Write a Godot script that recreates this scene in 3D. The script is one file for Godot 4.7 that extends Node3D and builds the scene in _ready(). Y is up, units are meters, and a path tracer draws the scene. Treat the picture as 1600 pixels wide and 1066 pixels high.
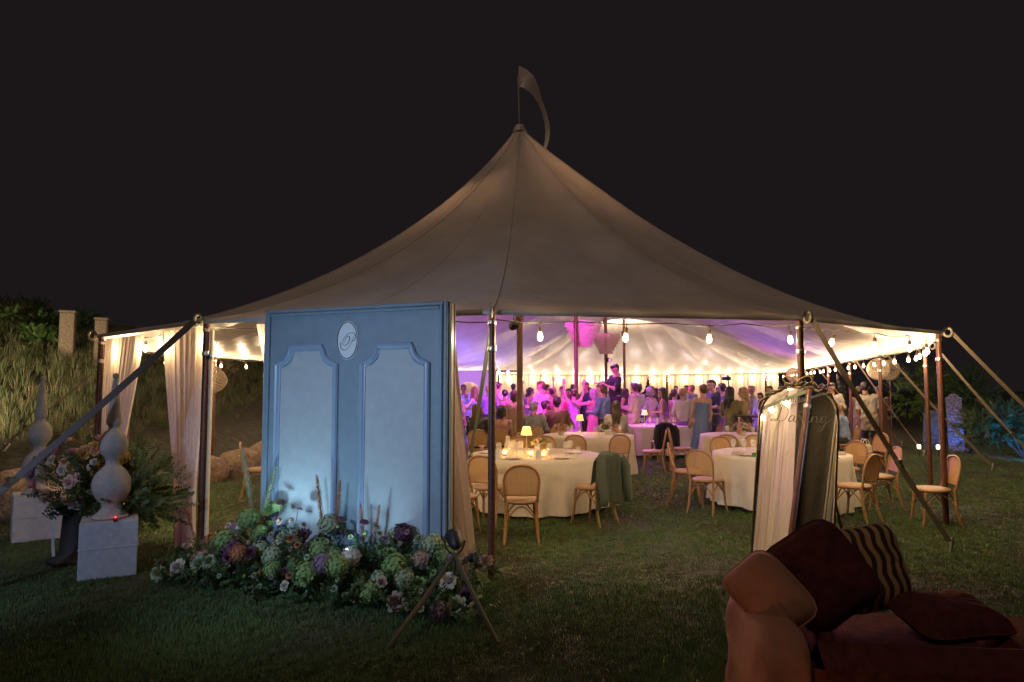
extends Node3D
# A wedding tent on a lawn at night. Units are metres, y is up, the camera stands at x = 0, z = 0 and looks along -z.

# ---------------------------------------------------------------- mesh collector
class MB:
	var v := PackedVector3Array()
	var c := PackedColorArray()
	var uv := PackedVector2Array()
	var ix := PackedInt32Array()
	var tint := Color.WHITE
	func p(a: Vector3, t := Vector2.ZERO) -> int:
		v.append(a); c.append(tint); uv.append(t)
		return v.size() - 1
	func tri(a: int, b: int, d: int) -> void:      # counter-clockwise seen from outside
		ix.append(a); ix.append(d); ix.append(b)
	func quad(a: int, b: int, d: int, e: int) -> void:
		tri(a, b, d); tri(a, d, e)
	func face(a: Vector3, b: Vector3, d: Vector3, e: Vector3) -> void:
		var i := p(a, Vector2(0, 0)); p(b, Vector2(1, 0)); p(d, Vector2(1, 1)); p(e, Vector2(0, 1))
		quad(i, i + 1, i + 2, i + 3)
	func box(s: Vector3, at := Vector3.ZERO, b := Basis.IDENTITY) -> void:
		var h := s * 0.5
		for n: Vector3 in [Vector3.RIGHT, Vector3.LEFT, Vector3.UP, Vector3.DOWN, Vector3.BACK, Vector3.FORWARD]:
			var u := Vector3(n.y, n.z, n.x).abs()
			var w := n.cross(u)
			face(at + b * ((n - u - w) * h), at + b * ((n + u - w) * h), at + b * ((n + u + w) * h), at + b * ((n - u + w) * h))
	func cham(s: Vector3, k: float, at := Vector3.ZERO, b := Basis.IDENTITY) -> void:   # box with chamfered edges
		var h := s * 0.5
		for n: Vector3 in [Vector3.RIGHT, Vector3.LEFT, Vector3.UP, Vector3.DOWN, Vector3.BACK, Vector3.FORWARD]:
			var u := Vector3(n.y, n.z, n.x).abs()
			var w := n.cross(u)
			var hu := u * h - u * k
			var hw := w.abs() * h - w.abs() * k
			hw = hw * (w.x + w.y + w.z)
			face(at + b * (n * h - hu - hw), at + b * (n * h + hu - hw), at + b * (n * h + hu + hw), at + b * (n * h - hu + hw))
		for i in 3:
			var e := Vector3.ZERO; e[i] = 1
			var f := Vector3.ZERO; f[(i + 1) % 3] = 1
			var g := Vector3.ZERO; g[(i + 2) % 3] = 1
			for sf in [-1.0, 1.0]:
				for sg in [-1.0, 1.0]:
					var m: Vector3 = f * sf * h + g * sg * (h - Vector3.ONE * k)
					var n2: Vector3 = f * sf * (h - Vector3.ONE * k) + g * sg * h
					var l := e * (h - Vector3.ONE * k)
					if sf * sg > 0: face(at + b * (m - l), at + b * (m + l) , at + b * (n2 + l), at + b * (n2 - l))
					else: face(at + b * (m + l), at + b * (m - l), at + b * (n2 - l), at + b * (n2 + l))
	func tube(pts: Array, r: Variant, sides := 6, capped := true) -> void:
		var n := pts.size()
		var up := Vector3.UP
		var t0: Vector3 = (pts[1] - pts[0]).normalized()
		if absf(t0.dot(up)) > 0.9: up = Vector3.RIGHT
		var x := up.cross(t0).normalized()
		var first := v.size()
		for i in n:
			var t: Vector3 = (pts[mini(i + 1, n - 1)] - pts[maxi(i - 1, 0)]).normalized()
			x = (x - t * x.dot(t)).normalized()
			var y := t.cross(x)
			var rr: float = r[i] if r is Array else r
			for k in sides:
				var a := TAU * k / sides
				p(pts[i] + (x * cos(a) + y * sin(a)) * rr, Vector2(float(k) / sides, float(i)))
		for i in n - 1:
			for k in sides:
				var k2 := (k + 1) % sides
				quad(first + i * sides + k, first + i * sides + k2, first + (i + 1) * sides + k2, first + (i + 1) * sides + k)
		if capped:
			var a := p(pts[0]); var z := p(pts[n - 1])
			for k in sides:
				var k2 := (k + 1) % sides
				tri(a, first + k2, first + k)
				tri(z, first + (n - 1) * sides + k, first + (n - 1) * sides + k2)
	func lathe(prof: Array, sides := 20, at := Vector3.ZERO, b := Basis.IDENTITY) -> void:   # prof: Vector2(radius, height) from the bottom up
		var first := v.size()
		for i in prof.size():
			for k in sides:
				var a := TAU * k / sides
				p(at + b * Vector3(cos(a) * prof[i].x, prof[i].y, -sin(a) * prof[i].x), Vector2(float(k) / sides, float(i)))
		for i in prof.size() - 1:
			for k in sides:
				var k2 := (k + 1) % sides
				quad(first + i * sides + k, first + i * sides + k2, first + (i + 1) * sides + k2, first + (i + 1) * sides + k)
	func ball(r: Vector3, at := Vector3.ZERO, sides := 12, rings := 7, b := Basis.IDENTITY) -> void:
		var first := v.size()
		for i in rings + 1:
			var e := PI * i / rings - PI / 2
			for k in sides:
				var a := TAU * k / sides
				p(at + b * (Vector3(cos(e) * cos(a), sin(e), -cos(e) * sin(a)) * r))
		for i in rings:
			for k in sides:
				var k2 := (k + 1) % sides
				quad(first + i * sides + k, first + i * sides + k2, first + (i + 1) * sides + k2, first + (i + 1) * sides + k)
	func sheet(nu: int, nv: int, f: Callable) -> void:       # f(u, v) -> Vector3, u and v from 0 to 1
		var first := v.size()
		for j in nv + 1:
			for i in nu + 1:
				var a := float(i) / nu
				var bb := float(j) / nv
				p(f.call(a, bb), Vector2(a, bb))
		for j in nv:
			for i in nu:
				var q := first + j * (nu + 1) + i
				quad(q, q + 1, q + nu + 2, q + nu + 1)
	func join(o: MB, t: Transform3D) -> void:
		var first := v.size()
		for i in o.v.size():
			v.append(t * o.v[i]); c.append(o.c[i]); uv.append(o.uv[i])
		for i in o.ix.size(): ix.append(o.ix[i] + first)
	func mesh(colored := false) -> ArrayMesh:
		var nn := PackedVector3Array()
		nn.resize(v.size())
		for i in range(0, ix.size(), 3):
			var a := ix[i]; var b := ix[i + 1]; var d := ix[i + 2]
			var f := (v[d] - v[a]).cross(v[b] - v[a])
			nn[a] += f; nn[b] += f; nn[d] += f
		for i in nn.size():
			nn[i] = nn[i].normalized() if nn[i].length_squared() > 1e-20 else Vector3.UP
		var arr := []
		arr.resize(Mesh.ARRAY_MAX)
		arr[Mesh.ARRAY_VERTEX] = v; arr[Mesh.ARRAY_NORMAL] = nn; arr[Mesh.ARRAY_TEX_UV] = uv; arr[Mesh.ARRAY_INDEX] = ix
		if colored: arr[Mesh.ARRAY_COLOR] = c
		var m := ArrayMesh.new()
		m.add_surface_from_arrays(Mesh.PRIMITIVE_TRIANGLES, arr)
		return m

# ---------------------------------------------------------------- nodes
var used := {}
func numbered(called: String) -> String:
	var n: int = used.get(called, 0)
	used[called] = n + 1
	return called if n == 0 else "%s_%03d" % [called, n]
func tag(o: Node, label: String, category: String, group := "", kind := "") -> Node:
	o.set_meta("label", label)
	if category: o.set_meta("category", category)
	if group: o.set_meta("group", group)
	if kind: o.set_meta("kind", kind)
	return o
func thing(called: String, label: String, category: String, at := Vector3.ZERO, turn := 0.0, group := "") -> Node3D:
	var o := Node3D.new()
	o.name = numbered(called)
	add_child(o)
	o.position = at
	o.rotation.y = turn
	tag(o, label, category, group)
	return o
func put(m: Mesh, called: String, material: Material, parent: Node = null, t := Transform3D.IDENTITY) -> MeshInstance3D:
	var o := MeshInstance3D.new()
	o.mesh = m
	o.material_override = material
	o.name = called if parent else numbered(called)
	o.transform = t
	(parent if parent else self).add_child(o, true)
	return o
func build(b: MB, called: String, material: Material, parent: Node = null, t := Transform3D.IDENTITY) -> MeshInstance3D:
	return put(b.mesh(), called, material, parent, t)
func setting(o: Node, label: String) -> Node:
	o.set_meta("kind", "structure")
	o.set_meta("label", label)
	return o

# ---------------------------------------------------------------- materials
func noise(seed_: int, freq: float, lo: float, hi: float, octaves := 4, size := 256) -> NoiseTexture2D:
	var n := FastNoiseLite.new()
	n.seed = seed_; n.frequency = freq; n.fractal_octaves = octaves
	n.noise_type = FastNoiseLite.TYPE_SIMPLEX_SMOOTH
	var t := NoiseTexture2D.new()
	t.width = size; t.height = size; t.seamless = true; t.noise = n
	var g := Gradient.new()
	g.set_color(0, Color(lo, lo, lo)); g.set_color(1, Color(hi, hi, hi))
	t.color_ramp = g
	return t
func weave(step: int, dark: float) -> ImageTexture:       # threads crossing
	var im := Image.create(128, 128, false, Image.FORMAT_RGB8)
	var r := RandomNumberGenerator.new(); r.seed = 5
	for y in 128:
		for x in 128:
			var over := (int(x / step) + int(y / step)) % 2 == 0
			var e: float = absf(float((x if over else y) % step) / step - 0.5) * 2.0
			var k := lerpf(1.0, dark, e * e) * r.randf_range(0.93, 1.0)
			im.set_pixel(x, y, Color(k, k, k))
	return ImageTexture.create_from_image(im)
func lin(r: float, g: float, b: float) -> Color:
	return Color(r, g, b).linear_to_srgb()
func mat(col: Color, rough := 0.8, tex: Texture2D = null, scale := 1.0, relief: Texture2D = null, depth := 0.0) -> StandardMaterial3D:
	var m := StandardMaterial3D.new()
	m.albedo_color = col.linear_to_srgb()
	m.roughness = rough
	m.cull_mode = BaseMaterial3D.CULL_DISABLED
	if tex or relief:
		m.uv1_triplanar = true
		m.uv1_scale = Vector3.ONE * scale
	if tex: m.albedo_texture = tex
	if relief:
		m.heightmap_enabled = true; m.heightmap_texture = relief; m.heightmap_scale = depth
	return m
func metal(col: Color, rough: float) -> StandardMaterial3D:
	var m := mat(col, rough)
	m.metallic = 1.0
	return m
func through(m: StandardMaterial3D, back: Color) -> StandardMaterial3D:
	m.backlight_enabled = true
	m.backlight = back.linear_to_srgb()
	return m
func glow(col: Color, power: float) -> StandardMaterial3D:
	var m := mat(Color(0.8, 0.8, 0.8), 0.5)
	m.emission_enabled = true
	m.emission = col
	m.emission_energy_multiplier = power
	return m
func glass(alpha: float, col := Color(1, 1, 1)) -> StandardMaterial3D:
	var m := mat(col, 0.05)
	m.transparency = BaseMaterial3D.TRANSPARENCY_ALPHA
	m.albedo_color.a = alpha
	return m
func omni(parent: Node, at: Vector3, col: Color, energy: float, size: float, called := "lamp_light") -> OmniLight3D:
	var l := OmniLight3D.new()
	l.name = called
	parent.add_child(l, true)
	l.position = at
	l.light_color = col; l.light_energy = energy; l.light_size = size
	l.omni_range = 60.0; l.omni_attenuation = 2.0; l.shadow_enabled = true
	return l
func spot(parent: Node, at: Vector3, to: Vector3, col: Color, energy: float, angle: float, size: float, soft := 0.6) -> SpotLight3D:
	var l := SpotLight3D.new()
	l.name = "spot_light"
	parent.add_child(l, true)
	var up := Vector3.UP if absf((to - at).normalized().y) < 0.98 else Vector3.RIGHT
	l.look_at_from_position(at, to, up)      # parents here sit unturned at the origin, so these are world places
	l.light_color = col; l.light_energy = energy; l.light_size = size
	l.spot_angle = angle; l.spot_angle_attenuation = soft; l.spot_range = 80.0; l.spot_attenuation = 2.0; l.shadow_enabled = true
	return l

var M := {}
var rng := RandomNumberGenerator.new()
func rf(a: float, b: float) -> float: return rng.randf_range(a, b)
func materials() -> void:
	var cloth := noise(3, 0.02, 0.94, 1.0)
	var fine := noise(9, 0.12, 0.6, 1.0)
	var soft := noise(11, 0.03, 0.0, 1.0, 3)
	var woven := weave(4, 0.55)
	M.canvas = through(mat(Color(0.76, 0.70, 0.63), 0.4, noise(21, 0.012, 0.86, 1.0), 0.35, soft, 1.2), Color(0.062, 0.047, 0.036))
	M.canvas.metallic_specular = 0.6
	M.seam = through(mat(Color(0.66, 0.6, 0.53), 0.5), Color(0.04, 0.03, 0.025))
	M.hem = through(mat(Color(0.45, 0.43, 0.4), 0.45, cloth, 2.0), Color(0.06, 0.057, 0.05))
	M.wood = mat(Color(0.16, 0.055, 0.025), 0.42, noise(31, 0.06, 0.55, 1.0), 1.5)
	M.bracket = metal(Color(0.75, 0.7, 0.6), 0.35)
	M.plate = mat(Color(0.62, 0.55, 0.4), 0.5, fine, 4.0)
	M.strap = mat(Color(0.36, 0.29, 0.2), 0.75, woven, 6.0)
	M.strap_dark = mat(Color(0.05, 0.042, 0.035), 0.8, woven, 6.0)
	M.strap_grey = mat(Color(0.17, 0.165, 0.16), 0.8, woven, 6.0)
	M.strap_green = mat(Color(0.22, 0.28, 0.2), 0.75, woven, 6.0)
	M.stake = metal(Color(0.3, 0.28, 0.26), 0.5)
	M.linen = through(mat(Color(0.72, 0.66, 0.58), 0.85, cloth, 3.0, woven, 0.03), Color(0.55, 0.5, 0.42))
	M.drape = through(mat(Color(0.74, 0.64, 0.50), 0.85, cloth, 3.0), Color(0.2, 0.17, 0.13))
	M.tablecloth = mat(Color(0.74, 0.68, 0.58), 0.85, cloth, 3.0, woven, 0.03)
	M.beech = mat(Color(0.46, 0.25, 0.105), 0.42, noise(41, 0.05, 0.7, 1.0), 3.0)
	M.cane = mat(Color(0.55, 0.33, 0.14), 0.6)
	M.seat = mat(Color(0.6, 0.42, 0.26), 0.7, weave(6, 0.6), 9.0)
	M.cord = mat(Color(0.02, 0.02, 0.02), 0.6)
	M.socket = mat(Color(0.12, 0.08, 0.05), 0.5)
	M.bulb = glow(Color(1.0, 0.9, 0.7), 12.0)
	M.dirt = mat(Color(0.06, 0.06, 0.025), 0.95, noise(51, 0.03, 0.45, 1.0, 5, 512), 0.4, noise(52, 0.05, 0.0, 1.0, 4), 2.0)
	M.bank = mat(Color(0.055, 0.052, 0.03), 0.95, noise(53, 0.03, 0.35, 1.0, 5, 512), 0.3, noise(54, 0.05, 0.0, 1.0, 4), 4.0)
	M.rock = mat(Color(0.34, 0.24, 0.16), 0.9, noise(55, 0.03, 0.5, 1.0, 5), 1.5, noise(56, 0.03, 0.0, 1.0, 5), 2.5)
	M.blue = mat(Color(0.20, 0.262, 0.315), 0.42, noise(61, 0.02, 0.93, 1.0, 5), 1.2, fine, 0.05)
	M.blue_field = mat(Color(0.38, 0.42, 0.44), 0.36, noise(62, 0.02, 0.94, 1.0, 5), 1.2, fine, 0.05)
	M.gilt = metal(Color(0.72, 0.55, 0.3), 0.35)
	M.plaque = mat(Color(0.55, 0.6, 0.62), 0.6)
	M.ink = mat(Color(0.03, 0.035, 0.05), 0.5)
	M.plaster = mat(Color(0.44, 0.4, 0.34), 0.7, noise(63, 0.04, 0.85, 1.0, 5), 2.0, fine, 0.15)
	M.plinth = mat(Color(0.5, 0.49, 0.48), 0.6, noise(64, 0.02, 0.9, 1.0, 5), 2.5)
	M.dark = mat(Color(0.02, 0.018, 0.016), 0.7)
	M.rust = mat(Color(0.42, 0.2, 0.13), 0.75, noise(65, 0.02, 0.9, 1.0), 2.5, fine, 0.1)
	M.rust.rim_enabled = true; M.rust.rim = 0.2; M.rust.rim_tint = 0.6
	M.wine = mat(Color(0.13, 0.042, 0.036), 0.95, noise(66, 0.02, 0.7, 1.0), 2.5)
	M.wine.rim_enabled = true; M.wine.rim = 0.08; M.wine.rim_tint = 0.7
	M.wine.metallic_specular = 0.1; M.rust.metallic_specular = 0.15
	M.stripe = mat(Color(0.62, 0.5, 0.38), 0.85, null, 1.0)
	M.glass = glass(0.12)
	M.silver = metal(Color(0.9, 0.9, 0.9), 0.02)
	M.china = mat(Color(0.7, 0.66, 0.58), 0.3)
	M.pole_white = mat(Color(0.6, 0.52, 0.36), 0.5)
	M.black = mat(Color(0.012, 0.012, 0.014), 0.5)
	M.wicker = mat(Color(0.55, 0.45, 0.32), 0.8)
	M.stem = mat(Color(0.05, 0.09, 0.03), 0.7)
	M.leaf = through(mat(Color(0.035, 0.07, 0.022), 0.6), Color(0.05, 0.1, 0.02))
	M.shade = glow(Color(1.0, 0.83, 0.28), 0.85)
	M.flame = glow(Color(1.0, 0.72, 0.38), 7.0)

# ---------------------------------------------------------------- the tent
const ANG := 0.2723
const EAVE := 2.4
const PEAK := 6.9
const R := 7.0
const BAY := 6.1
func L(s: float, t: float, y := 0.0) -> Vector3:      # s runs along the ridge from the first peak, t across it
	return Vector3(0.15 + sin(ANG) * s + cos(ANG) * t, y, -13.2 - cos(ANG) * s + sin(ANG) * t)
func rim() -> Array:                                  # the perimeter poles, clockwise from the left of the front end
	var a := []
	for k in range(-3, 5):
		var th := (k - 0.5) * PI / 7
		a.append(Vector2(-R * cos(th), R * sin(th)))
	for k in range(1, 6): a.append(Vector2(k * 3.05, R))
	for k in range(4, -4, -1):
		var th := (k - 0.5) * PI / 7
		a.append(Vector2(18.3 + R * cos(th), R * sin(th)))
	for k in range(5, 0, -1): a.append(Vector2(k * 3.05, -R))
	return a
func prof(q: float) -> float:
	q = clampf(q, 0.0, 1.0)
	return (1.0 - q) * (1.0 - 0.57 * pow(q, 0.8))
func edge_share(x: float, z: float) -> float:         # distance from the peak over the distance of the polygon's edge in that direction
	var th := atan2(z, x)
	var k := PI / 7
	var off := fposmod(th - k * 0.5, k) - k * 0.5
	return Vector2(x, z).length() / (R * cos(k * 0.5) / cos(off))
func roof(s: float, t: float) -> float:
	var q := 0.0
	var w := 0.0
	if s < 0 or s > 18.3:
		var x := s if s < 0 else s - 18.3
		q = edge_share(-absf(x), t)
		w = atan2(t, absf(x)) * 7.0 / PI
		w = (w + 0.5 - floorf(w + 0.5) - 0.5) * 2.0
	else:
		var d := fposmod(s + BAY * 0.5, BAY) - BAY * 0.5
		var ta := absf(t) / R
		q = sqrt(ta * ta + pow(absf(d) / R * 0.85, 2.0) * (1.0 - ta * ta))
		w = fposmod(s, 3.05) / 3.05 * 2.0 - 1.0
	var h := EAVE + (PEAK - EAVE) * prof(q)
	# the cloth bellies a little between its seams and is drawn into small tension folds towards the poles
	var far_s := s if s < 0 else s - 18.3 if s > 18.3 else fposmod(s + BAY * 0.5, BAY) - BAY * 0.5
	var lat := t / sqrt(t * t + far_s * far_s + 0.3)      # pulled over a little to one side
	var hump := pow(maxf(0.0, sin(PI * clampf(q, 0.0, 1.0))), 0.7)
	h += lat * hump * (0.27 if lat < 0 else 0.42 * (1.0 - 1.5 * q))
	h -= 0.16 * (1.0 - w * w) * sin(PI * clampf(q, 0.0, 1.0)) * 0.6
	h += 0.005 * cos(w * 16.0) * smoothstep(0.5, 0.95, q) * (1.0 - smoothstep(0.95, 1.0, q)) * (0.4 + 0.6 * absf(w))
	return h
func along(a: Vector2, b: Vector2, f: float) -> Vector2: return a.lerp(b, f)

func tent() -> void:
	var t := thing("sailcloth_tent", "large sailcloth tent with pennant on its tall peak", "tent")
	# canopy: front cap, three bays, back cap, welded into one cloth
	var b := MB.new()
	for cap in [0, 1]:
		var first := b.v.size()
		var na := 7 * 12
		var nr := 34
		for j in nr + 1:
			for i in na + 1:
				var th := PI * i / na - PI / 2
				var off := fposmod(th + PI / 2, PI / 7) - PI / 14
				var rr := R * cos(PI / 14) / cos(off) * pow(float(j) / nr, 1.25)
				rr = maxf(rr, 0.07)
				var x: float = -rr * cos(th)
				if cap == 1: x = 18.3 - x
				var tt: float = rr * sin(th)
				b.p(L(x, tt, roof(x - 0.0001 if cap == 0 else x + 0.0001, tt)))
		for j in nr:
			for i in na:
				var q := first + j * (na + 1) + i
				if cap == 0: b.quad(q, q + 1, q + na + 2, q + na + 1)
				else: b.quad(q, q + na + 1, q + na + 2, q + 1)
	b.sheet(72, 72, func(u: float, w: float) -> Vector3:
		var s := 18.3 * u
		var k := w * 2.0 - 1.0
		var tt: float = signf(k) * pow(absf(k), 1.25) * R
		if absf(tt) < 0.07: tt = 0.07 * signf(k + 1e-6)
		return L(s, tt, roof(s, tt)))
	build(b, "canopy", M.canvas, t)
	# seams from the peaks down to the poles
	var rm := rim()
	for i in rm.size():
		var e: Vector2 = rm[i]
		var c := Vector2(clampf(roundf(e.x / BAY) * BAY, 0, 18.3), 0)
		if e.x > 0 and e.x < 18.3 and absf(fposmod(e.x + 0.01, BAY) - BAY * 0.5) < 0.5: c = Vector2(e.x, 0)
		var pts := []
		for k in 25:
			var f := 0.02 + 0.975 * k / 24.0
			var q := c.lerp(e, f)
			pts.append(L(q.x, q.y, roof(q.x, q.y) + 0.004))
		var sb := MB.new()
		sb.tube(pts, 0.006, 4)
		build(sb, "seam", M.seam, t)
	# a stitched line down the middle of each panel of the front and back ends
	for i in rm.size():
		var e: Vector2 = (rm[i] + rm[(i + 1) % rm.size()]) * 0.5
		var c := Vector2(clampf(e.x, 0, 18.3), 0)
		var pts := []
		for k in 21:
			var f := 0.12 + 0.875 * k / 20.0
			var q := c.lerp(e, f)
			pts.append(L(q.x, q.y, roof(q.x, q.y) + 0.001))
		var sb := MB.new()
		sb.tube(pts, 0.0035, 4)
		build(sb, "stitch_line", M.seam, t)
	# hem of the eave, between each two poles
	for i in rm.size():
		var e0: Vector2 = rm[i]
		var e1: Vector2 = rm[(i + 1) % rm.size()]
		var hb := MB.new()
		hb.sheet(10, 2, func(u: float, w: float) -> Vector3:
			var q := e0.lerp(e1, u)
			var o := L(q.x, q.y) - L(9.15, 0)
			o = o.normalized() * (0.012 + 0.02 * sin(w * PI))
			return L(q.x, q.y, EAVE + 0.012 - 0.05 * w) + o)
		build(hb, "eave_hem", M.hem, t)
	# centre poles
	for i in 4:
		var cb := MB.new()
		cb.lathe([Vector2(0.0, 0), Vector2(0.085, 0), Vector2(0.085, 0.1), Vector2(0.06, 0.12), Vector2(0.06, PEAK - 0.12), Vector2(0.0, PEAK - 0.11)], 14)
		var cp := build(cb, "centre_pole", M.wood, t, Transform3D(Basis.IDENTITY, L(BAY * i, 0)))
		var fb := MB.new()
		fb.lathe([Vector2(0.15, PEAK - 0.16), Vector2(0.105, PEAK - 0.05), Vector2(0.09, PEAK - 0.02), Vector2(0.0, PEAK)], 14)
		build(fb, "peak_cap", M.canvas, cp)
		var sb := MB.new()
		sb.tube([Vector3(0, PEAK, 0), Vector3(-0.03, PEAK + 1.0, 0)], 0.017, 6)
		build(sb, "flagpole", M.pole_white, cp)
		if i < 1:
			var pb := MB.new()
			var pts := [[0, 87, 40], [7, 84, 33], [14, 79, 28], [20, 72, 22], [26, 64, 16], [31, 55, 11], [36, 45, 8], [41, 32, 7.5], [46, 15, 7.5], [47, 0, 7.5], [46, -14, 6.5], [43, -26, 5.5], [41, -32, 4]]
			pb.sheet(24, 4, func(u: float, w: float) -> Vector3:
				var k := u * 12.0
				var n := mini(int(k), 11)
				var f := k - n
				var x := lerpf(pts[n][0], pts[n + 1][0], f) * 0.0124
				var y := lerpf(pts[n][1], pts[n + 1][1], f) * 0.0124
				var wd := lerpf(pts[n][2], pts[n + 1][2], f) * 0.0124
				var dx: float = pts[n + 1][0] - pts[n][0]
				var dy: float = pts[n + 1][1] - pts[n][1]
				var side := Vector2(-dy, dx).normalized()
				if u < 0.15: side = side.lerp(Vector2(0.05, 1.0), 1.0 - u / 0.15).normalized()
				return Vector3(x - 0.025 + side.x * wd * (0.5 - w), PEAK - 0.12 + y + side.y * wd * (0.5 - w), 0.05 * sin(u * 7.0) + 0.03 * w * sin(u * 5.0)))
			build(pb, "pennant", M.canvas, cp)
	# perimeter poles, plates, guy straps and stakes
	var stakes := {1: [Vector3(-9.2, 0, -11.4)], 2: [Vector3(-7.13, 0, -8.85)], 3: [Vector3(-4.55, 0, -4.75)], 5: [Vector3(4.5, 0, -7.15)], 6: [Vector3(7.9, 0, -8.7)], 7: [Vector3(8.9, 0, -11.2)], 8: [Vector3(9.8, 0, -14.1)], 9: [Vector3(10.2, 0, -17.1)], 10: [Vector3(11.3, 0, -20.0)], 11: [Vector3(12.2, 0, -23.0)], 12: [Vector3(13.0, 0, -25.9)]}
	for i in rm.size():
		var at := L(rm[i].x, rm[i].y)
		var out := (at - L(clampf(rm[i].x, 0, 18.3), 0)).normalized()
		var pb := MB.new()
		pb.lathe([Vector2(0, 0), Vector2(0.034, 0), Vector2(0.036, 1.0), Vector2(0.034, EAVE - 0.03), Vector2(0, EAVE - 0.02)], 10)
		var pole := build(pb, "side_pole", M.wood, t, Transform3D(Basis(Vector3.UP, rf(0, 6)), at - out * 0.03))
		var rb := MB.new()
		rb.lathe([Vector2(0.034, 2.03), Vector2(0.045, 2.035), Vector2(0.045, 2.075), Vector2(0.034, 2.08)], 10)
		build(rb, "bracket", M.bracket, pole)
		rb = MB.new()
		rb.lathe([Vector2(0.034, 2.28), Vector2(0.042, 2.285), Vector2(0.042, 2.31), Vector2(0.034, 2.315)], 10)
		build(rb, "bracket", M.bracket, pole)
		var ob := MB.new()
		var ring := []
		for k in 13: ring.append(at + Vector3(0, EAVE - 0.005, 0) + out * (0.075 + 0.045 * cos(TAU * k / 12)) + Vector3(0, 0.055 * sin(TAU * k / 12), 0))
		ob.tube(ring, 0.016, 6, false)
		build(ob, "corner_plate", M.plate, t)
		var ends: Array = stakes.get(i, [at + out * 2.6 + Vector3(0, 0, 0.15)])
		if i == 4: ends = []
		if i >= 15 and i <= 21: ends = []
		for e: Vector3 in ends:
			var from := at + Vector3(0, EAVE - 0.02, 0) + out * 0.12
			var to := e + Vector3(0, 0.12, 0)
			strap(from, to, 0.05 if i != 3 else 0.075, M.strap if i != 3 else M.strap_grey, t)
			var kb := MB.new()
			kb.tube([e + Vector3(0, 0.16, 0) + (e - at).normalized() * 0.04, e - Vector3(0, 0.05, 0)], [0.018, 0.014], 6)
			build(kb, "stake", M.stake, t)
	strap(L(rm[4].x, rm[4].y, EAVE - 0.12), Vector3(-0.74, 0.02, -10.4), 0.055, M.strap_green, t)
func strap(a: Vector3, b: Vector3, w: float, m: Material, parent: Node) -> void:
	var sb := MB.new()
	var side := (b - a).cross(Vector3.UP).normalized() * 0.5 + Vector3(0, 0.4, 0)
	side = (side - (b - a).normalized() * side.dot((b - a).normalized())).normalized() * w * 0.5
	var nn := side.cross(b - a).normalized() * 0.0025
	var tw := rf(-0.5, 0.5)
	for sgn in [-1.0, 1.0]:
		sb.sheet(14, 1, func(u: float, v: float) -> Vector3:
			var k: Vector3 = side.rotated((b - a).normalized(), tw * u)
			return a.lerp(b, u) + k * (v * 2.0 - 1.0) * sgn + nn * sgn + Vector3(0, -0.05 * sin(u * PI), 0))
	var o := build(sb, "guy_strap", m, parent)
	var rb := MB.new()
	var mid := a.lerp(b, 0.62) - Vector3(0, 0.045, 0)
	var bs := Basis.looking_at((b - a).normalized(), Vector3.UP)
	rb.box(Vector3(w * 1.2, 0.03, 0.1), mid, bs)
	rb.box(Vector3(w * 0.9, 0.05, 0.03), mid + Vector3(0, 0.02, 0), bs)
	build(rb, "ratchet", M.bracket, o)

func string_of_lights(from: int, to: int, first: float, label: String) -> void:
	var rm := rim()
	var t := thing("string_lights", label, "string lights", Vector3.ZERO, 0.0, "bulb strings along the eave")
	var pts := []
	for i in range(from, to + 1):
		var e: Vector2 = rm[i % rm.size()]
		var c := Vector2(clampf(e.x, 0, 18.3), 0)
		pts.append(e.lerp(c, 0.022))
	var cord := []
	var run := -first
	for i in pts.size() - 1:
		var a: Vector2 = pts[i]; var d: Vector2 = pts[i + 1]
		var n := 12
		for k in n + (1 if i == pts.size() - 2 else 0):
			var q := a.lerp(d, float(k) / n)
			cord.append(L(q.x, q.y, EAVE - 0.06 - 0.03 * sin(PI * fmod(k * 0.3, 1.0))))
		var len_ := a.distance_to(d)
		var pos := -run
		while pos < len_:
			if pos >= 0:
				var q := a.lerp(d, pos / len_)
				var lean := Basis(Vector3(rf(-1, 1), 0, rf(-1, 1)).normalized(), rf(0.0, 0.25))
				var bulb := put(M.bulb_mesh, "bulb", M.bulb, t, Transform3D(lean, L(q.x, q.y, EAVE - 0.07)))
				put(M.socket_mesh, "socket", M.socket, bulb)
				omni(bulb, Vector3(0, -0.155, 0), Color(1.0, 0.85, 0.66), M.bulb_power, 0.03, "bulb_light")
			pos += 0.86
		run = len_ - pos + 0.0
		run = -(pos - len_)
	var cb := MB.new()
	cb.tube(cord, 0.006, 4)
	build(cb, "cord", M.cord, t)

func bulbs() -> void:
	var b := MB.new()
	b.lathe([Vector2(0.0, -0.19), Vector2(0.015, -0.187), Vector2(0.024, -0.172), Vector2(0.027, -0.155), Vector2(0.023, -0.132), Vector2(0.016, -0.112), Vector2(0.014, -0.1)], 10)
	M.bulb_mesh = b.mesh()
	var s := MB.new()
	s.lathe([Vector2(0.016, -0.105), Vector2(0.019, -0.1), Vector2(0.019, -0.06), Vector2(0.012, -0.05), Vector2(0.004, -0.045), Vector2(0.004, 0.0)], 8)
	M.socket_mesh = s.mesh()
	string_of_lights(2, 4, 0.3, "bulb string along the eave over the blue panel")
	string_of_lights(4, 7, 0.45, "bulb string along the front eave right of the blue panel")
	string_of_lights(7, 13, 0.5, "long receding bulb string along the right eave")
	string_of_lights(13, 20, 0.4, "bulb string over the pleated back drapes")
	string_of_lights(20, 26, 0.2, "bulb string along the far left eave behind the panel")
	string_of_lights(26, 28, 0.4, "short bulb string at the left corner of the tent")

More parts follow.
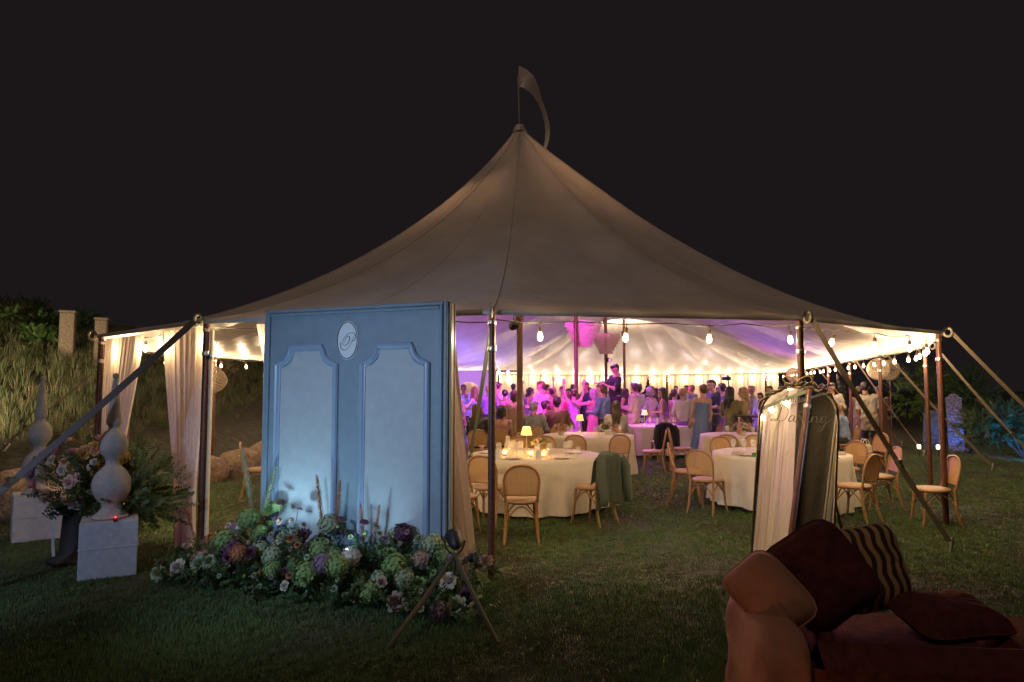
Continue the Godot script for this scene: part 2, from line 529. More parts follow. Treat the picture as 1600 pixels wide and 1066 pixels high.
# ---------------------------------------------------------------- curtains
func curtain(label: String, a: Vector3, b: Vector3, c: Vector3, d: Vector3, folds: int, amp: float, m: Material, group := "", called := "curtain", waist := 0.0) -> Node3D:
	# a-b is the top edge, c-d the bottom edge
	var cb := MB.new()
	var nrm := (b - a).cross(Vector3.UP).normalized()
	var ph := rf(0, 6)
	var bend := rf(0.6, 1.4)
	cb.sheet(folds * 8, 22, func(u: float, v: float) -> Vector3:
		var uu := u + 0.02 * sin(u * 9.0 + ph)
		var top := a.lerp(b, uu)
		var bot := c.lerp(d, uu)
		var p := top.lerp(bot, v)
		if waist > 0.0:
			var mid := (a + b + c + d) * 0.25
			var pull := waist * exp(-pow((v - 0.8) * 3.0, 2.0))
			p.x = lerpf(p.x, lerpf((c.x + d.x) * 0.5, mid.x, 0.2), pull); p.z = lerpf(p.z, lerpf((c.z + d.z) * 0.5, mid.z, 0.2), pull)
		var w := sin(uu * folds * TAU + ph + 0.7 * sin(v * 2.0 * bend)) + 0.45 * sin(uu * folds * 2.3 * TAU + v * 1.3)
		return p + nrm * (w * amp * (0.45 + 0.55 * v)) + Vector3(0, 0.012 * sin(uu * folds * TAU) if v > 0.98 else 0.0, 0))
	var o := build(cb, called, m)
	tag(o, label, "curtain", group)
	return o
func curtains() -> void:
	var rm := rim()
	var A := L(rm[2].x, rm[2].y)
	var B := L(rm[3].x, rm[3].y)
	var C := L(rm[4].x, rm[4].y)
	var up := Vector3(0, EAVE - 0.05, 0)
	var inn := Vector3(0, 0, -0.1)
	curtain("sheer linen curtain gathered beside the far left corner pole", A.lerp(B, 0.03) + up + inn, A.lerp(B, 0.47) + up + inn, A.lerp(B, -0.02) + Vector3(0, 0.5, -0.1), A.lerp(B, 0.28) + Vector3(0, 0.42, -0.1), 12, 0.022, M.linen, "linen curtains at the tent opening", "curtain", 0.2)
	curtain("pale linen curtain hanging full length beside the pole left of the blue panel", A.lerp(B, 0.62) + up + inn, A.lerp(B, 0.985) + up + inn, A.lerp(B, 0.8) + Vector3(0, 0.03, -0.05), A.lerp(B, 0.975) + Vector3(0, 0.02, -0.05), 8, 0.03, M.linen, "linen curtains at the tent opening", "curtain", 0.3)
	curtain("linen curtain hung behind the blue panel up to the dark pole", C.lerp(B, 0.135) + up + inn, C.lerp(B, 0.8) + up + inn, C.lerp(B, 0.045) + Vector3(0, 0.06, -0.05), C.lerp(B, 0.62) + Vector3(0, 0.1, -0.05), 10, 0.055, M.linen, "linen curtains at the tent opening")
	# pleated drapes round the back of the tent
	var names := ["leftmost pleated drape behind the stage", "pleated drape behind the raised hands, left of the tallest person", "pleated drape behind the person in black standing tallest", "pleated drape behind the musician in the dark suit", "pleated drape behind the blue gown", "pleated drape in the far right corner of the tent"]
	for k in 6:
		var i := 20 - k
		var a: Vector2 = rm[i]; var d: Vector2 = rm[i - 1]
		var ca := Vector2(clampf(a.x, 0, 18.3), 0); var cd := Vector2(clampf(d.x, 0, 18.3), 0)
		var p := a.lerp(ca, 0.012); var q := d.lerp(cd, 0.012)
		curtain(names[k], L(p.x, p.y, EAVE - 0.03), L(q.x, q.y, EAVE - 0.03), L(p.x, p.y, 0.02), L(q.x, q.y, 0.02), 15, 0.025, M.drape, "pleated drapes round the back of the tent", "back_drape")
	var w0: Vector2 = rm[14]; var w1: Vector2 = rm[13]
	curtain("narrow pale drape beside the far right corner post", L(w0.x, w0.y, EAVE - 0.03), L(lerpf(w0.x, w1.x, 0.5), lerpf(w0.y, w1.y, 0.5), EAVE - 0.03), L(w0.x, w0.y, 0.02), L(lerpf(w0.x, w1.x, 0.5), lerpf(w0.y, w1.y, 0.5), 0.02), 8, 0.025, M.linen, "pleated drapes round the back of the tent", "back_drape")
	for k in 2:
		var a: Vector2 = rm[21 + k]; var d: Vector2 = rm[20 + k]
		curtain(["pleated drape along the left side nearest the stage lights", "pleated drape along the left side behind the stage booth"][k], L(a.x, a.y + 0.1, EAVE - 0.03), L(d.x, d.y + 0.1, EAVE - 0.03), L(a.x, a.y + 0.1, 0.02), L(d.x, d.y + 0.1, 0.02), 15, 0.025, M.drape, "pleated drapes round the back of the tent", "back_drape")

# ---------------------------------------------------------------- furniture
func arc(n: int, f: Callable) -> Array:
	var a := []
	for i in n + 1: a.append(f.call(float(i) / n))
	return a
var chair0: Node3D
func hoop_at(u: float) -> Vector2:       # outline of the chair back, from one foot of the hoop over the top to the other
	var x := (u - 0.5) * 2.0
	if absf(x) > 0.55:
		var k := (absf(x) - 0.55) / 0.45
		return Vector2(signf(x) * lerpf(0.2, 0.178, k), lerpf(0.69, 0.47, k))
	var a := x / 0.55 * PI * 0.5
	return Vector2(0.2 * signf(sin(a)) * pow(absf(sin(a)), 2.0 / 2.4), 0.69 + 0.195 * pow(maxf(0.0, cos(a)), 2.0 / 2.4))
func bentwood_chair(label: String, at: Vector3, turn: float, group := "bentwood chairs round the tables") -> Node3D:
	# turn 0: the sitter looks along +z
	if chair0 == null:
		chair0 = Node3D.new()
		chair0.name = "bentwood_chair"
		var hoop := MB.new()
		hoop.tube(arc(30, func(u: float) -> Vector3:
			var q := hoop_at(u)
			return Vector3(q.x, q.y, -0.19 - 0.085 * (q.y - 0.45) / 0.43)), 0.0155, 8)
		build(hoop, "back_hoop", M.beech, chair0)
		var rail := MB.new()
		rail.tube([Vector3(-0.175, 0.545, -0.205), Vector3(0, 0.545, -0.215), Vector3(0.175, 0.545, -0.205)], 0.011, 6)
		build(rail, "back_rail", M.beech, chair0)
		var cane := MB.new()
		for k in 27:       # woven cane strands, each with a little thickness
			var x := -0.182 + 0.014 * k
			var top := 0.69 + 0.195 * pow(1.0 - pow(absf(x) / 0.2, 2.4), 1.0 / 2.4)
			cane.box(Vector3(0.0075, top - 0.55, 0.003), Vector3(x, (top + 0.55) * 0.5, -0.205 - 0.085 * ((top + 0.55) * 0.5 - 0.5) / 0.43), Basis(Vector3.RIGHT, -0.19))
		for k in 24:
			var y := 0.555 + 0.014 * k
			var hw := 0.18 + 0.02 * minf(1.0, (y - 0.47) / 0.22)
			if y > 0.69: hw = 0.2 * pow(maxf(0.0, 1.0 - pow((y - 0.69) / 0.195, 2.4)), 1.0 / 2.4)
			if hw > 0.02: cane.box(Vector3(hw * 2.0, 0.0075, 0.003), Vector3(0, y, -0.203 - 0.085 * (y - 0.5) / 0.43), Basis(Vector3.RIGHT, -0.19))
		build(cane, "cane_back", M.cane, chair0)
		var seat := MB.new()
		var pr := [Vector2(0.0, 0.435), Vector2(0.19, 0.435), Vector2(0.212, 0.445), Vector2(0.216, 0.46), Vector2(0.208, 0.474), Vector2(0.19, 0.478)]
		seat.lathe(pr, 24)
		for i in seat.v.size():
			var q := seat.v[i]
			q.x *= 1.0 + 0.05 * q.z / 0.2; q.z *= 1.02
			seat.v[i] = q
		var so := build(seat, "seat_ring", M.beech, chair0)
		var pad := MB.new()
		pad.lathe([Vector2(0.196, 0.474), Vector2(0.18, 0.487), Vector2(0.1, 0.494), Vector2(0.0, 0.496)], 24)
		build(pad, "seat_pad", M.seat, so)
		for sx in [-1.0, 1.0]:
			var rl := MB.new()
			rl.tube([Vector3(sx * 0.172, 0.5, -0.188), Vector3(sx * 0.172, 0.44, -0.185), Vector3(sx * 0.175, 0.25, -0.2), Vector3(sx * 0.185, 0.1, -0.23), Vector3(sx * 0.195, 0.0, -0.27)], [0.017, 0.019, 0.018, 0.016, 0.013], 8)
			build(rl, "leg", M.beech, chair0)
			var fl := MB.new()
			fl.tube([Vector3(sx * 0.16, 0.44, 0.15), Vector3(sx * 0.165, 0.25, 0.165), Vector3(sx * 0.175, 0.1, 0.185), Vector3(sx * 0.19, 0.0, 0.21)], [0.019, 0.018, 0.016, 0.013], 8)
			build(fl, "leg", M.beech, chair0)
			var ar := MB.new()
			ar.tube(arc(12, func(u: float) -> Vector3: return Vector3(sx * 0.168, 0.26 + 0.155 * sin(u * PI), lerpf(-0.19, 0.16, u))), 0.0095, 6)
			build(ar, "brace_hoop", M.beech, chair0)
		for sz in [-0.19, 0.16]:
			var ar := MB.new()
			ar.tube(arc(12, func(u: float) -> Vector3: return Vector3(lerpf(-0.168, 0.168, u), 0.26 + 0.155 * sin(u * PI), sz)), 0.0095, 6)
			build(ar, "brace_hoop", M.beech, chair0)
	var c: Node3D = chair0.duplicate()
	c.name = numbered("bentwood_chair")
	add_child(c)
	c.position = at
	c.rotation.y = turn
	tag(c, label, "chair", group)
	return c

func round_table(label: String, x: float, z: float, r: float, seed_: int, hem := 0.06) -> void:
	var t := thing("round_table", label, "table", Vector3(x, 0, z), 0.0, "round dining tables under floor length cloths")
	var tb := MB.new()
	tb.lathe([Vector2(0, 0.715), Vector2(r - 0.02, 0.715), Vector2(r, 0.725), Vector2(r, 0.74), Vector2(r - 0.02, 0.748), Vector2(0, 0.748)], 40)
	build(tb, "tabletop", M.wood, t)
	for k in 4:
		var a := TAU * k / 4 + 0.5
		var lb := MB.new()
		lb.tube([Vector3(cos(a) * r * 0.55, 0.715, sin(a) * r * 0.55), Vector3(cos(a) * r * 0.6, 0, sin(a) * r * 0.6)], 0.016, 6)
		build(lb, "leg", M.stake, t)
	var cb := MB.new()
	var ph := float(seed_) * 1.7
	var n := 15.0 + seed_ % 4
	cb.sheet(200, 26, func(u: float, v: float) -> Vector3:
		var a := -u * TAU
		if v < 0.2:
			return Vector3(cos(a) * v * 5.0 * r, 0.754 + 0.0012 * sin(a * 5.0 + v * 30.0), sin(a) * v * 5.0 * r)
		var k := (v - 0.2) / 0.8
		var w := sin(a * n + ph + 0.9 * sin(a * 3.0 + ph)) * 0.5 + 0.35 * sin(a * (n * 0.5 + 2.0) + ph * 2.0)
		var rr := r + 0.006 + k * k * 0.02 + w * 0.085 * smoothstep(0.02, 1.0, k) + 0.06 * k * maxf(0.0, sin(a * 2.0 + ph))
		var y := lerpf(0.754, hem + 0.025 * sin(a * 2.0 + ph), k)
		if k < 0.06: y = 0.754 - 0.012 * (k / 0.06); 
		return Vector3(cos(a) * rr, y, sin(a) * rr))
	var o := build(cb, "tablecloth", M.tablecloth, null, Transform3D(Basis.IDENTITY, Vector3(x, 0, z)))
	tag(o, "oatmeal cloth over the " + label, "tablecloth", "oatmeal tablecloths")

const TOP := 0.757
func lamp(label: String, x: float, z: float, power: float) -> void:
	var t := thing("table_lamp", label, "lamp", Vector3(x, TOP, z), 0.0, "small table lamps with pleated yellow shades")
	var b := MB.new()
	b.lathe([Vector2(0, 0), Vector2(0.05, 0), Vector2(0.05, 0.012), Vector2(0.012, 0.03), Vector2(0.008, 0.06), Vector2(0.02, 0.08), Vector2(0.007, 0.1), Vector2(0.007, 0.27), Vector2(0, 0.275)], 12)
	build(b, "stem", M.gilt, t)
	var s := MB.new()
	s.sheet(96, 4, func(u: float, v: float) -> Vector3:
		var a := -u * TAU
		var r := lerpf(0.085, 0.055, v) * (1.0 + 0.018 * sin(a * 32.0))
		return Vector3(cos(a) * r, 0.255 + 0.12 * v, sin(a) * r))
	build(s, "lamp_shade", M.shade, t)
	var g := MB.new()
	g.ball(Vector3.ONE * 0.02, Vector3(0, 0.31, 0), 8, 5)
	var bulb := build(g, "bulb", M.flame, t)
	omni(bulb, Vector3(0, 0.31, 0), Color(1.0, 0.78, 0.42), power, 0.02, "lamp_light")

func wine_glass() -> ArrayMesh:
	var b := MB.new()
	b.lathe([Vector2(0.0, 0.0), Vector2(0.034, 0.001), Vector2(0.03, 0.005), Vector2(0.004, 0.012), Vector2(0.0035, 0.085), Vector2(0.02, 0.1), Vector2(0.037, 0.13), Vector2(0.04, 0.16), Vector2(0.034, 0.2), Vector2(0.0325, 0.2), Vector2(0.038, 0.16), Vector2(0.035, 0.131), Vector2(0.018, 0.103), Vector2(0.0, 0.097)], 14)
	return b.mesh()
func tumbler() -> ArrayMesh:
	var b := MB.new()
	b.lathe([Vector2(0.0, 0.0), Vector2(0.032, 0.0), Vector2(0.036, 0.1), Vector2(0.0345, 0.1), Vector2(0.0305, 0.008), Vector2(0.0, 0.008)], 14)
	return b.mesh()
var G := {}
func glassware(kind: String, label: String, x: float, z: float, group: String) -> void:
	if G.is_empty():
		G.wine_glass = wine_glass()
		G.tumbler = tumbler()
		var p := MB.new()
		p.lathe([Vector2(0, 0), Vector2(0.08, 0.0), Vector2(0.13, 0.014), Vector2(0.132, 0.017), Vector2(0.08, 0.006), Vector2(0, 0.005)], 24)
		G.plate = p.mesh()
		var c := MB.new()
		c.box(Vector3(0.075, 0.11, 0.004), Vector3(0, 0.055, 0), Basis(Vector3.RIGHT, -0.12))
		c.box(Vector3(0.075, 0.11, 0.004), Vector3(0, 0.055, -0.02), Basis(Vector3.RIGHT, 0.12))
		G.card = c.mesh()
		var n := MB.new()
		n.cham(Vector3(0.11, 0.025, 0.2), 0.01, Vector3(0, 0.013, 0))
		n.cham(Vector3(0.05, 0.02, 0.21), 0.008, Vector3(0.01, 0.033, 0), Basis(Vector3.UP, 0.2))
		G.napkin = n.mesh()
	var m: Material = {"wine_glass": M.glass, "tumbler": M.glass, "plate": M.china, "card": M.plaque, "napkin": M.linen}[kind]
	var nm: String = {"card": "menu_card"}.get(kind, kind)
	var o := put(G[kind], nm, m, null, Transform3D(Basis(Vector3.UP, rf(0, 6) if kind != "card" else rf(-0.6, 0.6)), Vector3(x, TOP + 0.001, z)))
	tag(o, label, {"wine_glass": "glass", "tumbler": "glass", "plate": "plate", "card": "card", "napkin": "napkin"}[kind], group)
func votive(label: String, x: float, z: float, power: float, group := "glass votive candles") -> void:
	var t := thing("votive_candle", label, "candle", Vector3(x, TOP, z), 0.0, group)
	var b := MB.new()
	b.lathe([Vector2(0, 0), Vector2(0.033, 0), Vector2(0.036, 0.08), Vector2(0.034, 0.08), Vector2(0.031, 0.006), Vector2(0, 0.006)], 14)
	build(b, "holder", M.glass, t)
	var w := MB.new()
	w.lathe([Vector2(0, 0.006), Vector2(0.029, 0.006), Vector2(0.029, 0.03), Vector2(0, 0.032)], 12)
	build(w, "wax", M.wax, t)
	var f := MB.new()
	f.lathe([Vector2(0, 0.033), Vector2(0.008, 0.042), Vector2(0.007, 0.052), Vector2(0, 0.068)], 8)
	var fl := build(f, "flame", M.flame, t)
	omni(fl, Vector3(0, 0.048, 0), Color(1.0, 0.7, 0.36), power, 0.012, "flame_light")

func jacket(label: String, chair: Vector3, turn: float, m: Material, length: float) -> void:
	# a jacket hung over a chair back: front and rear panels joined over the top, sleeves at the sides
	var b := MB.new()
	b.sheet(40, 26, func(u: float, v: float) -> Vector3:
		var x := (u - 0.5) * 2.0
		var k := v * 2.0 - 1.0              # -1 rear hem, 0 over the hoop, 1 front hem
		var w := 0.215 + 0.02 * sin(u * 13.0) + 0.055 * absf(k)
		var y := 0.915 - 0.1 * pow(absf(x), 4.0) - pow(absf(k), 1.2) * (length if k < 0 else 0.33)
		var fold := 0.022 * sin(u * 19.0 + k * 2.0) * absf(k) + 0.012 * sin(u * 41.0)
		var z := -0.285 + 0.085 * (0.9 - y) if k < 0 else -0.225
		z += (-0.035 if k < 0 else 0.03) * minf(1.0, absf(k) * 6.0) + fold * (-1.0 if k < 0 else 0.6) - (0.1 * k * k if k < 0 else 0.0) * 0.3
		return Vector3(x * w, y, z))
	var t := thing("jacket", label, "jacket", chair, turn, "jackets hung over chair backs")
	build(b, "coat_body", m, t)
	for sx in [-1.0, 1.0]:
		var s := MB.new()
		s.tube([Vector3(sx * 0.2, 0.84, -0.3), Vector3(sx * 0.25, 0.72, -0.33), Vector3(sx * 0.26, 0.55, -0.35), Vector3(sx * 0.25, 0.36, -0.37), Vector3(sx * 0.245, 0.28, -0.37)], [0.05, 0.06, 0.058, 0.05, 0.046], 10)
		for i in s.v.size(): s.v[i] += Vector3(0.008 * sin(s.v[i].y * 60.0), 0, 0.008 * sin(s.v[i].y * 47.0))
		build(s, "sleeve", m, t)

func panel_outline(w: float, h: float, r: float) -> PackedVector2Array:     # rectangle with scooped corners, centred
	var a := PackedVector2Array()
	for q in [[1, 1], [-1, 1], [-1, -1], [1, -1]]:
		var c := Vector2(q[0] * w * 0.5, q[1] * h * 0.5)
		for k in 9:
			var th := PI / 2 * k / 8
			var v: Vector2
			if q[0] * q[1] > 0: v = Vector2(-q[0] * r * sin(th) * 0.0 - q[0] * r * sin(th), -q[1] * r * cos(th))
			else: v = Vector2(-q[0] * r * cos(th), -q[1] * r * sin(th))
			a.append(c + v)
	return a
func moulding(pts: PackedVector2Array, wide: float, high: float, z: float) -> MB:     # a rounded bead run round an outline
	var b := MB.new()
	var n := pts.size()
	var prf := [Vector2(0.5, 0), Vector2(0.5, 0.55), Vector2(0.3, 1.0), Vector2(0.05, 0.75), Vector2(-0.15, 0.8), Vector2(-0.35, 0.45), Vector2(-0.5, 0.35), Vector2(-0.5, 0)]
	for i in n:
		var t := (pts[(i + 1) % n] - pts[(i + n - 1) % n]).normalized()
		var nn := Vector2(t.y, -t.x)
		for q: Vector2 in prf:
			var w := pts[i] + nn * q.x * wide
			b.p(Vector3(w.x, w.y, z + q.y * high))
	var m := prf.size()
	for i in n:
		var j := (i + 1) % n
		for k in m - 1: b.quad(i * m + k, j * m + k, j * m + k + 1, i * m + k + 1)
	var flat := MB.new()
	for i in range(0, b.ix.size(), 3):
		for k in 3: flat.ix.append(flat.p(b.v[b.ix[i + k]]))
	return flat
func stroke(b: MB, pts: Array, thick: Array, z: float, scale: float, off: Vector2) -> void:
	# a pen stroke through the points (Catmull-Rom), swelling as a nib does, raised a little
	var n := pts.size()
	var line := []
	var rad := []
	for i in n - 1:
		for k in 8:
			var f := k / 8.0
			var q: Vector2 = Vector2(pts[i]).cubic_interpolate(pts[i + 1], pts[maxi(i - 1, 0)], pts[mini(i + 2, n - 1)], f)
			line.append(q * scale + off)
			var d: Vector2 = (Vector2(pts[i + 1]) - Vector2(pts[i])).normalized()
			rad.append(lerpf(thick[0], thick[1], clampf(-d.y, 0, 1)))
	line.append(Vector2(pts[n - 1]) * scale + off); rad.append(thick[0])
	var first := b.v.size()
	for i in line.size():
		var t: Vector2 = (line[mini(i + 1, line.size() - 1)] - line[maxi(i - 1, 0)]).normalized()
		var s: Vector2 = Vector2(-t.y, t.x) * float(rad[i])
		b.p(Vector3(line[i].x + s.x, line[i].y + s.y, z))
		b.p(Vector3(line[i].x, line[i].y, z + 0.0015))
		b.p(Vector3(line[i].x - s.x, line[i].y - s.y, z))
	for i in line.size() - 1:
		var q := first + i * 3
		b.quad(q, q + 1, q + 4, q + 3); b.quad(q + 1, q + 2, q + 5, q + 4)

func blue_panel() -> void:
	var a := Vector3(-2.36, 0, -6.55)
	var d := Vector3(-0.57, 0, -5.82)
	var W := a.distance_to(d)
	var H := 2.44
	var turn := -atan2((d - a).z, (d - a).x)
	var t := thing("monogram_panel", "tall blue display panel with two scooped mouldings and an oval monogram", "display panel", (a + d) * 0.5, turn)
	var b := MB.new()
	b.cham(Vector3(W, H - 0.03, 0.05), 0.004, Vector3(0, H * 0.5, -0.03))
	build(b, "board", M.blue, t)
	var rear := MB.new()
	rear.box(Vector3(W - 0.06, H - 0.06, 0.006), Vector3(0, H * 0.5, -0.06))
	for s in [-1.0, 0.0, 1.0]: rear.box(Vector3(0.07, H - 0.1, 0.03), Vector3(s * (W * 0.5 - 0.09), H * 0.5, -0.08))
	build(rear, "rear_frame", M.raw_ply, t)
	var e := MB.new()
	for s in [-1.0, 1.0]:
		e.cham(Vector3(0.035, H, 0.1), 0.008, Vector3(s * (W * 0.5 + 0.004), H * 0.5, -0.035))
		e.cham(Vector3(0.03, H - 0.04, 0.03), 0.008, Vector3(s * (W * 0.5 - 0.034), H * 0.5, 0.008))
	e.cham(Vector3(W - 0.03, 0.034, 0.098), 0.008, Vector3(0, H - 0.016, -0.035))
	e.cham(Vector3(W - 0.1, 0.028, 0.028), 0.008, Vector3(0, H - 0.05, 0.008))
	build(e, "edge_moulding", M.blue, t)
	var side := MB.new()
	side.cham(Vector3(0.022, H - 0.01, 0.05), 0.006, Vector3(W * 0.5 + 0.034, H * 0.5, -0.05))
	side.cham(Vector3(0.03, H - 0.02, 0.02), 0.006, Vector3(W * 0.5 + 0.03, H * 0.5, -0.098))
	build(side, "side_trim", M.gilt_paint, t)
	for s in [-1.0, 1.0]:
		var cx: float = s * 0.475 - 0.012
		var fld := MB.new()
		var pts := panel_outline(0.60, 1.74, 0.15)
		var idx := Geometry2D.triangulate_polygon(pts)
		for q in pts: fld.p(Vector3(cx + q.x, 1.17 + q.y, -0.0015))
		for k in range(0, idx.size(), 3): fld.tri(idx[k], idx[k + 1], idx[k + 2])
		build(fld, "panel_field", M.blue_field, t)
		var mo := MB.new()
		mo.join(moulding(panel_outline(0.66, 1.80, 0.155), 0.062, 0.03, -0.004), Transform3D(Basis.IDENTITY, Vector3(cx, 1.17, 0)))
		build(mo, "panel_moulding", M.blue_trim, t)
	var ov := MB.new()
	ov.lathe([Vector2(0, 0.0), Vector2(1, 0.0), Vector2(1, 0.008), Vector2(0.93, 0.012), Vector2(0.0, 0.012)], 48, Vector3(-0.03, 2.13, -0.003), Basis(Vector3(0.117, 0, 0), Vector3(0, 0, 1), Vector3(0, -0.178, 0)))
	var o := build(ov, "oval_plaque", M.plaque, t)
	var ring := MB.new()
	ring.tube(arc(64, func(u: float) -> Vector3: return Vector3(-0.03 + 0.107 * cos(u * TAU), 2.13 + 0.166 * sin(u * TAU), 0.0105)), 0.004, 6, false)
	build(ring, "oval_rim", M.ink, o)
	var mono := MB.new()
	# script letter P
	stroke(mono, [Vector2(-0.9, -0.15), Vector2(-0.85, -0.75), Vector2(-0.35, -0.95), Vector2(0.15, -0.6), Vector2(0.55, 0.05), Vector2(0.8, 0.55)], [0.0025, 0.0045], 0.0095, 0.088, Vector2(-0.022, 2.125))
	stroke(mono, [Vector2(-0.42, -0.15), Vector2(-0.3, 0.25), Vector2(0.0, 0.5), Vector2(0.2, 0.3), Vector2(0.1, -0.1), Vector2(-0.25, -0.45), Vector2(-0.6, -0.35), Vector2(-0.6, 0.1), Vector2(-0.2, 0.6), Vector2(0.35, 0.8), Vector2(0.8, 0.72), Vector2(0.95, 0.4), Vector2(0.8, 0.05), Vector2(0.5, -0.05)], [0.0025, 0.0045], 0.0095, 0.088, Vector2(-0.022, 2.125))
	build(mono, "monogram", M.ink, o)
	# two small floor uplights washing the panel from among the flowers
	for q in [[Vector3(-2.14, 0.42, -5.93), Vector3(-1.97, 1.05, -6.39), 1.5], [Vector3(-1.35, 0.36, -5.63), Vector3(-1.2, 1.1, -6.08), 0.9]]:
		var f := thing("floor_uplight", "small floor uplight among the flowers aimed at the %s half of the blue panel" % ["left", "right"][0 if q[2] > 1.0 else 1], "light", Vector3.ZERO, 0.0, "uplights at the foot of the blue panel")
		var fb := MB.new()
		var dir: Vector3 = (q[1] - q[0]).normalized()
		fb.tube([q[0] - dir * 0.06, q[0], q[0] + dir * 0.01], [0.025, 0.034, 0.034], 12, false)
		fb.tube([q[0] - dir * 0.055, q[0] - dir * 0.06], [0.025, 0.001], 12, false)
		fb.box(Vector3(0.1, 0.02, 0.1), Vector3(q[0].x, 0.01, q[0].z))
		fb.tube([q[0] - dir * 0.05, Vector3(q[0].x, 0.01, q[0].z)], 0.012, 6)
		build(fb, "housing", M.black, f)
		var lb := MB.new()
		lb.tube([q[0] - dir * 0.005, q[0] + dir * 0.004], 0.03, 12)
		build(lb, "lamp_lens", M.cool_lens, f)
		spot(f, q[0] + dir * 0.02, q[1], Color(0.7, 0.9, 1.0), q[2] * M.uplight, 62.0, 0.04, 1.0)

func mirror() -> void:
	var w := 0.80
	var h := 1.72
	var t := thing("standing_mirror", "tall arched mirror with thin frame, ribbon bow and script lettering", "mirror", Vector3(2.41, 0, -6.08))
	t.basis = Basis(Vector3.UP, atan2(-0.846, 0.534)) * Basis(Vector3.RIGHT, -0.125)
	var outline := PackedVector2Array()
	var rr := 0.5
	for k in 41:
		var x := lerpf(w * 0.5, -w * 0.5, k / 40.0)
		var q := absf(x) / (w * 0.5)
		outline.append(Vector2(x, h - 0.30 * (1.0 - sqrt(maxf(0.0, 1.0 - pow(q, 2.6))))))
	outline.append(Vector2(-w * 0.5, 0.06)); outline.append(Vector2(w * 0.5, 0.06))
	var g := MB.new()
	var idx := Geometry2D.triangulate_polygon(outline)
	for q in outline: g.p(Vector3(q.x, q.y, 0.0))
	for k in range(0, idx.size(), 3): g.tri(idx[k], idx[k + 1], idx[k + 2])
	build(g, "mirror_glass", M.silver, t)
	var bk := MB.new()
	for q in outline: bk.p(Vector3(q.x, q.y, -0.012))
	for k in range(0, idx.size(), 3): bk.tri(idx[k], idx[k + 2], idx[k + 1])
	build(bk, "backing", M.dark, t)
	var fr := MB.new()
	var line := []
	for q in outline: line.append(Vector3(q.x, q.y, 0.0))
	line.append(line[0])
	fr.tube(line, 0.012, 8, false)
	build(fr, "frame", M.bronze, t)
	for sx in [-1.0, 1.0]:
		var lg := MB.new()
		lg.tube([Vector3(sx * 0.34, 0.9, -0.02), Vector3(sx * 0.36, -0.02 + 0.06, -0.42)], 0.012, 6)
		build(lg, "prop_leg", M.bronze, t)
	# ribbon: a bow on the crown and twisted swags lying along the arch
	var bow := MB.new()
	for sx in [-1.0, 1.0]:
		bow.tube(arc(18, func(u: float) -> Vector3:
			var a := u * TAU
			return Vector3(sx * (0.075 - 0.075 * cos(a)), h + 0.02 + 0.04 * sin(a) * (0.4 + 0.6 * sin(a * 0.5)) + 0.05 * sin(a * 0.5), 0.012 + 0.012 * sin(a))), 0.008, 6, false)
	bow.ball(Vector3(0.018, 0.016, 0.016), Vector3(0, h + 0.02, 0.015), 10, 6)
	build(bow, "ribbon_bow", M.ribbon, t)
	for sx in [-1.0, 1.0]:
		var sw := MB.new()
		for strand in 2:
			sw.tube(arc(40, func(u: float) -> Vector3:
				var x := 0.02 + u * 0.375
				var q: float = x / (w * 0.5)
				var y := h - 0.30 * (1.0 - sqrt(maxf(0.0, 1.0 - pow(minf(q, 0.999), 2.6))))
				var a := u * 17.0 + strand * PI
				return Vector3(sx * (x + 0.012 * cos(a)), y + 0.012 + 0.014 * sin(a) + 0.014 * sin(u * 9.0), 0.01 + 0.012 * cos(a))), 0.011, 6)
		build(sw, "ribbon_swag", M.ribbon_dark, t)
	var txt := TextMesh.new()
	var f := SystemFont.new()
	f.font_names = PackedStringArray(["Droid Serif"])
	txt.font = f; txt.text = "OH MY"; txt.font_size = 24; txt.pixel_size = 0.0024; txt.depth = 0.001
	put(txt, "lettering", M.script, t, Transform3D(Basis.IDENTITY, Vector3(0.0, h - 0.115, 0.003)))
	var s := MB.new()
	var th := [0.0018, 0.0042]
	var o := Vector2(-0.255, h - 0.315)
	var k := 0.125
	# D a r l i n g, written with a nib
	stroke(s, [Vector2(0.75, 1.05), Vector2(0.62, 0.6), Vector2(0.42, 0.12), Vector2(0.1, -0.02), Vector2(-0.12, 0.05), Vector2(0.1, 0.14), Vector2(0.5, 0.02), Vector2(1.0, 0.1), Vector2(1.3, 0.55), Vector2(1.2, 0.95), Vector2(0.7, 1.15), Vector2(0.1, 1.0), Vector2(-0.1, 0.65), Vector2(0.1, 0.5), Vector2(0.3, 0.65)], th, 0.002, k, o)
	stroke(s, [Vector2(1.85, 0.42), Vector2(1.6, 0.42), Vector2(1.4, 0.15), Vector2(1.5, 0.0), Vector2(1.75, 0.15), Vector2(1.9, 0.42), Vector2(1.8, 0.1), Vector2(1.95, 0.02), Vector2(2.12, 0.25), Vector2(2.2, 0.5), Vector2(2.26, 0.41), Vector2(2.42, 0.42), Vector2(2.38, 0.1), Vector2(2.5, 0.03), Vector2(2.7, 0.3), Vector2(2.95, 0.95), Vector2(2.85, 1.1), Vector2(2.72, 0.7), Vector2(2.62, 0.1), Vector2(2.78, 0.02), Vector2(3.0, 0.4), Vector2(2.95, 0.1), Vector2(3.1, 0.02), Vector2(3.3, 0.42), Vector2(3.22, 0.0), Vector2(3.5, 0.42), Vector2(3.65, 0.35), Vector2(3.6, 0.05), Vector2(3.8, 0.05), Vector2(4.1, 0.4)], th, 0.002, k, o)
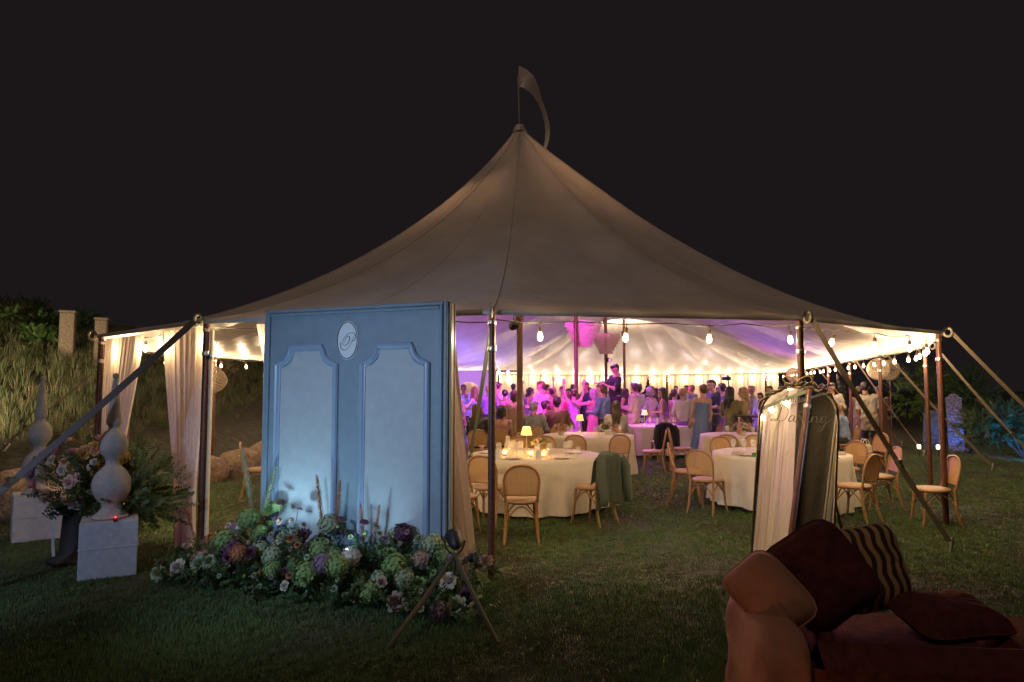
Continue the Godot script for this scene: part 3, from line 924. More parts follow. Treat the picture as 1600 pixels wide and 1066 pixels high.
	stroke(s, [Vector2(4.3, 0.42), Vector2(4.05, 0.4), Vector2(3.92, 0.15), Vector2(4.05, 0.0), Vector2(4.25, 0.15), Vector2(4.36, 0.42), Vector2(4.25, -0.1), Vector2(4.0, -0.55), Vector2(3.75, -0.6), Vector2(3.8, -0.4), Vector2(4.3, -0.05), Vector2(4.7, 0.3)], th, 0.002, k, o)
	s.ball(Vector3(0.005, 0.005, 0.002), Vector3(o.x + 3.05 * k, o.y + 0.62 * k, 0.003), 8, 4)
	build(s, "script_lettering", M.script, t)

func cushion(b: MB, w: float, h: float, thick: float, slump := 0.0, seed_ := 1.0) -> void:
	# a stuffed cushion: soft corners, full middle, creases drawn in from the edge
	for side in [1.0, -1.0]:
		b.sheet(40, 14, func(u: float, v: float) -> Vector3:
			var a: float = u * TAU * side
			var c := cos(a); var s := sin(a)
			var edge := pow(pow(absf(c), 3.4) + pow(absf(s), 3.4), -1.0 / 3.4)
			edge *= 1.0 + 0.07 * pow(absf(sin(2.0 * a)), 6.0) - 0.03 * cos(4.0 * a) * 0.5
			var r := v
			var t := pow(maxf(0.0, 1.0 - pow(r, 2.6)), 0.62)
			var crease := 0.010 * sin(a * 11.0 + seed_ * 3.0 + r * 4.0) * r * r * r * (1.0 - r) * 7.0 + 0.008 * sin(a * 5.0 + seed_) * r * r
			var x := c * edge * r * w * 0.5
			var y := s * edge * r * h * 0.5
			return Vector3(x + slump * y * y * 0.9, y - slump * x * x * 0.8, side * (thick * 0.5 * t + crease * t) - slump * 0.35 * (x * x + y * y)))
func piped(o: Node, b: MB, m: Material) -> void:      # a cord sewn round the cushion's edge
	var pts := []
	for i in 41: pts.append(b.v[14 * 41 + i])
	var p := MB.new()
	p.tube(pts, 0.006, 6, false)
	build(p, "piping", m, o)
func sofa() -> void:
	var t := thing("velvet_sofa", "rust velvet sofa facing away across the lawn", "sofa", Vector3(1.72, 0, -3.35), -0.1)
	# rounded arm towards the camera's left, low back and seat running off to the right
	var arm := MB.new()
	arm.sheet(36, 22, func(u: float, v: float) -> Vector3:
		var a := u * TAU
		var q := Vector2(signf(cos(a)) * pow(absf(cos(a)), 0.45), signf(sin(a)) * pow(absf(sin(a)), 0.45))
		var k := pow(maxf(0.0, 1.0 - pow(smoothstep(0.62, 1.0, v), 3.0)), 0.5)
		var sag := 0.006 * sin(a * 3.0 + v * 9.0) + 0.004 * sin(a * 7.0 - v * 15.0)
		return Vector3(-0.51 + q.x * (0.125 + sag) * k + 0.02 * v, 0.07 + 0.57 * (v * 0.62 / 0.62 if v < 0.62 else 0.62 + 0.38 * sin((v - 0.62) / 0.38 * PI * 0.5)) , -q.y * (0.40 + sag) * k))
	build(arm, "arm", M.rust, t)
	var arm2 := MB.new()
	arm2.cham(Vector3(0.24, 0.5, 0.8), 0.07, Vector3(1.5, 0.33, 0))
	build(arm2, "arm", M.rust, t)
	var seat := MB.new()
	seat.cham(Vector3(1.76, 0.3, 0.80), 0.05, Vector3(0.5, 0.25, 0))
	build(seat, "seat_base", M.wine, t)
	var back := MB.new()
	back.cham(Vector3(1.84, 0.40, 0.2), 0.09, Vector3(0.48, 0.38, 0.31), Basis(Vector3.RIGHT, -0.12))
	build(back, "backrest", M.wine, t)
	for q in [-0.51, 1.5]:
		for z in [-0.33, 0.33]:
			var f := MB.new()
			f.tube([Vector3(q, 0.1, z), Vector3(q, 0, z)], [0.03, 0.02], 8)
			build(f, "foot", M.wood, t)
	for k in 2:
		var sc := MB.new()
		sc.cham(Vector3(0.8, 0.15, 0.66), 0.06, Vector3(0.1 + 0.84 * k, 0.45, -0.06))
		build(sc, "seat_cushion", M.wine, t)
	var c1 := MB.new(); cushion(c1, 0.40, 0.29, 0.19, 0.35, 1.0)
	var o := build(c1, "cushion", M.rust, null, Transform3D(Basis(Vector3.UP, -0.55) * Basis(Vector3.RIGHT, -0.5) * Basis(Vector3.BACK, -0.75), Vector3(1.25, 0.70, -3.40)))
	piped(o, c1, M.rust)
	tag(o, "rust velvet cushion slumped over the sofa arm", "cushion", "cushions on the sofa")
	var c2 := MB.new(); cushion(c2, 0.45, 0.43, 0.2, 0.2, 2.0)
	o = build(c2, "cushion", M.wine, null, Transform3D(Basis(Vector3.UP, -0.25) * Basis(Vector3.RIGHT, -0.35) * Basis(Vector3.BACK, -0.95), Vector3(1.54, 0.775, -3.48)))
	piped(o, c2, M.wine)
	tag(o, "dark wine cushion standing on one corner between the other cushions", "cushion", "cushions on the sofa")
	var c3 := MB.new(); cushion(c3, 0.41, 0.41, 0.15, -0.35, 3.0)
	for i in c3.v.size(): c3.uv[i] = Vector2(c3.v[i].x / 0.44 + 0.5, c3.v[i].y / 0.44 + 0.5)
	o = build(c3, "cushion", M.stripe, null, Transform3D(Basis(Vector3.UP, 0.12) * Basis(Vector3.RIGHT, -0.3) * Basis(Vector3.BACK, 0.12), Vector3(1.83, 0.775, -3.58)))
	piped(o, c3, M.stripe_edge)
	tag(o, "striped cushion leaning on the sofa", "cushion", "cushions on the sofa")
	var c4 := MB.new(); cushion(c4, 0.5, 0.34, 0.16, 0.2, 4.0)
	o = build(c4, "cushion", M.wine, null, Transform3D(Basis(Vector3.UP, 0.2) * Basis(Vector3.RIGHT, -1.3), Vector3(2.12, 0.60, -3.4)))
	piped(o, c4, M.wine)
	tag(o, "dark plum cushion lying flat on the sofa seat", "cushion", "cushions on the sofa")

func finial(label: String, at: Vector3, turn: float) -> void:
	var t := thing("garden_finial", label, "finial", at, turn, "white turned finials on plinths")
	var p := MB.new()
	p.cham(Vector3(0.46, 0.5, 0.46), 0.006, Vector3(0, 0.25, 0))
	p.cham(Vector3(0.468, 0.012, 0.468), 0.003, Vector3(0, 0.27, 0))
	build(p, "plinth", M.plinth, t)
	var b := MB.new()
	var pr := []
	for q in [[0.0, 0.5], [0.155, 0.5], [0.15, 0.52], [0.10, 0.56], [0.075, 0.6], [0.085, 0.64], [0.125, 0.68], [0.155, 0.74], [0.165, 0.8], [0.155, 0.86], [0.125, 0.92], [0.085, 0.96], [0.06, 0.985], [0.055, 1.02], [0.07, 1.06], [0.105, 1.1], [0.122, 1.16], [0.112, 1.23], [0.08, 1.285], [0.05, 1.31], [0.042, 1.34], [0.06, 1.36], [0.065, 1.385], [0.05, 1.5], [0.036, 1.62], [0.024, 1.74], [0.014, 1.79]]:
		pr.append(Vector2(q[0], q[1]))
	b.lathe(pr, 28)
	build(b, "turned_body", M.plaster, t)
	var k := MB.new()
	k.ball(Vector3.ONE * 0.028, Vector3(0, 1.81, 0), 12, 8)
	build(k, "tip_ball", M.plaster, t)

func chandelier(label: String, at: Vector3, w: float, seed_: int) -> void:
	var t := thing("tiered_chandelier", label, "chandelier", at, 0.3 * seed_, "tiered capiz chandeliers")
	var n := 6
	for k in n:
		var r := w * 0.5 * (1.0 - 0.105 * k)
		var y := -0.115 * k
		var rb := MB.new()
		rb.tube(arc(28, func(u: float) -> Vector3: return Vector3(cos(u * TAU) * r, y, sin(u * TAU) * r)), 0.007, 5, false)
		var ring := build(rb, "tier_ring", M.gilt, t)
		var sb := MB.new()
		var cnt := int(r * TAU / 0.06)
		for row in 2:
			for i in cnt:
				var a := TAU * (i + row * 0.5) / cnt
				var c := Vector3(cos(a) * (r + 0.004 * row), y - 0.045 - 0.06 * row, sin(a) * (r + 0.004 * row))
				var bs := Basis(Vector3.UP, -a + PI / 2 + rng.randf_range(-0.25, 0.25)) * Basis(Vector3.RIGHT, rng.randf_range(-0.15, 0.15))
				sb.tube([c - bs * Vector3(0, 0, 0.002), c + bs * Vector3(0, 0, 0.002)], 0.031, 8)
		build(sb, "shell_discs", M.capiz, ring).set_meta("kind", "stuff")
	var c := MB.new()
	for k in 3:
		var a := TAU * k / 3
		c.tube([Vector3(cos(a) * w * 0.5, 0, sin(a) * w * 0.5), Vector3(0, 0.7, 0)], 0.004, 4)
	c.tube([Vector3(0, 0.7, 0), Vector3(0, 1.6, 0)], 0.005, 4)
	build(c, "hanging_chain", M.gilt, t)

func lantern(label: String, base: Vector3, top: float, lean: Vector3, r: float, h: float) -> void:
	var t := thing("wicker_lantern", label, "lantern", base, 0.0, "woven wicker lanterns on slender poles")
	var p := MB.new()
	p.tube([Vector3.ZERO, lean * 0.5 + Vector3(0, top * 0.5, 0), lean + Vector3(0, top, 0)], 0.012, 6)
	build(p, "pole", M.wood, t)
	var b := MB.new()
	var bs := Basis(Vector3.RIGHT, 0.9) * Basis(Vector3.BACK, 0.35)
	var c := lean + Vector3(0, top + r * 0.5, 0)
	for k in 13:
		var v := k / 12.0
		var rr := r * (0.72 + 0.28 * sin(PI * (0.12 + 0.76 * v)))
		b.tube(arc(22, func(u: float) -> Vector3: return c + bs * Vector3(cos(u * TAU) * rr, (v - 0.5) * h, sin(u * TAU) * rr)), 0.007, 4, false)
	for k in 22:
		var a := TAU * k / 22
		b.tube(arc(6, func(v: float) -> Vector3:
			var rr := r * (0.72 + 0.28 * sin(PI * (0.12 + 0.76 * v)))
			return c + bs * Vector3(cos(a + v * 0.5) * rr, (v - 0.5) * h, sin(a + v * 0.5) * rr)), 0.006, 4, false)
	for k in 5:
		var rr := r * 0.8 * k / 5.0 + 0.02
		b.tube(arc(16, func(u: float) -> Vector3: return c + bs * Vector3(cos(u * TAU) * rr, h * 0.5, sin(u * TAU) * rr)), 0.007, 4, false)
	build(b, "wicker_shade", M.wicker, t)

# ---------------------------------------------------------------- people
func nets(bones: Array, cell: float, k := 55.0) -> Dictionary:
	# bones: [a, b, ra, rb, id]. Distances to tapered capsules are joined by a smooth minimum and meshed as surface nets.
	var lo := Vector3.ONE * 1e9
	var hi := -lo
	for q in bones:
		var r: float = maxf(q[2], q[3]) + cell * 3.0
		lo = lo.min(q[0] - Vector3.ONE * r).min(q[1] - Vector3.ONE * r)
		hi = hi.max(q[0] + Vector3.ONE * r).max(q[1] + Vector3.ONE * r)
	var nx := int((hi.x - lo.x) / cell) + 2
	var ny := int((hi.y - lo.y) / cell) + 2
	var nz := int((hi.z - lo.z) / cell) + 2
	var acc := PackedFloat32Array(); acc.resize(nx * ny * nz)
	var best := PackedFloat32Array(); best.resize(nx * ny * nz); best.fill(9.0)
	var who := PackedInt32Array(); who.resize(nx * ny * nz)
	for q in bones:
		var a: Vector3 = q[0]; var b: Vector3 = q[1]
		var ra: float = q[2]; var rb: float = q[3]
		var id: int = q[4]
		var r := maxf(ra, rb) + cell * 2.6
		var l := ((a.min(b) - lo - Vector3.ONE * r) / cell).floor()
		var h := ((a.max(b) - lo + Vector3.ONE * r) / cell).ceil()
		var ab := b - a
		var inv := 1.0 / maxf(ab.length_squared(), 1e-9)
		for z in range(maxi(0, int(l.z)), mini(nz, int(h.z) + 1)):
			for y in range(maxi(0, int(l.y)), mini(ny, int(h.y) + 1)):
				var row := (z * ny + y) * nx
				for x in range(maxi(0, int(l.x)), mini(nx, int(h.x) + 1)):
					var p := lo + Vector3(x, y, z) * cell
					var t := clampf((p - a).dot(ab) * inv, 0.0, 1.0)
					var d := (p - a - ab * t).length() - ra - (rb - ra) * t
					if d < 0.12:
						acc[row + x] += exp(-k * d)
						if d < best[row + x]:
							best[row + x] = d; who[row + x] = id
	var f := PackedFloat32Array(); f.resize(nx * ny * nz)
	for i in f.size(): f[i] = -log(acc[i]) / k if acc[i] > 1e-9 else 0.3
	var at := {}
	var vs := PackedVector3Array()
	var ids := PackedInt32Array()
	var sy := nx
	var sz := nx * ny
	var off := [0, 1, sy, sy + 1, sz, sz + 1, sz + sy, sz + sy + 1]
	var pos := [Vector3(0, 0, 0), Vector3(1, 0, 0), Vector3(0, 1, 0), Vector3(1, 1, 0), Vector3(0, 0, 1), Vector3(1, 0, 1), Vector3(0, 1, 1), Vector3(1, 1, 1)]
	var eds := [[0, 1], [0, 2], [0, 4], [1, 3], [1, 5], [2, 3], [2, 6], [3, 7], [4, 5], [4, 6], [5, 7], [6, 7]]
	for z in nz - 1:
		for y in ny - 1:
			var i := z * sz + y * sy - 1
			for x in nx - 1:
				i += 1
				var first := f[i]
				if first > 0.1: continue
				var inside := first < 0.0
				if inside == (f[i + 1] < 0.0) and inside == (f[i + sy] < 0.0) and inside == (f[i + sy + 1] < 0.0) and inside == (f[i + sz] < 0.0) and inside == (f[i + sz + 1] < 0.0) and inside == (f[i + sz + sy] < 0.0) and inside == (f[i + sz + sy + 1] < 0.0): continue
				var sum := Vector3.ZERO
				var n := 0
				for e in eds:
					var u := f[i + off[e[0]]]
					var w := f[i + off[e[1]]]
					if (u < 0.0) != (w < 0.0):
						sum += pos[e[0]].lerp(pos[e[1]], u / (u - w)); n += 1
				at[i] = vs.size()
				vs.append(lo + (Vector3(x, y, z) + sum / n) * cell)
				ids.append(who[i])
	var tris := PackedInt32Array()
	for i in at:
		var inside := f[i] < 0.0
		for ax in 3:
			var s: int = [1, sy, sz][ax]
			if inside == (f[i + s] < 0.0): continue
			var s1: int = [sy, sz, 1][ax]
			var s2: int = [sz, 1, sy][ax]
			if not (at.has(i - s1) and at.has(i - s2) and at.has(i - s1 - s2)): continue
			var q := [at[i], at[i - s1], at[i - s1 - s2], at[i - s2]]
			if not inside: tris.append_array([q[0], q[1], q[2], q[0], q[2], q[3]])
			else: tris.append_array([q[0], q[2], q[1], q[0], q[3], q[2]])
	return {"v": vs, "id": ids, "t": tris}
func normals_of(vs: PackedVector3Array, tris: PackedInt32Array) -> PackedVector3Array:
	var n := PackedVector3Array(); n.resize(vs.size())
	for i in range(0, tris.size(), 3):
		var fn := (vs[tris[i + 2]] - vs[tris[i]]).cross(vs[tris[i + 1]] - vs[tris[i]])
		n[tris[i]] += fn; n[tris[i + 1]] += fn; n[tris[i + 2]] += fn
	for i in n.size(): n[i] = n[i].normalized()
	return n
func as_mb(d: Dictionary) -> MB:
	var b := MB.new()
	for p in d.v: b.p(p)
	b.ix = d.t
	return b

var T := {}          # heads, hands and hair, made once
func templates() -> void:
	var head := [[Vector3(0, 0.03, -0.018), Vector3(0, 0.035, 0.012), 0.086, 0.082, 0], [Vector3(0, -0.01, 0.02), Vector3(0, -0.06, 0.042), 0.07, 0.046, 0], [Vector3(0, -0.075, 0.055), Vector3(0, -0.08, 0.06), 0.026, 0.024, 0],
		[Vector3(0, 0.012, 0.088), Vector3(0, -0.022, 0.108), 0.008, 0.014, 0], [Vector3(-0.03, 0.03, 0.078), Vector3(0.03, 0.03, 0.078), 0.014, 0.014, 0], [Vector3(-0.016, -0.05, 0.088), Vector3(0.016, -0.05, 0.088), 0.009, 0.009, 0],
		[Vector3(-0.084, 0.015, -0.005), Vector3(-0.087, -0.02, -0.005), 0.015, 0.011, 0], [Vector3(0.084, 0.015, -0.005), Vector3(0.087, -0.02, -0.005), 0.015, 0.011, 0], [Vector3(0, -0.05, -0.015), Vector3(0, -0.16, -0.025), 0.05, 0.052, 0]]
	T.head = as_mb(nets(head, 0.0085, 150.0))
	var eyes := MB.new()
	for s in [-1.0, 1.0]: eyes.ball(Vector3(0.012, 0.007, 0.007), Vector3(s * 0.031, 0.008, 0.084), 8, 5)
	T.eyes = eyes.mesh()
	T.hair_short = as_mb(nets([[Vector3(0, 0.048, -0.03), Vector3(0, 0.055, 0.012), 0.092, 0.078, 0], [Vector3(0, 0.0, -0.05), Vector3(0, -0.05, -0.045), 0.066, 0.05, 0], [Vector3(-0.05, 0.085, 0.045), Vector3(0.03, 0.098, 0.05), 0.03, 0.032, 0]], 0.011, 90.0)).mesh()
	T.hair_bob = as_mb(nets([[Vector3(0, 0.045, -0.03), Vector3(0, 0.052, 0.008), 0.1, 0.084, 0], [Vector3(0, 0.0, -0.05), Vector3(0, -0.1, -0.05), 0.085, 0.07, 0], [Vector3(-0.075, 0.03, -0.005), Vector3(-0.08, -0.1, 0.0), 0.032, 0.028, 0], [Vector3(0.075, 0.03, -0.005), Vector3(0.08, -0.1, 0.0), 0.032, 0.028, 0]], 0.012, 80.0)).mesh()
	T.hair_long = as_mb(nets([[Vector3(0, 0.045, -0.03), Vector3(0, 0.052, 0.008), 0.099, 0.083, 0], [Vector3(0, 0.0, -0.06), Vector3(0, -0.2, -0.075), 0.078, 0.08, 0], [Vector3(-0.05, -0.15, -0.08), Vector3(-0.05, -0.36, -0.1), 0.06, 0.03, 0], [Vector3(0.05, -0.15, -0.08), Vector3(0.045, -0.38, -0.1), 0.06, 0.03, 0], [Vector3(-0.078, 0.02, -0.0), Vector3(-0.095, -0.22, 0.01), 0.03, 0.032, 0], [Vector3(0.078, 0.02, -0.0), Vector3(0.095, -0.22, 0.01), 0.03, 0.032, 0]], 0.013, 80.0)).mesh()
	T.hair_bun = as_mb(nets([[Vector3(0, 0.045, -0.028), Vector3(0, 0.052, 0.01), 0.094, 0.08, 0], [Vector3(0, -0.01, -0.05), Vector3(0, -0.03, -0.05), 0.066, 0.06, 0], [Vector3(0, -0.01, -0.115), Vector3(0, 0.0, -0.125), 0.042, 0.036, 0]], 0.012, 90.0)).mesh()
	# hands: palm towards -y ... fingers along +y from the wrist at the origin, thumb at +x
	for kind in ["open", "curl"]:
		var c: float = 0.25 if kind == "open" else 0.95
		var bn := [[Vector3(-0.018, 0.03, 0), Vector3(-0.02, 0.085, 0), 0.017, 0.014, 0], [Vector3(0.018, 0.03, 0), Vector3(0.022, 0.085, 0), 0.018, 0.014, 0], [Vector3(0, 0.0, 0), Vector3(0, 0.05, 0), 0.022, 0.02, 0]]
		for i in 4:
			var x: float = 0.027 - 0.018 * i
			var len_: float = [0.072, 0.08, 0.075, 0.058][i]
			var fan: float = (x - 0.0) * (3.0 if kind == "open" else 0.8)
			var p := Vector3(x, 0.088, 0)
			for j in 3:
				var an := c * (0.35 + 0.6 * j)
				var dir := Vector3(fan * 1.4, cos(an), sin(an)).normalized()
				var q: Vector3 = p + dir * len_ * [0.45, 0.3, 0.25][j]
				bn.append([p, q, 0.0088 - 0.0008 * j, 0.0082 - 0.0008 * j, 0])
				p = q
		bn.append([Vector3(0.022, 0.03, 0.004), Vector3(0.052, 0.062, 0.014), 0.014, 0.011, 0])
		bn.append([Vector3(0.052, 0.062, 0.014), Vector3(0.062, 0.095, 0.018), 0.0105, 0.0085, 0])
		T["hand_" + kind] = as_mb(nets(bn, 0.0062, 260.0))

var cloth_cache := {}
func dye(c: Color, rough := 0.8) -> StandardMaterial3D:
	if not cloth_cache.has(c):
		cloth_cache[c] = mat(c, rough, M.cloth_tex, 5.0)
	return cloth_cache[c]

const ARMS := {
	"down": [Vector3(0.16, -1, 0.02), Vector3(0.05, -1, 0.18), 0], "bent": [Vector3(0.22, -0.9, 0.12), Vector3(-0.25, 0.1, 0.95), 1], "fold": [Vector3(0.25, -0.9, 0.2), Vector3(-0.75, 0.05, 0.6), 1],
	"up": [Vector3(0.35, 0.9, 0.15), Vector3(0.05, 1, 0.12), 2], "high": [Vector3(0.2, 0.75, 0.45), Vector3(0.1, 1, 0.2), 2], "side": [Vector3(0.75, -0.5, 0.2), Vector3(0.5, 0.55, 0.5), 1],
	"cam": [Vector3(0.22, -0.7, 0.5), Vector3(-0.3, 0.35, 0.85), 1], "reach": [Vector3(0.35, -0.15, 0.8), Vector3(0.1, 0.3, 0.9), 2], "mic": [Vector3(0.2, -0.85, 0.3), Vector3(-0.25, 0.85, 0.5), 1], "table": [Vector3(0.2, -0.85, 0.35), Vector3(-0.15, -0.15, 0.95), 1], "hip": [Vector3(0.5, -0.85, -0.1), Vector3(-0.6, -0.6, 0.35), 1]}

func person(label: String, x: float, z: float, face: Vector3, o: Dictionary) -> Node3D:
	# face: the direction the person looks in. o: h height, arms [left, right], sit, lean, skin, hair [style, colour], wear
	var t := thing("person", label, "person", Vector3(x, o.get("y", 0.0), z), atan2(face.x, face.z), o.get("group", "guests in the tent"))
	var s: float = o.get("h", 1.72) / 1.75
	var sit: bool = o.get("sit", false)
	var lean: float = o.get("lean", 0.04)
	var fem: bool = o.wear.has("dress")
	var hip := Vector3(0, 0.93, 0)
	if sit: hip = Vector3(0, 0.57, 0.0)
	var up := Basis(Vector3.RIGHT, lean) * Basis(Vector3.BACK, o.get("sway", 0.0))
	var sh := 0.165 if fem else 0.19
	var tw := Basis(Vector3.UP, o.get("twist", 0.0))
	var chest := hip + up * Vector3(0, 0.39, 0)
	var neck := hip + up * Vector3(0, 0.53, -0.01)
	var headc := hip + up * Vector3(0, 0.715, 0.01)
	var B := []      # ids: 0 torso, 1 pelvis, 2 upper arm, 3 forearm, 4 thigh, 5 shin, 6 foot, 7 neck
	var waist := hip + up * Vector3(0, 0.14, 0)
	var tr := 0.088 if fem else 0.1
	for q in [-1.0, 1.0]:
		B.append([hip + Vector3(q * 0.06, 0.0, 0), waist + up * Vector3(q * (0.045 if fem else 0.06), 0, 0), 0.1, tr - 0.004, 1])
		B.append([waist + up * Vector3(q * (0.045 if fem else 0.06), 0, 0), chest + up * (tw * Vector3(q * 0.075, 0, 0)), tr - 0.004, tr + 0.004, 0])
		B.append([chest + up * (tw * Vector3(q * 0.06, 0.03, 0)), neck + up * (tw * Vector3(q * (sh - 0.02), -0.045, 0)), 0.08, 0.058, 0])
		if fem: B.append([chest + up * Vector3(q * 0.06, -0.04, 0.06), chest + up * Vector3(q * 0.055, -0.06, 0.068), 0.055, 0.052, 0])
	B.append([neck - up * Vector3(0, 0.08, 0), headc - up * Vector3(0, 0.1, 0.015), 0.062, 0.05, 7])
	var hands := []
	var arms: Array = o.get("arms", ["down", "down"])
	for i in 2:
		var q: float = [1.0, -1.0][i]
		var sp: Vector3 = neck + up * (tw * Vector3(q * sh, -0.055, 0))
		var a: Array = ARMS[arms[i]]
		var d1: Vector3 = up * (tw * (Vector3(a[0].x * q, a[0].y, a[0].z).normalized()))
		var d2: Vector3 = up * (tw * (Vector3(a[1].x * q, a[1].y, a[1].z).normalized()))
		var el := sp + d1 * 0.285
		var wr := el + d2 * 0.25
		B.append([sp, el, 0.05 if not fem else 0.043, 0.04 if not fem else 0.034, 2])
		B.append([el, wr, 0.04 if not fem else 0.034, 0.027, 3])
		hands.append([wr, d2, q, "open" if a[2] == 2 else "curl"])
	for i in 2:
		var q: float = [1.0, -1.0][i]
		var st: float = o.get("step", 0.0) * q
		var hj := hip + Vector3(q * 0.085, -0.01, 0)
		var kn: Vector3; var an: Vector3
		if sit:
			kn = hj + Vector3(q * 0.04, -0.05, 0.42); an = kn + Vector3(q * 0.01, -0.41, -0.04)
		else:
			kn = Vector3(q * 0.1, 0.5, 0.03 + st * 0.5); an = Vector3(q * 0.105, 0.09, st)
		B.append([hj, kn, 0.092, 0.058, 4])
		B.append([kn, an, 0.056, 0.04, 5])
		var fy := an + Vector3(0, -0.045, 0)
		B.append([fy + Vector3(0, 0, -0.03), fy + Vector3(q * 0.03, -0.005, 0.15), 0.042, 0.034, 6])
	var d := nets(B, 0.026)
	var vs: PackedVector3Array = d.v
	var ids: PackedInt32Array = d.id
	var tris: PackedInt32Array = d.t
	var nn := normals_of(vs, tris)
	var body := MB.new()
	for p in vs: body.p(p)
	body.ix = tris.duplicate()
	var look := Basis(Vector3.UP, o.get("look", 0.0)) * Basis(Vector3.RIGHT, o.get("nod", lean))
	body.join(T.head, Transform3D(look, headc + Vector3(0, 0.0, 0)))
	for h in hands:
		var y: Vector3 = h[1]
		var xx := Vector3(0, 0, 1).cross(y)
		if xx.length() < 0.2: xx = Vector3(0, 1, 0).cross(y)
		xx = xx.normalized()
		if (xx.x < 0) != (h[2] > 0): xx = -xx          # thumbs turn inwards
		var zz := xx.cross(y)
		var bs := Basis(xx, y, zz)
		body.join(T["hand_" + h[3]], Transform3D(bs, h[0] - y * 0.01))
	var sc := Transform3D(Basis.from_scale(Vector3(s, s, s)), Vector3.ZERO)
	if sit: sc.origin.y = 0.0
	var bo := build(body, "body", dye(o.get("skin", Color(0.42, 0.24, 0.16)), 0.55), t, sc)
	put(T.eyes, "eyes", M.black, bo, Transform3D(look, headc))
	var hair: Array = o.get("hair", ["short", Color(0.03, 0.018, 0.012)])
	if hair[0] != "bald":
		put(T["hair_" + hair[0]], "hair", dye(hair[1], 0.6), bo, Transform3D(look, headc))
	# clothing: shells lifted off the body over its regions
	var wear: Dictionary = o.wear
	var fn := func(name_: String, col: Color, lift: float, take: Callable) -> void:
		var g := MB.new()
		var map := {}
		for i in range(0, tris.size(), 3):
			var ok := true
			for k in 3:
				if not take.call(ids[tris[i + k]], vs[tris[i + k]]): ok = false; break
			if not ok: continue
			for k in 3:
				var n := tris[i + k]
				if not map.has(n):
					var p := vs[n]
					map[n] = g.p(p + nn[n] * (lift + 0.007 * sin(p.y * 47.0 + p.x * 31.0 + x * 9.0) * (1.0 if ids[n] != 0 else 0.6) + 0.005 * sin(p.x * 70.0 + p.y * 23.0)))
				g.ix.append(map[n])
		if g.ix.size(): build(g, name_, dye(col), bo)
	var inv := up.inverse()
	if wear.has("top"):
		var c: Color = wear.top
		var long: bool = wear.get("sleeves", "long") == "long"
		var jac: bool = wear.get("jacket", false)
		fn.call("jacket" if jac else "shirt", c, 0.022 if jac else 0.013, func(id: int, p: Vector3) -> bool:
			if id == 0 or id == 2: return true
			if id == 3: return long
			if id == 7: return (inv * (p - neck)).y < -0.01
			if id == 1: return p.y > hip.y - (0.09 if jac else 0.03)
			return jac and id == 4 and not sit and p.y > 0.8)
		if jac and wear.has("shirt"):
			var sb := MB.new()
			sb.sheet(4, 6, func(u: float, v: float) -> Vector3:
				return chest + up * Vector3((u - 0.5) * 0.13 * v, -0.14 + 0.27 * v, 0.135 - 0.09 * v * v + 0.02 * sin(u * PI)))
			build(sb, "shirt_front", dye(wear.shirt), bo)
	if wear.has("legs"):
		fn.call("trousers", wear.legs, 0.012, func(id: int, p: Vector3) -> bool: return id == 4 or (id == 5 and p.y > 0.09) or (id == 1 and p.y < hip.y + 0.06))
	if wear.has("dress"):
		var c: Color = wear.dress
		var cut: float = wear.get("cut", 0.08)         # how far above the chest the bodice ends
		var sl: bool = wear.get("sleeved", false)
		fn.call("bodice", c, 0.011, func(id: int, p: Vector3) -> bool:
			if id == 1: return true
			if id == 0: return (inv * (p - chest)).y < cut
			if id == 4: return sit
			return sl and id == 2)
		if not sit:
			var hem: float = wear.get("hem", 0.4)
			var full: float = wear.get("full", 0.24)
			var kb := MB.new()
			var ph := x * 3.0 + z
			kb.sheet(40, 14, func(u: float, v: float) -> Vector3:
				var a := -u * TAU
				var y := lerpf(hip.y + 0.13, hem, v)
				var w: float = lerpf(0.142, 0.185, smoothstep(0.0, 0.22, v)) + (full - 0.185) * smoothstep(0.2, 1.0, v)
				w *= 1.0 + 0.13 * sin(a * 9.0 + ph + v) * v + 0.05 * sin(a * 17.0 + ph * 2.0) * v
				return Vector3(cos(a) * w, y, sin(a) * w * 0.84 - 0.005) + (up * Vector3(0, 0.14, 0) - Vector3(0, 0.14, 0)) * (1.0 - v))
			build(kb, "skirt", dye(c), bo)
	if wear.has("apron"):
		fn.call("apron", wear.apron, 0.03, func(id: int, p: Vector3) -> bool: return (id == 1 or id == 4) and p.y > 0.62)
	fn.call("shoes", wear.get("shoes", Color(0.02, 0.018, 0.016)), 0.006, func(id: int, p: Vector3) -> bool: return id == 6)
	return t

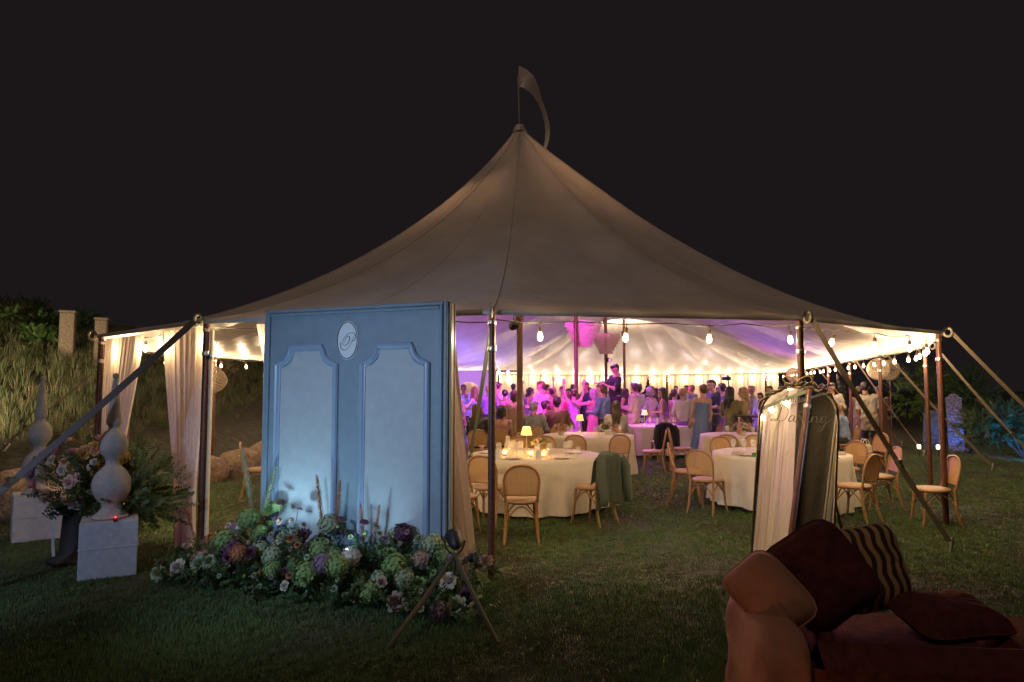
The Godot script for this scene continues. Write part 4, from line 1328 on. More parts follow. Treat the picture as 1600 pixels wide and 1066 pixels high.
# ---------------------------------------------------------------- flowers and plants
func petal(b: MB, at: Vector3, dir: Vector3, n: Vector3, l: float, w: float, cup: float) -> void:
	var s := dir.cross(n).normalized()
	var i := b.p(at)
	b.p(at + dir * l * 0.55 + s * w * 0.5 + n * cup * l * 0.35)
	b.p(at + dir * l * 0.55 - s * w * 0.5 + n * cup * l * 0.35)
	b.p(at + dir * l + s * w * 0.28 + n * cup * l)
	b.p(at + dir * l - s * w * 0.28 + n * cup * l)
	b.p(at + dir * l * 0.6 + n * cup * l * 0.25)
	b.tri(i, i + 1, i + 5); b.tri(i, i + 5, i + 2); b.quad(i + 5, i + 1, i + 3, i + 4); b.tri(i + 5, i + 4, i + 2)
func flower_meshes() -> void:
	var r := RandomNumberGenerator.new(); r.seed = 77
	for k in 3:
		var h := MB.new()        # hydrangea: a dome of four-petalled florets
		for i in 70:
			var y := 1.0 - 1.75 * (i + 0.5) / 70.0
			var a := i * 2.39996 + k
			var q := Vector3(cos(a) * sqrt(1.0 - y * y), y * 0.85, sin(a) * sqrt(1.0 - y * y)) * r.randf_range(0.86, 1.05)
			var n := q.normalized()
			var e := n.cross(Vector3(r.randf(), r.randf(), r.randf())).normalized()
			for m in 4: petal(h, q, e.rotated(n, m * PI / 2), n, 0.2, 0.19, r.randf_range(0.0, 0.35))
		h.ball(Vector3(0.8, 0.68, 0.8), Vector3.ZERO, 8, 5)
		T["hydrangea%d" % k] = h.mesh()
		var o := MB.new()        # rose: petals in rings, upright inside and rolled out outside
		for ring in 5:
			var cnt: int = [3, 5, 6, 7, 8][ring]
			for i in cnt:
				var a := TAU * i / cnt + ring * 0.7 + k
				var tilt: float = [0.15, 0.35, 0.6, 0.95, 1.25][ring] + r.randf_range(-0.1, 0.1)
				var rad := Vector3(cos(a), 0, sin(a))
				var dir := (Vector3.UP * cos(tilt) + rad * sin(tilt)).normalized()
				var n := (Vector3.UP * sin(tilt) - rad * cos(tilt)).normalized()
				petal(o, rad * 0.06 * ring + Vector3(0, -0.28, 0), dir, n, [0.75, 0.85, 0.92, 0.95, 0.95][ring] * r.randf_range(0.9, 1.1), [0.5, 0.62, 0.7, 0.78, 0.82][ring], -0.12 if ring > 2 else 0.18)
		T["rose%d" % k] = o.mesh()
	var sp := MB.new()           # tall dried seed spike
	for i in 150:
		var v := i / 150.0
		var a := i * 2.39996
		var w := 0.09 * (0.35 + 0.65 * sin(PI * (0.12 + 0.8 * v)))
		var d := Vector3(cos(a), 0.9, sin(a)).normalized()
		petal(sp, Vector3(0, v, 0), d, Vector3(-d.x, 0.3, -d.z).normalized(), w * 1.3, 0.02, 0.2)
	sp.tube([Vector3(0, -0.5, 0), Vector3(0, 0.98, 0)], 0.008, 5)
	T.spike = sp.mesh()
	var lf := MB.new()           # leafy sprig
	for i in 9:
		var y := 0.12 * i
		for sgn in [-1.0, 1.0]:
			var d := Vector3(sgn * 0.8, 0.5, r.randf_range(-0.5, 0.5)).normalized()
			petal(lf, Vector3(0, y, 0), d, Vector3(-sgn * 0.4, 0.8, 0.2).normalized(), 0.3 - 0.015 * i, 0.14, -0.15)
	lf.tube([Vector3.ZERO, Vector3(0.03, 1.1, 0.05)], [0.012, 0.004], 4)
	T.sprig = lf.mesh()
	var pd := MB.new()           # flat round seed head on a stalk
	pd.lathe([Vector2(0, -0.1), Vector2(0.3, -0.05), Vector2(1.0, 0.05), Vector2(0.95, 0.18), Vector2(0.4, 0.26), Vector2(0, 0.25)], 12)
	pd.tube([Vector3(0, -0.1, 0), Vector3(0.2, -3.0, 0.1)], 0.07, 4)
	T.seed_head = pd.mesh()
var petals := {}
func bloom(c: Color) -> StandardMaterial3D:
	if not petals.has(c): petals[c] = through(mat(c, 0.7), c * 0.5)
	return petals[c]
const WHITE := Color(0.5, 0.46, 0.4)
const GREEN := Color(0.17, 0.25, 0.08)
const SAGE := Color(0.27, 0.31, 0.19)
const MAUVE := Color(0.2, 0.13, 0.19)
const PEACH := Color(0.58, 0.34, 0.22)
const RUSTY := Color(0.32, 0.12, 0.05)
const PLUM := Color(0.09, 0.03, 0.06)
const YELLOW := Color(0.5, 0.36, 0.1)
const ROSE := Color(0.48, 0.2, 0.22)
const DUSK := Color(0.3, 0.2, 0.16)
const BLUSH := Color(0.6, 0.42, 0.36)
func put_flower(t: Node, kind: String, at: Vector3, size: float, c: Color, out: Vector3) -> void:
	var y := (out.normalized() + Vector3(rf(-0.3, 0.3), rf(-0.1, 0.3), rf(-0.3, 0.3))).normalized()
	var x := y.cross(Vector3(0.3, 0.2, 0.9)).normalized()
	var bs := Basis(x, y, x.cross(y)).rotated(y, rf(0, 6)).scaled(Vector3.ONE * size)
	put(T["%s%d" % [kind, rng.randi() % 3]], kind, bloom(c), t, Transform3D(bs, at))
func leaf_stuff(t: Node, n: int, f: Callable, lo: float, hi: float, m: Material, called := "foliage") -> void:
	var mm := MultiMesh.new()
	mm.transform_format = MultiMesh.TRANSFORM_3D
	mm.mesh = T.sprig
	mm.instance_count = n
	for i in n:
		var q: Array = f.call()
		var y: Vector3 = q[1].normalized()
		var x := y.cross(Vector3(0.31, 0.17, 0.93)).normalized()
		mm.set_instance_transform(i, Transform3D(Basis(x, y, x.cross(y)).rotated(y, rf(0, 6)).scaled(Vector3.ONE * rf(lo, hi)), q[0]))
	var o := MultiMeshInstance3D.new()
	o.multimesh = mm
	o.material_override = m
	o.name = called
	o.set_meta("kind", "stuff")
	t.add_child(o, true)
func flower_bank() -> void:
	var t := thing("flower_bank", "low bank of hydrangeas, roses and dried spikes at the foot of the blue panel", "flowers")
	var a := Vector3(-2.36, 0, -6.55)
	var d := Vector3(-0.57, 0, -5.82)
	var e := (d - a).normalized()
	var n := Vector3(-e.z, 0, e.x)
	var place := func(u: float, q: float, y: float) -> Vector3: return a + e * u + n * q + Vector3(0, y, 0)
	leaf_stuff(t, 640, func() -> Array:
		var u := rf(-0.62, 2.5)
		var q := rf(0.08, 0.75)
		var hmax := (0.5 - 0.5 * q) * (0.55 if u < -0.1 else 0.8 if u > 1.95 else 1.0)
		return [place.call(u, q, rf(0.0, maxf(0.05, hmax))), Vector3(rf(-1, 1), rf(0.1, 1.2), rf(-0.6, 1))], 0.1, 0.2, M.leaf)
	var cols := [SAGE, GREEN, SAGE, MAUVE, DUSK, PLUM, GREEN, SAGE, DUSK, SAGE, WHITE, GREEN, PLUM, PLUM, RUSTY]
	var k := 0
	for i in 24:
		for j in 4:
			var u := -0.58 + 3.02 * (i + rf(0.15, 0.85)) / 24.0
			var q := 0.12 + 0.19 * j + rf(-0.06, 0.06)
			var tall := (0.62 if u < 0.75 else 0.5) * (0.62 if u < -0.15 else 1.0)
			if u < -0.35: tall *= 0.7
			if u > 2.0: tall *= 0.78
			var y := tall * (1.0 - q / 0.98) + rf(-0.05, 0.06)
			y = maxf(y, 0.07)
			k += 1
			var c: Color = cols[(k * 7 + rng.randi() % 5) % cols.size()]
			var big := rng.randf() < 0.42
			if c == RUSTY or c == PEACH or c == YELLOW or c == BLUSH: big = rng.randf() < 0.12
			for lu in [0.44, 1.285]:
				if absf(u - lu) < 0.17 and q < 0.5: y *= 0.45
				elif absf(u - lu) < 0.13 and q < 0.75: y = maxf(y, 0.34)
			var out: Vector3 = n * (0.4 + q) + Vector3(0, 0.55, 0)
			if big: put_flower(t, "hydrangea", place.call(u, q, y), rf(0.06, 0.115), c, out)
			elif rng.randf() < 0.85: put_flower(t, "rose", place.call(u, q, y), rf(0.032, 0.07), c, out)
	for i in 60:        # small filler blooms poking out between the heads
		var u := rf(-0.6, 2.4)
		var q := rf(0.15, 0.85)
		var y := maxf(0.06, 0.58 * (1.0 - q / 0.98) + rf(0.0, 0.1)) * (0.6 if u < -0.15 else 1.0)
		put_flower(t, "rose" if i % 3 else "hydrangea", place.call(u, q, y), rf(0.016, 0.03), cols[rng.randi() % cols.size()], n + Vector3(0, 0.6, 0))
	# dried spikes rising in front of the panel, and a few stalked seed heads
	for s in [[-0.02, 0.1, 0.52, 0.62, -0.22, 0.0], [0.08, 0.12, 0.4, 0.58, 0.28, 0.0], [0.78, 0.1, 0.42, 0.5, -0.16, 0.0], [0.92, 0.12, 0.42, 0.46, 0.1, 0.02], [1.22, 0.12, 0.34, 0.36, -0.1, 0.05], [1.33, 0.14, 0.34, 0.36, 0.16, 0.0], [-0.48, 0.3, 0.2, 0.38, -0.3, 0.1]]:
		var bs := Basis(Vector3.BACK, -s[4]) * Basis(Vector3.RIGHT, s[5])
		put(T.spike, "dried_spike", bloom(RUSTY if s[0] > 0.5 or s[0] < -0.3 else SAGE), t, Transform3D(bs.scaled(Vector3(s[3] * 0.85, s[3], s[3] * 0.85)), place.call(s[0], s[1], s[2])))
	for s in [[0.55, 0.62], [1.02, 0.56], [1.6, 0.55], [0.35, 0.66], [1.25, 0.55]]:
		put(T.seed_head, "seed_head", bloom(PLUM), t, Transform3D(Basis(Vector3(rf(-1, 1), 0, rf(-1, 1)).normalized(), 0.4).scaled(Vector3.ONE * 0.042), place.call(s[0], 0.16, s[1])))
func entrance_flowers() -> void:
	var t := thing("flower_arrangement", "tall rose arrangement spilling between the two white finials", "flowers", Vector3(-4.3, 0, -6.85))
	var p := MB.new()
	p.lathe([Vector2(0, 0), Vector2(0.24, 0), Vector2(0.24, 0.05), Vector2(0.14, 0.1), Vector2(0.12, 0.45), Vector2(0.2, 0.55), Vector2(0.22, 0.6), Vector2(0, 0.6)], 20)
	build(p, "stand", M.dark, t)
	var rb := MB.new()
	rb.sheet(2, 16, func(u: float, v: float) -> Vector3: return Vector3(-0.13 + 0.03 * u + 0.012 * sin(v * 6.0), 0.56 - 0.5 * v, 0.16 + 0.02 * sin(v * 5.0)))
	build(rb, "ribbon", M.plinth, t)
	leaf_stuff(t, 420, func() -> Array:
		var q := Vector3(rf(-1, 1), rf(-1, 1), rf(-1, 1)).normalized() * pow(rng.randf(), 0.4)
		return [Vector3(q.x * 0.68 + 0.38, 0.80 + q.y * 0.34 - 0.2 * maxf(0.0, q.x), q.z * 0.4), q + Vector3(0, 0.3, 0)], 0.1, 0.22, M.leaf)
	var cols := [BLUSH, PEACH, WHITE, ROSE, BLUSH, WHITE, MAUVE, PEACH, YELLOW]
	for i in 64:
		var q := Vector3(rf(-1, 1), rf(-1, 1), rf(-0.1, 1)).normalized()
		var c: Color = cols[rng.randi() % cols.size()]
		var at := Vector3(q.x * 0.5 + 0.12, 0.86 + q.y * 0.34, q.z * 0.4 + 0.02)
		if at.x > 0.45 and rng.randf() < 0.7: continue
		put_flower(t, "rose", at, rf(0.04, 0.068), c, q)
	for s in [[0.55, 1.05, 0.25], [0.42, 0.95, 0.3], [0.5, 0.88, 0.32]]:
		put_flower(t, "hydrangea", Vector3(s[0], s[1], s[2]), 0.08, YELLOW, Vector3(0.3, 0.4, 1))
	for s in [[-0.1, 0.3], [0.15, 0.35], [0.0, 0.4]]:
		put(T.seed_head, "seed_head", bloom(BLUSH), t, Transform3D(Basis(Vector3.BACK, 0.3).scaled(Vector3.ONE * 0.03), Vector3(s[0], 0.95 + s[1], 0.1)))
func centrepiece(label: String, x: float, z: float, r: float, cs: Array, n: int) -> void:
	var t := thing("centrepiece", label, "flowers", Vector3(x, TOP, z), 0.0, "flower centrepieces on the tables")
	var v := MB.new()
	v.lathe([Vector2(0, 0), Vector2(0.05, 0), Vector2(0.07, 0.06), Vector2(0.06, 0.1), Vector2(0, 0.1)], 12)
	build(v, "bowl", M.china, t)
	leaf_stuff(t, 24, func() -> Array:
		var q := Vector3(rf(-1, 1), rf(0, 1), rf(-1, 1)).normalized()
		return [Vector3(0, 0.1, 0) + q * r * 0.4, q], 0.08, 0.13, M.leaf)
	for i in n:
		var q := Vector3(rf(-1, 1), rf(-0.1, 1), rf(-1, 1)).normalized()
		put_flower(t, "rose", Vector3(0, 0.11, 0) + q * Vector3(r, r * 0.7, r), rf(0.04, 0.055), cs[i % cs.size()], q)

func tufts(called: String, label: String, mesh: Mesh, m: Material, n: int, f: Callable) -> void:
	var mm := MultiMesh.new()
	mm.transform_format = MultiMesh.TRANSFORM_3D
	mm.use_colors = true
	mm.mesh = mesh
	mm.instance_count = n
	for i in n:
		var q: Array = f.call()
		mm.set_instance_transform(i, q[0])
		mm.set_instance_color(i, q[1])
	var o := MultiMeshInstance3D.new()
	o.multimesh = mm
	o.material_override = m
	o.name = numbered(called)
	add_child(o)
	tag(o, label, "grass", "", "stuff")
func blades(n: int, h: float, spread: float, w: float, droop: float, seed_: int) -> ArrayMesh:
	var r := RandomNumberGenerator.new(); r.seed = seed_
	var b := MB.new()
	for i in n:
		var a := r.randf() * TAU
		var o := Vector3(cos(a), 0, sin(a)) * spread * sqrt(r.randf())
		var d := Vector3(cos(a + r.randf_range(-1, 1)), 0, sin(a + r.randf_range(-1, 1)))
		var s := d.cross(Vector3.UP).normalized() * w
		var hh := h * r.randf_range(0.6, 1.1)
		var lean := droop * r.randf_range(0.3, 1.0)
		var m := o + Vector3(0, hh * 0.6, 0) + d * lean * hh * 0.35
		var t := o + Vector3(0, hh * (1.0 - 0.25 * lean), 0) + d * lean * hh
		var k := b.p(o - s); b.p(o + s); b.p(m + s * 0.8); b.p(m - s * 0.8); b.p(t)
		b.quad(k, k + 1, k + 2, k + 3); b.tri(k + 3, k + 2, k + 4)
	return b.mesh()
func hill_height(x: float, z: float) -> float:
	# the bank rises to the left of the tent; u is how far into it a point lies
	var u := (-x - 7.6) * 0.80 + (-z - 12.5) * 0.32
	var n := sin(x * 0.9 + z * 0.5) * 0.18 + sin(x * 2.3 - z * 1.1) * 0.08
	return smoothstep(0.0, 1.6, u) * 0.75 + smoothstep(1.6, 6.0, u) * 2.6 + n * smoothstep(0.3, 2.0, u) if z < 0 else 0.0
func bush(label: String, at: Vector3, r: Vector3, n: int, leaf: Material, size: float, called := "leafy_bush", group := "") -> void:
	var t := thing(called, label, "bush", at, 0.0, group)
	for k in 5:
		var b := MB.new()
		var a := TAU * k / 5
		b.tube([Vector3(0, 0, 0), Vector3(cos(a) * r.x * 0.3, r.y * 0.7, sin(a) * r.z * 0.3), Vector3(cos(a) * r.x * 0.7, r.y * 1.5, sin(a) * r.z * 0.7)], [0.02, 0.013, 0.004], 5)
		build(b, "branch", M.stem_brown, t)
	var lobes := []
	for k in 9: lobes.append([Vector3(rf(-0.65, 0.65) * r.x, r.y * rf(0.5, 1.55), rf(-0.65, 0.65) * r.z), rf(0.3, 0.5)])
	leaf_stuff(t, n, func() -> Array:
		var l: Array = lobes[rng.randi() % 9]
		var q := Vector3(rf(-1, 1), rf(-1, 1), rf(-1, 1)).normalized()
		return [l[0] + q * r * l[1] * pow(rng.randf(), 0.35), q + Vector3(0, 0.25, 0)], size * 0.7, size * 1.2, leaf)
func boulder(label: String, at: Vector3, r: Vector3, seed_: int) -> void:
	var nz := FastNoiseLite.new(); nz.seed = seed_; nz.frequency = 0.9
	var b := MB.new()
	b.ball(Vector3.ONE, Vector3.ZERO, 22, 14)
	for i in b.v.size():
		var p := b.v[i]
		var k := 1.0 + 0.22 * nz.get_noise_3dv(p * 1.3) + 0.06 * nz.get_noise_3dv(p * 5.0)
		b.v[i] = Vector3(signf(p.x) * pow(absf(p.x), 0.85), p.y, signf(p.z) * pow(absf(p.z), 0.85)) * r * k
	var o := build(b, "boulder", M.rock, null, Transform3D(Basis(Vector3.UP, seed_), at))
	tag(o, label, "boulder", "boulders at the edge of the lawn")

func people() -> void:
	person("person in a teal dress with one hand raised near the singer", -1.41, -17.5, Vector3(0.25, 0, -1), {"h": 1.68, "arms": ["mic", "down"], "skin": Color(0.36, 0.2, 0.125), "hair": ["long", Color(0.012, 0.009, 0.008)], "sway": -0.05, "twist": 0.32, "step": -0.1, "look": 0.2, "lean": -0.02, "nod": -0.03, "wear": {"dress": Color(0.03, 0.2, 0.26), "hem": 0.3, "full": 0.24, "cut": 0.08}})
	person("singer in a pale blue suit with one hand raised before the arch", -1.45, -21.5, Vector3(-0.1, 0, 1), {"h": 1.78, "arms": ["mic", "side"], "skin": Color(0.16, 0.08, 0.045), "hair": ["short", Color(0.012, 0.009, 0.008)], "group": "band on the stage", "sway": 0.1, "twist": -0.2, "step": 0.04, "look": -0.04, "lean": 0.04, "nod": 0.06, "wear": {"top": Color(0.25, 0.36, 0.55), "jacket": true, "shirt": Color(0.62, 0.6, 0.57), "legs": Color(0.02, 0.025, 0.06)}})
	person("person in a blue and white floral dress with long brown hair behind the strap", -1, -18.5, Vector3(-0.8, 0, -0.6), {"h": 1.7, "arms": ["side", "bent"], "skin": Color(0.52, 0.32, 0.23), "hair": ["long", Color(0.16, 0.06, 0.025)], "sway": -0.06, "twist": 0.23, "step": -0.11, "look": -0.27, "lean": -0.03, "nod": -0.02, "wear": {"dress": Color(0.25, 0.3, 0.5), "hem": 0.2, "full": 0.26, "cut": 0.08}})
	person("person in a white shirt seen from behind, left of the magenta dress", -0.41, -21, Vector3(0.25, 0, -1), {"h": 1.84, "arms": ["bent", "down"], "skin": Color(0.52, 0.32, 0.23), "hair": ["short", Color(0.045, 0.024, 0.013)], "sway": -0.02, "twist": 0.28, "step": -0.03, "look": -0.39, "lean": 0.01, "nod": 0.25, "wear": {"top": Color(0.62, 0.6, 0.57), "legs": Color(0.04, 0.04, 0.045), "sleeves": "long"}})
	person("person in a magenta dress raising one arm beside the white shirt", -0.15, -19.5, Vector3(0.25, 0, -1), {"h": 1.62, "arms": ["up", "bent"], "skin": Color(0.36, 0.2, 0.125), "hair": ["bun", Color(0.012, 0.009, 0.008)], "sway": -0.09, "twist": 0.08, "step": -0.03, "look": 0.16, "lean": 0.02, "nod": 0.14, "wear": {"dress": Color(0.6, 0.12, 0.3), "hem": 0.45, "full": 0.24, "cut": 0.08}})
	person("person in a tan halter dress standing behind the table lamp", 0.06, -15.2, Vector3(0.25, 0, -1), {"h": 1.63, "arms": ["down", "bent"], "skin": Color(0.52, 0.32, 0.23), "hair": ["bob", Color(0.045, 0.024, 0.013)], "sway": -0.0, "twist": 0.1, "step": 0.11, "look": 0.08, "lean": -0.01, "nod": -0.1, "wear": {"dress": Color(0.36, 0.26, 0.13), "hem": 0.15, "full": 0.27, "cut": 0.1}})
	person("person in a pale pink shirt in profile between two centre poles", 0.74, -17.2, Vector3(-0.8, 0, -0.6), {"h": 1.84, "arms": ["bent", "bent"], "skin": Color(0.52, 0.32, 0.23), "hair": ["short", Color(0.09, 0.045, 0.02)], "look": 0.5, "sway": 0.09, "twist": -0.01, "step": -0.09, "lean": 0.06, "nod": 0.15, "wear": {"top": Color(0.62, 0.6, 0.57), "legs": Color(0.45, 0.36, 0.25), "sleeves": "long"}})
	person("person with dark curly hair and a pale top behind the pink shirt", 0.64, -22, Vector3(0.8, 0, 0.6), {"h": 1.68, "arms": ["bent", "fold"], "skin": Color(0.36, 0.2, 0.125), "hair": ["bob", Color(0.012, 0.009, 0.008)], "sway": 0.08, "twist": -0.15, "step": -0.04, "look": 0.38, "lean": -0.01, "nod": 0.16, "wear": {"dress": Color(0.22, 0.22, 0.24), "hem": 0.5, "full": 0.24, "cut": 0.08}})
	person("person in a fuchsia dress with hair pinned up", 1.12, -19, Vector3(-0.8, 0, -0.6), {"h": 1.68, "arms": ["bent", "down"], "skin": Color(0.52, 0.32, 0.23), "hair": ["bun", Color(0.045, 0.024, 0.013)], "sway": -0.08, "twist": 0.13, "step": 0.06, "look": 0.45, "lean": 0.1, "nod": 0.07, "wear": {"dress": Color(0.6, 0.22, 0.3), "hem": 0.4, "full": 0.24, "cut": 0.08}})
	person("person in a white dress waving one arm high above the crowd", 1.53, -21.5, Vector3(-0.1, 0, 1), {"h": 1.72, "arms": ["bent", "up"], "skin": Color(0.52, 0.32, 0.23), "hair": ["short", Color(0.09, 0.045, 0.02)], "sway": -0.06, "twist": -0.24, "step": 0.01, "look": 0.01, "lean": -0.02, "nod": 0.21, "wear": {"dress": Color(0.62, 0.6, 0.57), "hem": 0.3, "full": 0.24, "cut": 0.08}})
	person("person with long dark hair in a red dress facing the tables", 1.5, -18.2, Vector3(-0.1, 0, 1), {"h": 1.66, "arms": ["bent", "bent"], "skin": Color(0.52, 0.32, 0.23), "hair": ["long", Color(0.012, 0.009, 0.008)], "sway": 0.0, "twist": 0.14, "step": -0.08, "look": -0.26, "lean": -0.03, "nod": 0.01, "wear": {"dress": Color(0.42, 0.05, 0.06), "hem": 0.3, "full": 0.24, "cut": 0.08}})
	person("person in a lilac dress with both arms raised beside the purple lit pole", 1.59, -17.4, Vector3(0.25, 0, -1), {"h": 1.66, "arms": ["up", "high"], "skin": Color(0.52, 0.32, 0.23), "hair": ["bun", Color(0.045, 0.024, 0.013)], "sway": -0.05, "twist": -0.05, "step": -0.03, "look": 0.33, "lean": 0.1, "nod": -0.06, "wear": {"dress": Color(0.36, 0.3, 0.42), "hem": 0.2, "full": 0.26, "cut": 0.08}})
	person("person in a dark suit with red hair right of the purple lit pole", 2.13, -19.8, Vector3(-0.8, 0, 0.6), {"h": 1.84, "arms": ["down", "bent"], "skin": Color(0.52, 0.32, 0.23), "hair": ["short", Color(0.16, 0.06, 0.025)], "sway": -0.02, "twist": -0.23, "step": 0.05, "look": 0.47, "lean": 0.0, "nod": 0.16, "wear": {"top": Color(0.02, 0.025, 0.06), "jacket": true, "shirt": Color(0.62, 0.6, 0.57), "legs": Color(0.02, 0.025, 0.06)}})
	person("person in a rose dress with short pale hair reaching to one side", 2.03, -17, Vector3(-0.8, 0, -0.6), {"h": 1.65, "arms": ["reach", "bent"], "skin": Color(0.52, 0.32, 0.23), "hair": ["bob", Color(0.3, 0.28, 0.26)], "sway": -0.04, "twist": -0.34, "step": 0.07, "look": -0.16, "lean": -0.0, "nod": 0.04, "wear": {"dress": Color(0.5, 0.27, 0.24), "hem": 0.4, "full": 0.25, "cut": 0.1, "sleeved": true}})
	person("person in a blue shirt and trousers in front of the one in black", 2.15, -16, Vector3(-0.8, 0, -0.6), {"h": 1.76, "arms": ["bent", "bent"], "skin": Color(0.52, 0.32, 0.23), "hair": ["short", Color(0.09, 0.045, 0.02)], "sway": -0.05, "twist": -0.06, "step": -0.02, "look": -0.08, "lean": 0.06, "nod": -0.01, "wear": {"top": Color(0.13, 0.2, 0.42), "legs": Color(0.02, 0.025, 0.06), "sleeves": "long"}})
	person("person in a black shirt standing tallest and looking down at a camera", 2.72, -18.2, Vector3(-0.8, 0, 0.6), {"h": 1.86, "arms": ["cam", "cam"], "skin": Color(0.52, 0.32, 0.23), "hair": ["short", Color(0.012, 0.009, 0.008)], "y": 0.44, "nod": 0.45, "look": -0.2, "group": "photographers", "sway": -0.08, "twist": -0.29, "step": -0.11, "lean": 0.02, "wear": {"top": Color(0.012, 0.012, 0.014), "legs": Color(0.012, 0.012, 0.014), "sleeves": "short"}})
	person("person in a cream suit seen from behind left of the far lamp", 3.2, -18, Vector3(-0.8, 0, -0.6), {"h": 1.8, "arms": ["bent", "down"], "skin": Color(0.52, 0.32, 0.23), "hair": ["short", Color(0.045, 0.024, 0.013)], "sway": 0.0, "twist": 0.15, "step": 0.13, "look": -0.44, "lean": -0.03, "nod": -0.07, "wear": {"top": Color(0.5, 0.45, 0.36), "jacket": true, "legs": Color(0.5, 0.45, 0.36)}})
	person("person in a white shirt between the cream suit and the white gown", 3.68, -19.5, Vector3(-0.8, 0, -0.6), {"h": 1.78, "arms": ["bent", "bent"], "skin": Color(0.52, 0.32, 0.23), "hair": ["short", Color(0.045, 0.024, 0.013)], "sway": -0.02, "twist": 0.05, "step": 0.07, "look": -0.15, "lean": 0.11, "nod": -0.12, "wear": {"top": Color(0.62, 0.6, 0.57), "legs": Color(0.04, 0.04, 0.045), "sleeves": "long"}})
	person("person in a white gown with grey hair behind the lamp on the far table", 3.79, -18.6, Vector3(-0.8, 0, -0.6), {"h": 1.7, "arms": ["bent", "hip"], "skin": Color(0.52, 0.32, 0.23), "hair": ["bob", Color(0.3, 0.28, 0.26)], "sway": 0.07, "twist": -0.2, "step": 0.11, "look": -0.47, "lean": 0.11, "nod": 0.16, "wear": {"dress": Color(0.62, 0.6, 0.57), "hem": 0.1, "full": 0.3, "cut": 0.1, "sleeved": true}})
	person("person with dark hair behind the white gown", 4.6, -23, Vector3(0.25, 0, -1), {"h": 1.74, "arms": ["down", "down"], "skin": Color(0.36, 0.2, 0.125), "hair": ["short", Color(0.012, 0.009, 0.008)], "sway": 0.1, "twist": 0.06, "step": -0.09, "look": 0.47, "lean": 0.04, "nod": -0.09, "wear": {"top": Color(0.04, 0.04, 0.045), "jacket": true, "shirt": Color(0.62, 0.6, 0.57), "legs": Color(0.04, 0.04, 0.045)}})
	person("person in a dark dress behind the photographer on the step", 3.46, -21, Vector3(-0.8, 0, -0.6), {"h": 1.66, "arms": ["bent", "down"], "skin": Color(0.52, 0.32, 0.23), "hair": ["long", Color(0.045, 0.024, 0.013)], "sway": 0.02, "twist": -0.0, "step": -0.01, "look": -0.35, "lean": -0.01, "nod": 0.09, "wear": {"dress": Color(0.12, 0.06, 0.035), "hem": 0.4, "full": 0.24, "cut": 0.08}})
	person("person with long dark hair in a purple print dress", 3.92, -17.6, Vector3(-1, 0, -0.1), {"h": 1.68, "arms": ["bent", "fold"], "skin": Color(0.36, 0.2, 0.125), "hair": ["long", Color(0.012, 0.009, 0.008)], "sway": -0.01, "twist": -0.26, "step": -0.02, "look": 0.23, "lean": 0.08, "nod": 0.05, "wear": {"dress": Color(0.3, 0.14, 0.45), "hem": 0.3, "full": 0.24, "cut": 0.08}})
	person("musician in a dark suit far back before the drapes", 6.68, -28, Vector3(-0.1, 0, 1), {"h": 1.75, "arms": ["bent", "bent"], "skin": Color(0.52, 0.32, 0.23), "hair": ["short", Color(0.045, 0.024, 0.013)], "group": "band on the stage", "sway": -0.02, "twist": -0.1, "step": -0.08, "look": -0.3, "lean": 0.04, "nod": -0.08, "wear": {"top": Color(0.04, 0.04, 0.045), "jacket": true, "shirt": Color(0.62, 0.6, 0.57), "legs": Color(0.04, 0.04, 0.045)}})
	person("person in a pale shirt far back before the drapes", 7.69, -30, Vector3(-0.8, 0, 0.6), {"h": 1.78, "arms": ["down", "bent"], "skin": Color(0.52, 0.32, 0.23), "hair": ["short", Color(0.045, 0.024, 0.013)], "sway": 0.05, "twist": 0.15, "step": 0.03, "look": -0.48, "lean": 0.02, "nod": 0.04, "wear": {"top": Color(0.5, 0.45, 0.36), "legs": Color(0.04, 0.04, 0.045), "sleeves": "long"}})
	person("person in a tan patterned dress left of the blond one in white", 4.37, -18.4, Vector3(0.8, 0, -0.6), {"h": 1.64, "arms": ["bent", "bent"], "skin": Color(0.36, 0.2, 0.125), "hair": ["bun", Color(0.09, 0.045, 0.02)], "sway": -0.08, "twist": 0.33, "step": 0.07, "look": 0.0, "lean": 0.08, "nod": -0.05, "wear": {"dress": Color(0.36, 0.26, 0.13), "hem": 0.3, "full": 0.25, "cut": 0.08}})
	person("person with short fair hair in a white shirt bent towards a neighbour", 4.31, -17.2, Vector3(0.25, 0, -1), {"h": 1.66, "arms": ["bent", "down"], "skin": Color(0.52, 0.32, 0.23), "hair": ["short", Color(0.3, 0.19, 0.09)], "lean": 0.12, "sway": -0.05, "twist": 0.02, "step": 0.07, "look": 0.15, "nod": 0.11, "wear": {"top": Color(0.62, 0.6, 0.57), "legs": Color(0.3, 0.14, 0.45), "sleeves": "long"}})
	person("person in a strapless blue gown seen from behind", 4.29, -15.6, Vector3(0.25, 0, -1), {"h": 1.76, "arms": ["down", "down"], "skin": Color(0.52, 0.32, 0.23), "hair": ["bun", Color(0.09, 0.045, 0.02)], "sway": 0.08, "twist": 0.17, "step": 0.12, "look": 0.48, "lean": 0.0, "nod": -0.01, "wear": {"dress": Color(0.13, 0.2, 0.42), "hem": 0.05, "full": 0.26, "cut": 0.05}})
	person("person in a navy shirt looking left beside the blue gown", 5.04, -17, Vector3(-1, 0, -0.1), {"h": 1.88, "arms": ["fold", "fold"], "skin": Color(0.52, 0.32, 0.23), "hair": ["short", Color(0.045, 0.024, 0.013)], "sway": 0.01, "twist": 0.33, "step": -0.04, "look": 0.44, "lean": 0.1, "nod": 0.07, "wear": {"top": Color(0.02, 0.025, 0.06), "legs": Color(0.04, 0.04, 0.045), "sleeves": "short"}})
